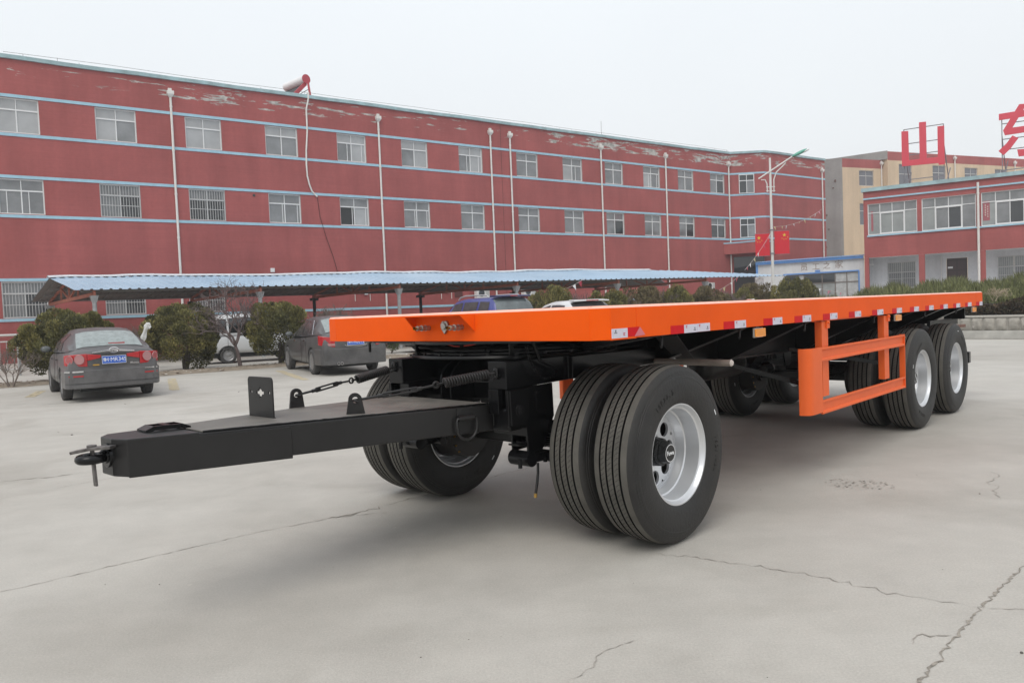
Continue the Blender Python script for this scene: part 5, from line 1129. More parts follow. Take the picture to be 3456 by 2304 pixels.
# ================================================================ RIGHT PLANTER WALL
PA = atan2(-.772, .636); PW = thing('stone_planter_wall', 'low rough grey stone retaining wall with a concrete kerb at the right edge', 'wall', (13.73, 22.44, 0), PA)
kerb_m = mat('kerb_concrete', (.40, .39, .36), .85, var=.2, vscale=3, bump=.3)
b = MB(); b.box((-7, 0, 0), (9, .9, .24)); b.build('kerb', kerb_m, PW, bevel=.02)
b = MB(); b.box((-7, .16, .241), (9, .8, .64)); b.box((-7, .11, .645), (9, .8, .69)); b.build('wall_core', mat('mortar', (.42, .40, .36), .9, var=.1), PW)
rock = mat('grey_stone', (.33, .31, .275), .9, var=.22, vscale=5, bump=.8, bscale=9)
rng = random.Random(9)
for i in range(48):
    x0 = -6.9+.318*i; x1 = x0+.318; b = MB(); nx, nz = 6, 5; g = []
    for j in range(nz+1):
        for k in range(nx+1):
            e_ = k in (0, nx) or j in (0, nz); g.append((x0+.012+(x1-x0-.024)*k/nx, .15 if e_ else .115-rng.random()*.05, .258+.375*j/nz))
    b.add(g, [(j*(nx+1)+k, j*(nx+1)+k+1, (j+1)*(nx+1)+k+1, (j+1)*(nx+1)+k) for j in range(nz) for k in range(nx)]); b.build('stone', rock, PW, smooth=50, fix=False)
# ================================================================ PLANTING
def leaf_mat(name, cols, rough=.75):
    """several leaf tones chosen per leaf"""
    m = bpy.data.materials.new(name); m.use_nodes = True; t = m.node_tree; N = t.nodes; L = t.links; p = N['Principled BSDF']; p.inputs['Roughness'].default_value = rough; p.inputs['Specular IOR Level'].default_value = .25
    g = N.new('ShaderNodeAttribute'); g.attribute_name = 'tone'; r = N.new('ShaderNodeValToRGB'); L.new(g.outputs['Fac'], r.inputs[0]); el = r.color_ramp.elements; r.color_ramp.interpolation = 'LINEAR'
    el[0].position = 0; el[0].color = (*cols[0], 1); el[1].position = 1; el[1].color = (*cols[-1], 1)
    for i, c in enumerate(cols[1:-1]): x = el.new((i+1)/(len(cols)-1)); x.color = (*c, 1)
    tcn = N.new('ShaderNodeTexCoord'); n = N.new('ShaderNodeTexNoise'); n.inputs['Scale'].default_value = 3.6; n.inputs['Detail'].default_value = 3; L.new(tcn.outputs['Object'], n.inputs['Vector'])
    h = N.new('ShaderNodeMapRange'); h.inputs[1].default_value = .35; h.inputs[2].default_value = .65; h.inputs[3].default_value = .62; h.inputs[4].default_value = 1.42; L.new(n.outputs[0], h.inputs[0])
    q = N.new('ShaderNodeMixRGB'); q.blend_type = 'MULTIPLY'; q.inputs[0].default_value = 1; L.new(r.outputs[0], q.inputs[1]); L.new(h.outputs[0], q.inputs[2]); L.new(q.outputs[0], p.inputs['Base Color'])
    MATS[name] = m; return m
cyp_m = leaf_mat('cypress_leaf', [(.06, .047, .026), (.078, .078, .033), (.118, .115, .044), (.165, .152, .055), (.22, .195, .068), (.33, .285, .105)])
box_m = leaf_mat('boxwood_leaf', [(.04, .028, .018), (.075, .05, .03), (.03, .035, .016), (.10, .065, .04), (.06, .055, .03)])
jun_m = leaf_mat('juniper_blade', [(.09, .10, .045), (.15, .165, .065), (.22, .225, .095), (.12, .13, .055)])
bud_m = leaf_mat('pale_green_leaf', [(.06, .08, .03), (.10, .13, .05), (.14, .15, .06)])
bark = mat('bark', (.085, .068, .056), .9, var=.3, vscale=20); twig_m = mat('twig', (.17, .135, .115), .9, var=.25, vscale=6); twig_p = mat('twig_purple', (.165, .125, .12), .9, var=.25, vscale=6)
def tone(me, TN): at = me.attributes.new('tone', 'FLOAT', 'FACE'); at.data.foreach_set('value', TN)
def cypress_mesh(w, h, seed, n=9000, mat_=cyp_m, leaf=.085, base=.06, lobes=34, irr=.16):
    """dome of flame-shaped lobes covered in small upright sprays"""
    rng = random.Random(seed); V = []; F = []; TN = []
    L_ = []
    for i in range(lobes):
        a = rng.random()*2*pi; k = rng.random(); el = math.asin(min(1, max(-.75, -.7+1.7*((i+.5)/lobes)))); r = 1+rng.uniform(-irr, irr)
        c = Vector((w*.36*r*cos(el)*cos(a), w*.36*r*cos(el)*sin(a), base+h*.5+(h*.36)*sin(el)*r)); L_.append((c, rng.uniform(.10, .19)*min(w, h)*.8, rng.random()))
    for i in range(7): a = i*.9; L_.append((Vector((w*.15*cos(a), w*.15*sin(a), h*(.3+.06*i))), min(w, h)*.26, rng.random()))
    cen = Vector((0, 0, h*.42))
    for i in range(n):
        c, R, tn = L_[rng.randrange(len(L_))] if rng.random() < .85 else L_[-1-rng.randrange(7)]
        d = Vector((rng.gauss(0, 1), rng.gauss(0, 1), rng.gauss(.25, 1))).normalized()
        out = (c-cen).normalized() if (c-cen).length > .01 else Vector((0, 0, 1))
        if d.dot(out) < -.35: d = -d
        rr = R*(1-.45*rng.random()**2.2); p = c+Vector((d.x*rr, d.y*rr, d.z*rr*1.15))
        if p.z < base*.6: p.z = base*.6+rng.random()*.15
        up = (d*.75+Vector((0, 0, .75))+Vector((rng.gauss(0, .35), rng.gauss(0, .35), rng.gauss(0, .3)))).normalized(); sd = up.cross(Vector((rng.gauss(0, 1), rng.gauss(0, 1), rng.gauss(0, 1)))).normalized()
        l = leaf*rng.uniform(.6, 1.5); ww = l*.24; o = len(V)
        V += [p-sd*ww*.3, p+sd*ww*.3, p+up*l*.55+sd*ww, p+up*l, p+up*l*.55-sd*ww]; F.append((o, o+1, o+2, o+3, o+4)); TN.append(min(1, max(0, .55*tn+.45*rng.random())))
    me = bpy.data.meshes.new('foliage'); me.from_pydata([tuple(v) for v in V], [], F); tone(me, TN); me.materials.append(mat_); me.update(); return me
def trunk_mesh(h, r, seed, n=4):
    rng = random.Random(seed); b = MB()
    for i in range(n):
        a = rng.random()*6.28; b.tube([(.04*cos(a), .04*sin(a), 0), (.1*cos(a), .1*sin(a), h*.3), (.22*cos(a+.3), .22*sin(a+.3), h)], [r, r*.8, r*.4], 7)
    return b.mesh('trunk', [bark])
def shrub(name, lab, cat, loc, fol, tr, rz=0, sc=(1, 1, 1), group=None):
    T = thing(name, lab, cat, loc, rz, group); T.scale = sc; link('foliage', fol, T); link('trunk', tr, T); return T
tm = trunk_mesh(.7, .06, 1)
GRP = 'clipped cypress bushes in the planting strip'
f1 = cypress_mesh(2.75, 1.86, 1, 44000, lobes=64, leaf=.06); f2 = cypress_mesh(2.45, 1.92, 2, 38000, lobes=56, leaf=.06); f3 = cypress_mesh(2.25, 1.97, 3, 34000, lobes=50, leaf=.06); f4 = cypress_mesh(2.6, 2.2, 4, 16000, leaf=.08, lobes=40)
f5 = cypress_mesh(2.2, 2.0, 5, 14000, leaf=.08, lobes=40); f6 = cypress_mesh(4.2, 2.3, 6, 26000, leaf=.085, lobes=90)
shrub('cypress_bush', 'wide green cypress bush behind the dark sedan with the blue number plate', 'bush', (-12.2, 20.35, 0), f1, tm, group=GRP)
shrub('cypress_bush', 'round cypress bush between the first dark sedan and the bare tree', 'bush', (-10.05, 22.75, 0), f2, tm, group=GRP)
shrub('cypress_bush', 'cypress bush between the bare tree and the second dark sedan', 'bush', (-7.35, 23.5, 0), f3, tm, group=GRP)
sb = cypress_mesh(.75, 1.0, 8, 2500, bud_m, leaf=.07, lobes=12)
shrub('small_green_bush', 'small bright green bush behind the second dark sedan under the deck corner', 'bush', (-4.6, 28.0, 0), sb, trunk_mesh(.4, .03, 2))
brn_m = leaf_mat('brownish_leaf', [(.10, .085, .045), (.17, .14, .07), (.13, .10, .06), (.22, .18, .09)])
f7 = cypress_mesh(2.2, 2.1, 9, 14000, brn_m, leaf=.08, lobes=40)
def at_px(px, depth): return ((px-1176)/1706*depth, depth)
for px, dep, fol, sc, lab in ((1263, 27.6, f4, (.78, .7, .99), 'low cypress bush rising right behind the blue car'),
                              (1397, 28.6, f5, (.95, .8, .99), 'cypress bush behind the white hatchback tail'),
                              (1473, 30.0, f7, (.98, .85, 1.02), 'brownish bush in front of a carport post near the paper scrap'),
                              (1560, 31.2, f4, (.75, .7, .97), 'green bush directly behind the paper scrap on the deck'),
                              (1632, 32.0, f7, (.98, .85, 1.0), 'brown bush below the lone air conditioner unit'),
                              (1712, 33.6, f5, (.66, .6, .97), 'narrow green bush left of the painted concrete post'),
                              (1740, 35.2, f7, (.9, .8, 1.05), 'dull brown bush at the foot of the painted concrete post')):
    x, y = at_px(px, dep); shrub('cypress_bush', lab, 'bush', (x, y, 0), fol, tm, rz=px, sc=sc, group=GRP)
shrub('cypress_bush', 'largest spreading cypress bush at the foot of the white street lamp', 'bush', (*at_px(1822, 34.3), 0), f6, tm, sc=(.72, .66, 1.0), group=GRP)
# bare shrubs and tree: recursive tapered branches
def bare_mesh(h, spread, seed, trunk_r=.05, fork=.35, levels=5, mat_=twig_m, stems=1, minr=.0035, nb=(2, 3), up=.45, grow_=(.62, .86)):
    rng = random.Random(seed); b = MB()
    def grow(p, d, l, r, lv):
        n = 3; pts = [p]; q = p; dd = d.copy()
        for i in range(n):
            dd = (dd+Vector((rng.gauss(0, .13), rng.gauss(0, .13), rng.gauss(.02, .09)))).normalized(); q = q+dd*l/n; pts.append(q)
        b.tube(pts, [max(minr, r*(1-.35*i/n)) for i in range(n+1)], 5 if lv < 2 else 3, caps=False)
        if lv >= levels: return
        k = rng.randint(*nb)+(1 if lv == 0 else 0)
        for j in range(k):
            a = rng.random()*2*pi; side = dd.orthogonal().normalized(); side = Matrix.Rotation(a, 3, dd) @ side
            nd = (dd*(1-spread*.55)+side*spread*rng.uniform(.6, 1.2)+Vector((0, 0, up*.3))).normalized()
            src = pts[-1] if j < 2 or lv == 0 else pts[rng.randint(1, 2)]
            grow(src, nd, l*rng.uniform(*grow_), r*.62, lv+1)
    for s_ in range(stems):
        a = rng.random()*6.28; d = Vector((0, 0, 1)) if stems == 1 else Vector((cos(a)*.45, sin(a)*.45, 1)).normalized()
        grow(Vector((.06*cos(a) if stems > 1 else 0, .06*sin(a) if stems > 1 else 0, 0)), d, h*fork, trunk_r, 0)
    return b.mesh('branches', [mat_])
def bare(name, lab, cat, loc, me, sc=(1, 1, 1), rz=0, group=None):
    T = thing(name, lab, cat, loc, rz, group); T.scale = sc; link('branches', me, T); return T
tree_me = bare_mesh(2.6, .60, 21, .062, .27, 6, twig_p, 1, .0042, (3, 3), .45, grow_=(.66, .90))
bare('bare_tree', 'small leafless tree with a grey trunk in front of the white van', 'tree', (-8.4, 22.9, 0), tree_me, (1.12, 1.12, 1.0))
b1_ = bare_mesh(1.5, .5, 22, .02, .3, 4, twig_m, 6, .004); b2_ = bare_mesh(2.0, .5, 23, .016, .28, 5, twig_p, 14, .0055, (3, 3))
b3_ = bare_mesh(1.9, .5, 24, .014, .28, 5, twig_m, 13, .0055, (2, 3))
BG = 'bare shrubs in the planting strip'
bare('bare_shrub', 'small leafless shrub standing alone at the far left edge', 'shrub', (-12.6, 18.6, 0), b1_, (.85, .85, .75), group=BG)
bare('bare_shrub', 'fine leafless shrub behind the roof of the second dark sedan', 'shrub', (-6.0, 24.9, 0), b3_, (1.1, 1.1, 1.0), group=BG)
bare('bare_shrub', 'leafless shrub before the carport between the first two cypress bushes', 'shrub', (-12.0, 24.2, 0), b3_, (.7, .7, .82), 2.0, BG)
for px, dep, me, sc, lab in ((1322, 29.0, b2_, (.95, .95, 1.08), 'grey leafless shrub between the first two bushes right of the blue car'),
                             (1420, 29.6, b3_, (1.0, 1.0, 1.1), 'leafless shrub with white flower heads beside a carport post'),
                             (1518, 31.6, b2_, (1.0, 1.0, 1.12), 'tall grey leafless shrub left of the paper scrap'),
                             (1668, 33.2, b2_, (1.0, 1.0, 1.05), 'grey leafless shrub draped with fallen pennants'),
                             (1735, 36.5, b3_, (1.1, 1.1, 1.1), 'leafless shrub around the painted concrete post')):
    x, y = at_px(px, dep); bare('bare_shrub', lab, 'shrub', (x, y, 0), me, sc, px, BG)
pb = bare_mesh(2.3, .75, 25, .035, .24, 6, twig_p, 7, .006, (2, 3), .1)
bare('round_bare_bush', 'round purple brown leafless bush in front of the white hut windows', 'bush', (*at_px(1893, 40.5), 0), pb, (.9, .9, 1.02))
# painted concrete post at the carport end
b = MB(); b.cyl((0, 0, 0), (0, 0, 2.55), .2, n=16); tag(b.build('painted_post', mat('flaking_paint', (.55, .55, .55), .8, var=.5, vscale=6, dust=.5, dcol=(.3, .2, .2), dscale=5), None, smooth=50), 'thick white post with flaking paint at the carport end', 'post')
bpy.data.objects['painted_post'].location = (*at_px(1748, 35.9), 0)
# hedges on the right: box hedge along the wall, juniper bed behind
def hedge_mesh(L_, d, h, seed, n, m, leaf=.06, wob=.1):
    rng = random.Random(seed); V = []; F = []
    for i in range(n):
        x = rng.uniform(0, L_); t = rng.random(); bulge = wob*(sin(x*1.7+seed)+sin(x*4.3)*.5)
        if t < .5: p = Vector((x, rng.random()**2*.18-bulge*.5, rng.uniform(.02, h+bulge))); nrm = Vector((0, -1, .3))
        else: p = Vector((x, rng.uniform(0, d), h+bulge-rng.random()**2*.2)); nrm = Vector((0, -.2, 1))
        up = (nrm+Vector((rng.gauss(0, .7), rng.gauss(0, .7), rng.gauss(0, .7)))).normalized(); sd = up.cross(Vector((rng.gauss(0, 1), rng.gauss(0, 1), rng.gauss(0, 1)))).normalized(); l = leaf*rng.uniform(.6, 1.4); o = len(V)
        V += [p-sd*l*.3, p+sd*l*.3, p+up*l*.7+sd*l*.25, p+up*l, p+up*l*.7-sd*l*.25]; F.append((o, o+1, o+2, o+3, o+4))
    me = bpy.data.meshes.new('foliage'); me.from_pydata([tuple(v) for v in V], [], F); tone(me, [rng.random() for _ in F]); me.materials.append(m); me.update(); return me
WX = Vector((.636, -.772, 0)); WY = Vector((.772, .636, 0)); W0 = Vector((13.73, 22.44, 0))
def wp(s, d, z): return W0+WX*s+WY*d+Vector((0, 0, z))
b = MB(); q = [wp(-7, .81, .60), wp(9, .81, .60), wp(9, 22, .62), wp(-7, 22, .62)]; b.prism(q, [p+Vector((0, 0, -.6)) for p in q]); tag(b.build('planter_soil', mat('soil', (.10, .08, .06), .95, var=.4, vscale=3)), kind='structure')
H1 = thing('boxwood_hedge', 'dark brown boxwood hedge along the top of the stone wall', 'hedge', wp(-6.5, .55, .69), PA)
link('foliage', hedge_mesh(15, 1.1, .42, 31, 15000, box_m), H1)
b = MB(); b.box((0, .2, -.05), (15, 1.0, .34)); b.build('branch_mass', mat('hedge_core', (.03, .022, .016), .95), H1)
H2 = thing('low_hedge', 'low purple brown hedge in front of the white hut and veranda', 'hedge', (20.5, 43.0, 0), RA)
link('foliage', hedge_mesh(7, 1.5, 1.55, 32, 8000, box_m, .12, .12), H2)
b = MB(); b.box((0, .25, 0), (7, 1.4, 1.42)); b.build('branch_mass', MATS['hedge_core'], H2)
rng = random.Random(41); V = []; F = []
for i in range(30000):
    s = rng.uniform(-6.5, 9); d = 1.6+rng.random()*12; p = wp(s, d, 0); hz = .62+min(1.15, .50+(d-1.6)*.075)+.12*sin(s*2.1+d)+.08*sin(s*5+2*d)
    p.z = hz-rng.random()**1.5*.45; l = .30*rng.uniform(.5, 1.3); up = Vector((rng.gauss(-.15, .28), rng.gauss(-.1, .28), 1)).normalized(); sd = up.cross(Vector((rng.gauss(0, 1), rng.gauss(0, 1), .1))).normalized()*l*.075; o = len(V)
    V += [p-sd, p+sd, p+up*l]; F.append((o, o+1, o+2))
me = bpy.data.meshes.new('juniper_bed'); me.from_pydata([tuple(v) for v in V], [], F); tone(me, [rng.random() for _ in F]); me.materials.append(jun_m); me.update(); tag(link('juniper_bed', me), kind='stuff')
b = MB()
for i in range(32):
    for j in range(12):
        s = -6.5+i*.5; d = 1.4+j*1.0
q = [wp(-6.5, 1.5, .62+.28), wp(9, 1.5, .62+.28), wp(9, 14, 1.62), wp(-6.5, 14, 1.62)]; b.prism(q, [Vector((p.x, p.y, .62)) for p in q]); tag(b.build('juniper_thatch', mat('thatch', (.045, .05, .025), .95, var=.3, vscale=4)), kind='stuff')
dry = bare_mesh(.9, .8, 51, .012, .3, 4, mat('dry_twig', (.38, .31, .22), .9), 5, .005)
bare('dry_branch', 'pale dry branch lying on the juniper just above the boxwood hedge', 'branch', wp(-1.1, 1.3, 1.05), dry, (.8, .8, .55))
bare('dry_branch', 'pale dry branch further right on the juniper above the stone wall', 'branch', wp(.35, 1.3, 1.1), dry, (.9, .9, .6), 2.2)
spr = bare_mesh(2.2, .25, 52, .02, .42, 3, twig_p, 5, .007, (1, 2), .9)
for i, (s, d, lab) in enumerate(((-1.0, 13.0, 'leafless upright shrub left of the white downpipe on the veranda'), (.9, 12.2, 'leafless upright shrub right of the white downpipe on the veranda'))):
    bare('upright_bare_shrub', lab, 'shrub', wp(s, d, .9), spr, (1, 1, 1.05), i*2.0, 'upright bare shrubs before the veranda')
# planting strip soil
rng = random.Random(61); nx, ny = 120, 8; g = []
def sp(s, v): return fw(s, v)
for j in range(ny+1):
    for i in range(nx+1):
        s = -9+46*i/nx; v = 15.15+1.55*j/ny; p = fw(s, v+(rng.gauss(0, .06) if j in (0, ny) else rng.gauss(0, .03)))
        z = .004 if j in (0, ny) else .02+.07*sin(pi*j/ny)*rng.uniform(.3, 1.2); g.append((p.x, p.y, z))
b = MB(); b.add(g, [(j*(nx+1)+i, (j+1)*(nx+1)+i, (j+1)*(nx+1)+i+1, j*(nx+1)+i+1) for j in range(ny) for i in range(nx)])
tag(b.build('planting_strip', mat('dry_soil', (.26, .215, .165), .95, var=.35, vscale=5, bump=.6, bscale=15, dust=.3, dcol=(.10, .075, .055), dscale=2), smooth=60), kind='structure')
b = MB(); b2 = MB()
for i in range(900):
    s = rng.uniform(-8, 20); v = rng.gauss(15.95, .42); p = fw(s, v); z = .03+.05*max(0, 1-abs(v-15.9)/.7); k = rng.uniform(.02, .07); a = rng.random()*6.28
    q = [p+Vector((k*cos(a+1.57*j)*rng.uniform(.5, 1), k*sin(a+1.57*j)*rng.uniform(.5, 1), z+rng.uniform(0, .03))) for j in range(4)]; (b if rng.random() < .72 else b2).poly(q)
tag(b.build('leaf_litter', mat('litter', (.15, .085, .05), .9, var=.4, vscale=3), fix=False), kind='stuff'); tag(b2.build('paper_litter', mat('pale_litter', (.52, .50, .47), .8), fix=False), kind='stuff')
# ================================================================ CARS (frame: x forward, y left, origin under the rear axle)
car_dark = mat('dusty_dark_paint', (.030, .030, .032), .3, var=.1, vscale=2, dust=.66, dcol=(.20, .193, .193), dscale=1.4, coat=.3)
car_dark2 = mat('dusty_black_paint', (.022, .022, .024), .3, var=.1, vscale=2, dust=.55, dcol=(.19, .183, .18), dscale=1.6, coat=.3)
car_blue = mat('blue_paint', (.035, .045, .24), .28, var=.05, coat=.4, dust=.12, dcol=(.2, .2, .24))
car_white = mat('white_paint', (.66, .67, .68), .3, coat=.3, dust=.08, dcol=(.4, .38, .36))
car_glass = mat('car_glass', (.018, .02, .022), .05, spec=.9); car_glass_p = mat('car_glass_frosted', (.24, .275, .27), .22, var=.22, vscale=9, bump=.25, bscale=45, spec=.6)
car_glass_s = mat('car_glass_dusty', (.06, .058, .06), .2, var=.3, vscale=4, spec=.6)
tail_red = mat('tail_lamp_red', (.42, .016, .02), .2, coat=.5); tail_pink = mat('tail_lamp_round', (.36, .08, .085), .2, coat=.4, var=.2, vscale=30); tail_clear = mat('tail_lamp_clear', (.40, .20, .20), .2, coat=.4)
chrome = mat('chrome', (.72, .72, .73), .12, metal=1); plate_blue = mat('plate_blue', (.035, .12, .50), .4, var=.06); carplast = mat('black_trim', (.02, .02, .021), .5, dust=.2, dcol=(.16, .15, .14)); alloy = mat('alloy', (.42, .42, .43), .3, metal=.7, dust=.25, dcol=(.3, .27, .24)); car_tyre = mat('car_tyre', (.035, .035, .036), .75, dust=.4, dcol=(.13, .12, .11)); under = mat('underbody', (.01, .01, .01), .8)
well = mat('wheel_well', (.006, .006, .006), .9)
def hull_mesh(st):
    b = MB(); rings = []
    for x, zb, zt, w in st:
        h = zt-zb; half = [(0, zb), (w*.80, zb), (w*.95, zb+.05), (w, zb+.28*h), (w*.995, zb+.55*h), (w*.975, zb+.78*h), (w*.925, zt-.05), (w*.82, zt-.012), (w*.45, zt+.012), (0, zt+.018)]
        rings.append([(x, y, z) for y, z in half]+[(x, -y, z) for y, z in reversed(half[1:-1])])
    n = len(rings[0]); vs = [p for r in rings for p in r]; fs = []
    for i in range(len(rings)-1):
        for k in range(n): fs.append((i*n+k, i*n+(k+1) % n, (i+1)*n+(k+1) % n, (i+1)*n+k))
    fs += [tuple(range(n)), tuple(range(len(vs)-1, len(vs)-n-1, -1))]; b.add(vs, fs); return b
def gh_half(s):
    x, zb, zt, wb, wt = s; return [(wb, zb), (wb-(wb-wt)*.45+.02, zb+(zt-zb)*.5), (wt, zt-.08), (wt-.05, zt-.028), (wt-.2, zt+.0), (0, zt+.016)]
def gh_point(st, x, q, sgn=1, off=0.0):
    for a, c in zip(st, st[1:]):
        if x <= c[0] or c is st[-1]: break
    t = (x-a[0])/(c[0]-a[0]); A = gh_half(a); C = gh_half(c); i = min(int(q), 4); f = q-i
    pt = lambda H: (H[i][0]+(H[i+1][0]-H[i][0])*f, H[i][1]+(H[i+1][1]-H[i][1])*f)
    (y0, z0), (y1, z1) = pt(A), pt(C); y = y0+(y1-y0)*t; z = z0+(z1-z0)*t
    return Vector((x, sgn*y, z))
def gh_mesh(st):
    b = MB(); rings = []
    for s in st:
        H = gh_half(s); rings.append([(s[0], y, z) for y, z in H]+[(s[0], -y, z) for y, z in reversed(H[:-1])])
    n = len(rings[0]); vs = [p for r in rings for p in r]; fs = []
    for i in range(len(rings)-1):
        for k in range(n-1): fs.append((i*n+k, i*n+k+1, (i+1)*n+k+1, (i+1)*n+k))
    fs += [tuple(range(n)), tuple(range(len(vs)-1, len(vs)-n-1, -1))]; b.add(vs, fs); return b
def side_panel(st, c, sgn, off=.008):
    """c: (x_bottom_rear, x_bottom_front, x_top_rear, x_top_front, q0, q1)"""
    b = MB(); g = []; n = 6; m = 4
    for j in range(m+1):
        for i in range(n+1):
            v = j/m; u = i/n; xr = c[0]+(c[2]-c[0])*v; xf = c[1]+(c[3]-c[1])*v; p = gh_point(st, xr+(xf-xr)*u, c[4]+(c[5]-c[4])*v, sgn); g.append(p+Vector((0, sgn*off, off*.4)))
    b.add(g, [(j*(n+1)+i, j*(n+1)+i+1, (j+1)*(n+1)+i+1, (j+1)*(n+1)+i) for j in range(m) for i in range(n)]); return b
def end_panel(st, x0, x1, q0, off, rear=True, q1=None):
    """glass across the rear or front slope between x0 (low) and x1 (high)"""
    b = MB(); g = []; m = 5; q1 = q1 if q1 is not None else q0; K = []
    for j in range(m+1):
        t = j/m; x = x0+(x1-x0)*t; qa = q0+(q1-q0)*t; row = []
        qs = [qa+(5-qa)*k/6 for k in range(7)]
        row = [gh_point(st, x, q, 1) for q in qs]+[gh_point(st, x, q, -1) for q in reversed(qs[:-1])]; K.append(row)
    n = len(K[0]); a = K[0][6]; c = K[-1][6]; d = (c-a); nr = Vector((-d.z, 0, d.x)).normalized()
    if nr.z < 0: nr = -nr
    for r in K: g += [p+nr*off for p in r]
    b.add(g, [(j*n+i, j*n+i+1, (j+1)*n+i+1, (j+1)*n+i) for j in range(m) for i in range(n-1)]); return b
def wrap(plan, z0, z1, th=.02, taper=None):
    """vertical strip following plan points (x,y), outside face first"""
    b = MB(); n = len(plan); O = []; I = []
    for i, (x, y) in enumerate(plan):
        a = plan[max(i-1, 0)]; c = plan[min(i+1, n-1)]; d = Vector((c[0]-a[0], c[1]-a[1])).normalized(); nr = Vector((-d.y, d.x))
        if nr.x*x+nr.y*y < 0 and abs(x) > .3: nr = -nr
        f0, f1 = (z0, z1) if taper is None else taper(i/(n-1))
        O.append(((x, y, f0), (x, y, f1))); I.append(((x-nr.x*th, y-nr.y*th, f0), (x-nr.x*th, y-nr.y*th, f1)))
    for i in range(n-1):
        b.quad(O[i][0], O[i+1][0], O[i+1][1], O[i][1]); b.quad(I[i][0], I[i+1][0], I[i+1][1], I[i][1]); b.quad(O[i][1], O[i+1][1], I[i+1][1], I[i][1]); b.quad(O[i][0], O[i+1][0], I[i+1][0], I[i][0])
    b.quad(O[0][0], O[0][1], I[0][1], I[0][0]); b.quad(O[-1][0], O[-1][1], I[-1][1], I[-1][0]); return b
def car_wheel(T, x, y, r, w=.2, spokes=10, steelrim=False):
    s = 1 if y > 0 else -1
    b = MB(); b.lathe([(w*.35, r*.62), (w*.5, r*.70), (w*.52, r*.85), (w*.46, r*.96), (w*.36, r), (w*.12, r*1.0), (w*.12, r*.985), (w*.08, r*.985), (w*.08, r), (-w*.08, r), (-w*.08, r*.985), (-w*.12, r*.985), (-w*.12, r), (-w*.36, r), (-w*.46, r*.96), (-w*.52, r*.85), (-w*.5, r*.7), (-w*.35, r*.62)], 36, axis='Y')
    wh = b.build('wheel', car_tyre, T, smooth=40); wh.location = (x, y, r)
    b = MB(); b.lathe([(s*w*.40, r*.66), (s*w*.44, r*.63), (s*w*.38, r*.58), (s*w*.1, r*.55)], 32, axis='Y')
    if steelrim: b.lathe([(s*w*.30, r*.56), (s*w*.36, r*.40), (s*w*.28, r*.3), (s*w*.36, r*.2), (s*w*.36, 0)], 28, axis='Y')
    else:
        for k in range(spokes):
            g = 2*pi*k/spokes; b.beam((r*.14*cos(g), s*w*.36, r*.14*sin(g)), (r*.6*cos(g), s*w*.36, r*.6*sin(g)), .045, .03, up=(0, 1, 0))
        b.cyl((0, s*w*.28, 0), (0, s*w*.42, 0), r*.17, n=16)
    b.build('rim', alloy, wh, smooth=40)
    b = MB(); b.cyl((0, s*w*.05, 0), (0, s*w*.1, 0), r*.6, n=28); b.build('brake_disc', well, wh)
    return wh
def build_car(name, lab, loc, ang, paint, st, gh, wb, track, r, archr=None, side=(), rear=None, front=None, spokes=10, steelrim=False, scale=1.0, glass=None, rg=None, cat='car', ww=.2):
    T = thing(name, lab, cat, (*loc, 0), ang); T.scale = (scale,)*3; glass = glass or car_glass_s
    body = hull_mesh(st).build('body', paint, T); sb_ = body.modifiers.new('s', 'SUBSURF'); sb_.levels = 2; sb_.render_levels = 2; bake(body)
    cut = []; ar = archr or r*1.13
    for x in (0, wb):
        for s in (1, -1):
            m = MB(); m.cyl((x, s*(track/2-.16), r), (x, s*1.3, r), ar, n=36); cut.append(m)
    carve(body, cut); body.data.materials.clear(); body.data.materials.append(paint)
    body.data.shade_smooth(); body.data.set_sharp_from_angle(angle=radians(32))
    cab = gh_mesh(gh).build('cabin', paint, T); 
    cab.data.shade_smooth(); cab.data.set_sharp_from_angle(angle=radians(48))
    for s in (1, -1):
        for c in side: side_panel(gh, c, s).build('side_window', glass, T, smooth=60, fix=False)
    if rear: end_panel(gh, rear[0], rear[1], rear[2], .010, q1=rear[3]).build('rear_window', rg or glass, T, smooth=60, fix=False)
    if front: end_panel(gh, front[0], front[1], front[2], .010, q1=front[3]).build('windscreen', glass, T, smooth=60, fix=False)
    for x in (0, wb):
        for s in (1, -1): car_wheel(T, x, s*track/2, r, ww, spokes, steelrim)
    b = MB(); b.box((-.85, -.62, .2), (wb+.6, .62, .34)); b.build('underbody', under, T)
    return T
def mirror(T, x, y, z, paint, s):
    b = MB(); b.sphere((x, y+s*.12, z), (.07, .115, .075), 14, 8); b.beam((x+.02, y-s*.02, z-.05), (x+.02, y+s*.06, z-.02), .05, .04); o = b.build('door_mirror', paint, T, smooth=50)
    b = MB(); b.sphere((x-.05, y+s*.12, z), (.025, .095, .058), 14, 6); b.build('mirror_glass', mat('mirror_glass%d' % len(MATS), (.12, .13, .13), .1, metal=.0), o, smooth=50)
SED = [(-1.09, .44, .62, .66), (-1.07, .36, .78, .80), (-1.03, .30, .955, .845), (-.95, .27, 1.005, .875), (-.6, .25, 1.02, .905), (0, .24, 1.0, .915), (.8, .23, .975, .915), (1.8, .23, .945, .91), (2.4, .24, .935, .905), (2.95, .24, .88, .89), (3.35, .25, .80, .86), (3.6, .28, .70, .78), (3.68, .38, .58, .62)]
SGH = [(-.72, .98, 1.02, .80, .70), (-.35, .97, 1.20, .83, .66), (.12, .96, 1.365, .845, .60), (.5, .955, 1.415, .85, .585), (1.2, .94, 1.422, .85, .585), (1.62, .935, 1.385, .85, .59), (2.1, .93, 1.19, .84, .65), (2.5, .92, .98, .81, .72)]
A1 = atan2(cos(radians(36)), -sin(radians(36)))
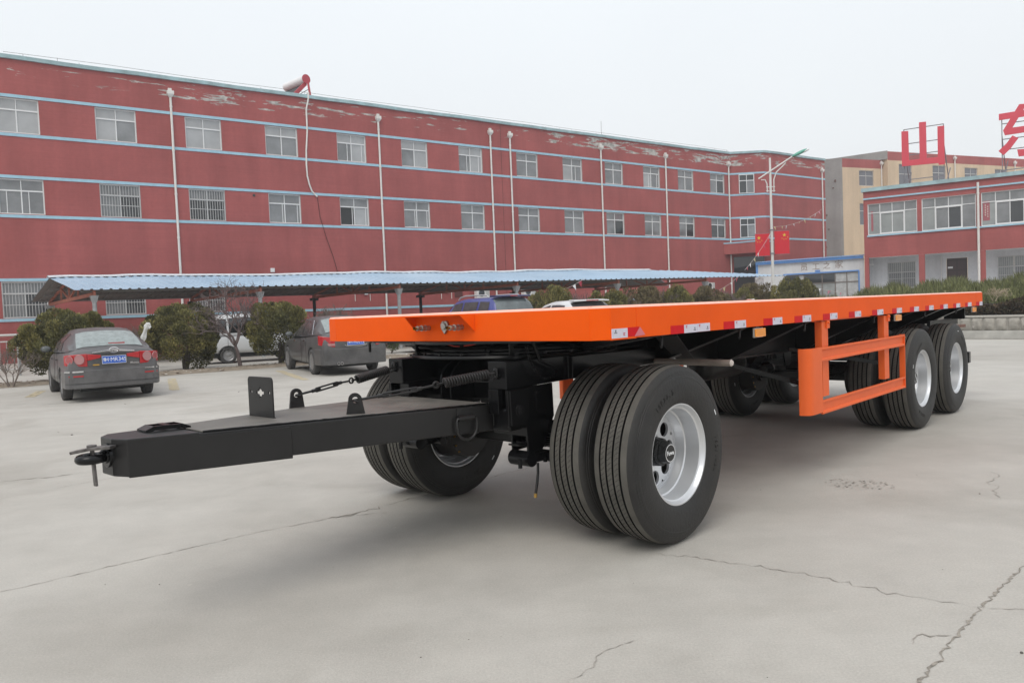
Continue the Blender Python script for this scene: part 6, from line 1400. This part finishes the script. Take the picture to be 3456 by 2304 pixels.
C1 = build_car('dark_sedan', 'dusty dark grey sedan with four round tail lamps and blue plate H MR345', (-8.27, 15.10), A1, car_dark, SED, SGH, 2.70, 1.60, .315, side=((.22, 1.02, .42, 1.02, .12, 1.9), (1.10, 2.02, 1.10, 1.66, .12, 1.9)), rear=(-.66, .05, 3.0, 2.9), front=(2.42, 1.72, 3.0, 2.9), rg=car_glass_p, scale=1.0)
C1.scale = (.97, .90, .985)
def plan(x0, y0, x1, y1, n=6):                                       # rear corner curve shared by lamps and bumper
    return [(x0+(x1-x0)*(1-cos(pi/2*i/n)), y0+(y1-y0)*sin(pi/2*i/n)) for i in range(n+1)]
def corner_pts(y0, off=.0):
    P_ = [(-1.085, .0), (-1.083, .35), (-1.07, .55), (-1.045, .70), (-1.0, .80), (-.93, .865), (-.82, .90), (-.6, .922)]
    out = []
    for x, y in P_: out.append((x-off*(1 if y < .75 else .5), y+(off if y > .6 else 0)))
    return out
def rear_sedan(T, s):
    bp_ = [(-1.12, 0), (-1.118, .35), (-1.105, .58), (-1.075, .74), (-1.015, .845), (-.90, .905), (-.62, .925), (-.36, .925)]
    return [(x, s*y) for x, y in bp_]
full = list(reversed(rear_sedan(C1, -1)))+rear_sedan(C1, 1)[1:]
wrap(full, .27, .63, .05).build('rear_bumper', car_dark, C1, bevel=.025, segs=3)
wrap([(x*1.006, y*1.004) for x, y in full[2:-2]], .36, .375, .02).build('bumper_crease', carplast, C1)
for s in (1, -1):
    q = [(x*1.01, y*1.006) for x, y in rear_sedan(C1, s)][2:6]; wrap(q, .585, .612, .02).build('chrome_strip', chrome, C1); q = [(x*1.008, y*1.004) for x, y in rear_sedan(C1, s)][2:5]; wrap(q, .50, .525, .02).build('reflector', tail_red, C1)
    q = [(-1.10, s*.50), (-1.085, s*.62), (-1.06, s*.72), (-1.01, s*.81), (-.95, s*.87), (-.87, s*.905)]
    lamp = wrap(q, .70, .94, .06, taper=lambda t: (.69+.03*t, .935-.02*t)).build('tail_lamp', tail_red, C1, bevel=.01)
    for (x, y, z, r_, m_) in ((-1.08, .64, .83, .088, tail_clear), (-1.005, .805, .825, .075, tail_pink)):
        nrm = Vector((-1, s*.28 if y < .7 else s*.85, 0)).normalized(); p = Vector((x, s*y, z)); b = MB(); b.cyl(p, p+nrm*.022, r_, r_*.92, n=24); o = b.build('round_lens', m_, lamp, smooth=40)
        b = MB(); t1 = nrm.cross(Vector((0, 0, 1))).normalized(); b.tube([p+nrm*.02+t1*r_*1.0*cos(2*pi*i/24)+Vector((0, 0, r_*sin(2*pi*i/24))) for i in range(24)], .007, 6, closed=True); b.build('lens_ring', tail_clear, lamp)
    b = MB(); b.prism([(-1.112, s*.24, .90), (-1.105, s*.495, .93), (-1.105, s*.495, .80), (-1.112, s*.25, .845)], [(-1.06, s*.24, .90), (-1.06, s*.495, .93), (-1.06, s*.495, .80), (-1.06, s*.25, .845)]); b.build('boot_lamp', tail_red, C1, bevel=.008)
b = MB(); b.prism([(-1.122, .40, .935), (-1.13, 0, .965), (-1.122, -.40, .935), (-1.122, -.40, .96), (-1.132, 0, 1.0), (-1.122, .40, .96)], [(-1.05, .40, .935), (-1.05, 0, .965), (-1.05, -.40, .935), (-1.05, -.40, .96), (-1.05, 0, 1.0), (-1.05, .40, .96)]); b.build('boot_chrome', chrome, C1, bevel=.005)
b = MB(); b.tube([(-1.145, .085*cos(2*pi*i/28), .985+.05*sin(2*pi*i/28)) for i in range(28)], .010, 6, closed=True); b.beam((-1.145, .035, .955), (-1.145, .02, 1.015), .012, .018, up=(1, 0, 0)); b.beam((-1.145, -.02, .955), (-1.145, -.035, 1.015), .012, .018, up=(1, 0, 0)); b.beam((-1.145, .03, .978), (-1.145, -.03, .992), .012, .014, up=(1, 0, 0)); b.build('oval_badge', chrome, C1)
b = MB(); b.prism([(-1.085, .48, .66), (-1.085, -.48, .66), (-1.085, -.50, .93), (-1.085, .50, .93)], [(-1.04, .48, .66), (-1.04, -.48, .66), (-1.04, -.50, .93), (-1.04, .50, .93)]); b.build('boot_panel', car_dark2, C1)
def number_plate(T, x, z, txt_, tilt=0, w=.44, h=.14):
    b = MB(); b.box((x-.012, -w/2, z-h/2), (x-.001, w/2, z+h/2)); p = b.build('number_plate', plate_blue, T)
    b = MB()
    for y0, y1, z0, z1 in ((-w/2, w/2, h/2-.006, h/2), (-w/2, w/2, -h/2, -h/2+.006), (-w/2, -w/2+.006, -h/2, h/2), (w/2-.006, w/2, -h/2, h/2)): b.box((x-.0145, y0, z+z0), (x-.0125, y1, z+z1))
    b.build('plate_border', white_p, p)
    text_part('plate_lettering', txt_[0], .072, white_p, p, frameM((x-.0135, .175, z), (0, -1, 0), (0, 0, 1)), .001, .0004)
    me_ = text_part('plate_lettering', txt_[1:], .108, white_p, p, frameM((x-.0135, -.03, z), (0, -1, 0), (0, 0, 1)), .001, -.0005); return p
number_plate(C1, -1.105, .80, '鲁H·MR345', w=.46, h=.15)
text_part('model_lettering', 'Moinca', .055, chrome, C1, frameM((-1.1, -.39, .715), (0, -1, 0), (0, 0, 1)), .002, .001)
b = MB(); b.box((-1.095, .28, .70), (-1.087, .40, .725)); b.build('sticker', mat('gold_sticker', (.45, .25, .03), .5), C1)
b = MB(); b.box((-.60, -.30, 1.045), (-.35, .02, 1.12)); b.build('tissue_box', tail_red, C1)
mirror(C1, 1.95, .88, 1.0, carplast, 1); mirror(C1, 1.95, -.88, 1.0, carplast, -1)
for s in (1, -1):
    for x in (.62, 1.62): b = MB(); b.beam((x-.08, s*.918, .80), (x+.1, s*.918, .80), .02, .028); b.build('door_handle', carplast, C1)
    b = MB(); 
    for x in (.55, 1.08): b.tube([(x if x > .6 else .42, s*.922, .30), (x if x > .6 else .30, s*.921, .6), (x, s*.90, .93)], .004, 4)
    b.build('door_gap', under, C1)
# second dark sedan
A2 = atan2(cos(radians(29)), -sin(radians(29)))
SED2 = [(-1.10, .44, .60, .66), (-1.08, .34, .80, .82), (-1.03, .29, .98, .865), (-.95, .26, 1.03, .885), (-.6, .25, 1.045, .905), (0, .24, 1.03, .915), (.8, .23, .99, .915), (1.8, .23, .955, .91), (2.4, .24, .94, .905), (2.95, .24, .88, .89), (3.35, .25, .80, .86), (3.6, .28, .70, .78), (3.68, .38, .58, .62)]
SGH2 = [(-.66, 1.0, 1.04, .82, .71), (-.30, .99, 1.22, .84, .66), (.16, .975, 1.41, .85, .605), (.5, .965, 1.455, .855, .59), (1.2, .95, 1.462, .855, .59), (1.62, .945, 1.42, .85, .595), (2.1, .935, 1.18, .84, .65), (2.5, .93, .98, .81, .72)]
C2 = build_car('dark_sedan', 'dusty black sedan with twin exhaust tips partly hidden by the orange deck', (-4.37, 19.19), A2, car_dark2, SED2, SGH2, 2.75, 1.62, .325, side=((.20, .98, .40, .98, .12, 1.9), (1.05, 2.0, 1.05, 1.64, .12, 1.9), (-.12, .13, .22, .30, .3, 1.8)), rear=(-.6, .10, 3.0, 2.9), front=(2.42, 1.72, 3.0, 2.9), rg=car_glass_p, spokes=14, scale=1.0)
C2.scale = (1, .92, 1)
full2 = list(reversed(rear_sedan(C2, -1)))+rear_sedan(C2, 1)[1:]
wrap(full2, .26, .66, .05).build('rear_bumper', car_dark2, C2, bevel=.03, segs=3)
for s in (1, -1):
    q = [(-1.105, s*.56), (-1.085, s*.66), (-1.05, s*.76), (-.99, s*.85), (-.90, s*.905), (-.80, s*.925)]; lm = wrap(q, .70, .98, .06, taper=lambda t: (.70+.06*t, .93+.06*t)).build('tail_lamp', tail_red, C2, bevel=.01)
    q = [(x*1.012, y*1.005) for x, y in q[0:4]]; wrap(q, .735, .79, .02).build('reverse_lens', tail_clear, lm)
    b = MB(); b.tube([(.13, s*.87, 1.0), (-.1, s*.862, 1.01), (.24, s*.70, 1.36), (.5, s*.675, 1.4), (1.2, s*.675, 1.4), (1.62, s*.68, 1.36)][1:], .008, 5); b.build('window_trim', chrome, C2)
    b = MB(); b.tube([(-.1, s*.862, 1.005), (1.0, s*.872, .965), (2.2, s*.865, .945)], .007, 5); b.build('window_trim', chrome, C2)
    for x in (.55, 1.6): b = MB(); b.beam((x-.09, s*.925, .845), (x+.09, s*.925, .845), .025, .03); b.build('door_handle', chrome, C2)
    for x in (.5, 1.02): b = MB(); b.tube([(x-.05, s*.922, .30), (x-.03, s*.921, .6), (x, s*.905, .95)], .004, 4); b.build('door_gap', under, C2)
b = MB(); b.prism([(-1.10, .48, .70), (-1.10, -.48, .70), (-1.10, -.46, .96), (-1.10, .46, .96)], [(-1.05, .48, .70), (-1.05, -.48, .70), (-1.05, -.46, .96), (-1.05, .46, .96)]); b.build('boot_panel', car_dark2, C2)
number_plate(C2, -1.105, .805, '鲁H·H0092', w=.46, h=.15)
b = MB(); b.tube([(-1.108, .30*cos(pi+pi*i/10)*1.0, .76+.055*sin(pi+pi*i/10)*1.2) for i in range(11)], .008, 5); b.build('plate_trim', chrome, C2)
b = MB()
for y in (.42, .51): b.lathe([(-.10, .028), (-.10, .036), (.14, .036), (.14, .028), (-.10, .028)], 18, axis='X', c=(-1.09, y, .30))
b.build('exhaust_tips', chrome, C2, smooth=40); mirror(C2, 1.95, .89, 1.02, carplast, 1); mirror(C2, 1.95, -.89, 1.02, carplast, -1)
# dark car nose under the carport, seen below the deck corner
A5 = CA+pi
C5 = build_car('parked_sedan', 'dark sedan near the carport glimpsed low behind the small green bush', (-.9, 29.6), A5, car_dark2, SED, SGH, 2.70, 1.52, .315, side=((.22, 1.02, .42, 1.02, .12, 1.9), (1.10, 2.02, 1.10, 1.66, .12, 1.9)), rear=(-.66, .05, 3.0, 2.9), front=(2.42, 1.72, 3.0, 2.9))
# blue off-roader
SUV = [(-.85, .55, .75, .74), (-.83, .45, 1.02, .84), (-.72, .40, 1.08, .875), (0, .38, 1.08, .885), (1.6, .38, 1.05, .885), (2.3, .38, 1.03, .88), (3.0, .40, .98, .86), (3.35, .45, .86, .78), (3.42, .55, .72, .66)]
SUVG = [(-.80, 1.04, 1.14, .80, .775), (-.60, 1.04, 1.60, .82, .69), (-.42, 1.04, 1.735, .82, .665), (.2, 1.04, 1.76, .83, .66), (1.1, 1.03, 1.755, .83, .66), (1.5, 1.02, 1.70, .825, .665), (1.95, 1.02, 1.40, .82, .70), (2.35, 1.0, 1.06, .79, .74)]
C3 = build_car('blue_offroader', 'blue off-road car with roof rack and pale spare wheel cover behind the deck', (-.30, 24.0), atan2(.86, -.51)+.12, car_blue, SUV, SUVG, 2.55, 1.5, .345, side=((-.42, .12, -.36, .12, .2, 1.85), (.22, .95, .22, .95, .2, 1.85), (1.03, 1.85, 1.03, 1.5, .2, 1.85)), rear=(-.775, -.46, 2.7, 2.6), front=(2.3, 1.6, 3, 2.9), rg=car_glass_p if False else mat('suv_rear_glass', (.13, .15, .155), .1, var=.25, vscale=3), scale=1.06)
b = MB(); b.lathe([(-.13, 0.0), (-.13, .25), (-.11, .31), (-.02, .33), (.0, .30), (.0, 0)], 32, axis='X', c=(-.83, -.22, 1.02)); b.build('spare_wheel_cover', mat('cream_cover', (.62, .60, .52), .5), C3, smooth=40)
b = MB(); b.prism([(-.62, .66, 1.80), (-.62, -.66, 1.80), (-.30, -.64, 1.81), (-.30, .64, 1.81)], [(-.64, .66, 1.755), (-.64, -.66, 1.755), (-.28, -.64, 1.75), (-.28, .64, 1.75)]); sp_ = b.build('roof_spoiler', mat('dark_blue', (.012, .015, .09), .3, coat=.4), C3, bevel=.015)
b = MB(); b.box((-.66, -.13, 1.768), (-.641, .13, 1.792)); b.build('brake_light', tail_red, sp_)
for s in (1, -1):
    b = MB(); b.tube([(-.2, s*.60, 1.74), (-.1, s*.60, 1.82), (.3, s*.60, 1.84), (1.0, s*.60, 1.84), (1.3, s*.60, 1.80), (1.4, s*.60, 1.72)], .022, 8); b.build('roof_rail', mat('rail_silver', (.45, .45, .46), .4, metal=.4) if 'rail_silver' not in MATS else MATS['rail_silver'], C3, smooth=60)
    b = MB(); b.box((-.86, s*.70-.05, .80), (-.80, s*.70+.09, 1.05)); b.build('tail_lamp', tail_red, C3)
mirror(C3, 1.85, .86, 1.12, carplast, 1); mirror(C3, 1.85, -.86, 1.12, carplast, -1)
# white hatchback
HBS = [(-.72, .48, .68, .70), (-.70, .38, .98, .82), (-.6, .33, 1.03, .86), (0, .30, 1.02, .88), (1.6, .28, 1.0, .88), (2.4, .28, .98, .87), (3.0, .30, .90, .83), (3.25, .36, .74, .72), (3.3, .45, .62, .60)]
HBG = [(-.68, 1.0, 1.10, .78, .74), (-.50, .99, 1.42, .80, .66), (-.25, .99, 1.565, .81, .62), (.3, .98, 1.61, .82, .60), (.9, .98, 1.61, .82, .60), (1.4, .97, 1.53, .82, .61), (2.1, .97, 1.22, .81, .67), (2.6, .95, 1.0, .78, .72)]
C4 = build_car('white_hatchback', 'white hatchback with a rear roof spoiler behind the orange deck', (2.2, 22.6), atan2(.86, -.51)-.10, car_white, HBS, HBG, 2.45, 1.48, .305, side=((-.2, .75, -.05, .75, .15, 1.85), (.83, 1.95, .83, 1.45, .15, 1.85)), rear=(-.63, -.28, 2.8, 2.8), front=(2.5, 1.5, 3, 2.9), scale=1.02)
b = MB(); b.prism([(-.52, .60, 1.60), (-.56, 0, 1.62), (-.52, -.60, 1.60), (-.15, -.56, 1.632), (-.15, .56, 1.632)], [(-.52, .60, 1.565), (-.56, 0, 1.58), (-.52, -.60, 1.565), (-.15, -.56, 1.58), (-.15, .56, 1.58)]); sp_ = b.build('roof_spoiler', car_white, C4, bevel=.012)
b = MB(); b.box((-.566, -.2, 1.582), (-.54, .2, 1.605)); b.build('brake_light', tail_red, sp_)
for s in (1, -1): b = MB(); b.box((-.74, s*.72-.06, .78), (-.68, s*.72+.08, 1.06)); b.build('tail_lamp', tail_red, C4)
# white microvan
VS = [(-.55, .50, .80, .62), (-.53, .36, .98, .72), (-.4, .33, 1.02, .755), (.6, .32, 1.02, .765), (1.8, .32, 1.0, .765), (2.35, .33, .97, .75), (2.65, .36, .86, .70), (2.72, .45, .66, .60)]
VG = [(-.52, .96, 1.10, .72, .70), (-.46, .96, 1.55, .735, .665), (-.35, .96, 1.655, .74, .655), (.4, .97, 1.68, .745, .65), (1.2, .97, 1.68, .745, .65), (1.6, .96, 1.60, .74, .655), (2.05, .95, 1.30, .735, .68), (2.5, .94, 1.0, .72, .70)]
va = Vector((-9.735, 25.481, 0)); vd = Vector((.88, .475, 0)); vo_ = va+Vector((-vd.y, vd.x, 0))*.65
C6 = build_car('white_microvan', 'dusty white microvan with steel wheels parked in front of the carport behind the bare tree', (vo_.x, vo_.y), CA, car_white, VS, VG, 2.0, 1.30, .275, side=((-.32, -.02, -.30, -.02, .3, 1.8), (.05, .85, .05, .85, .2, 1.85), (.97, 1.85, .97, 1.5, .2, 1.85)), rear=(-.515, -.42, 2.8, 2.8), front=(2.4, 1.65, 3, 2.9), steelrim=True, glass=car_glass, cat='van', ww=.16, archr=.34)
for s in (1, -1):
    b = MB()
    for x in (.0, .91, 1.95): b.tube([(x, s*.768, .36), (x, s*.77, .7), (x, s*.752, .96)], .005, 4)
    b.build('door_gap', under, C6); b = MB(); b.box((1.0, s*.772-.012, .84), (1.16, s*.772+.012, .90)); b.build('door_handle', carplast, C6)
# ================================================================ SMALL LOOSE THINGS
pt = trailer_pt(1.87, 1.15, 1.3885); ps = thing('wrapped_block', 'small orange block topped with crumpled white paper on the deck edge', 'block', pt, TR_ANG); ps.scale = (.30, .30, .38)
b = MB(); b.box((-.07, -.035, 0), (.07, .035, .012)); b.build('base_plate', steel, ps)
b = MB(); b.prism([(-.085, -.04, .055), (.085, -.04, .05), (.085, .04, .05), (-.085, .04, .055)], [(-.075, -.03, .0125), (.065, -.03, .0125), (.065, .03, .0125), (-.075, .03, .0125)]); b.build('block', mat('pale_orange', (.62, .30, .2), .6), ps)
rng = random.Random(77); b = MB(); g = []
for j in range(5):
    for i in range(11): g.append((-.12+.26*i/10, -.05+.1*j/4, .062+rng.uniform(-.012, .014)))
b.add(g, [(j*11+i, j*11+i+1, (j+1)*11+i+1, (j+1)*11+i) for j in range(4) for i in range(10)]); b.build('crumpled_paper', white_p, ps, fix=False)
bag = thing('plastic_bag', 'white plastic bag caught on a twig beside the dark sedan with the blue plate', 'bag', (-9.75, 19.6, .98), 0)
b = MB(); rng = random.Random(8); b.sphere((.17, 0, .42), (.10, .05, .085), 9, 6); b.tube([(0, 0, 0), (.03, 0, .14), (.08, 0, .28), (.15, 0, .42)], [.03, .07, .05, .06], 7)
b.v = [(x+rng.uniform(-.02, .02), y+rng.uniform(-.02, .02), z+rng.uniform(-.02, .02)) for x, y, z in b.v]; b.build('bag_film', mat('bag_film', (.62, .62, .60), .5), bag)
b = MB(); b.tube([(-.25, .35, -.2), (-.1, .2, -.05), (.02, .01, .2)], .008, 5); b.build('twig', twig_m, bag)
# ================================================================ HAZE
hz_m = bpy.data.materials.new('thin_haze'); hz_m.use_nodes = True; t = hz_m.node_tree; t.nodes.clear()
o_ = t.nodes.new('ShaderNodeOutputMaterial'); v_ = t.nodes.new('ShaderNodeVolumePrincipled'); v_.inputs['Color'].default_value = (.93, .95, .97, 1); v_.inputs['Density'].default_value = .0015; v_.inputs['Anisotropy'].default_value = .2
t.links.new(v_.outputs[0], o_.inputs['Volume'])
b = MB(); b.box((-265, -165, -1), (265, 425, 17)); hz = tag(b.build('haze', hz_m), kind='stuff')
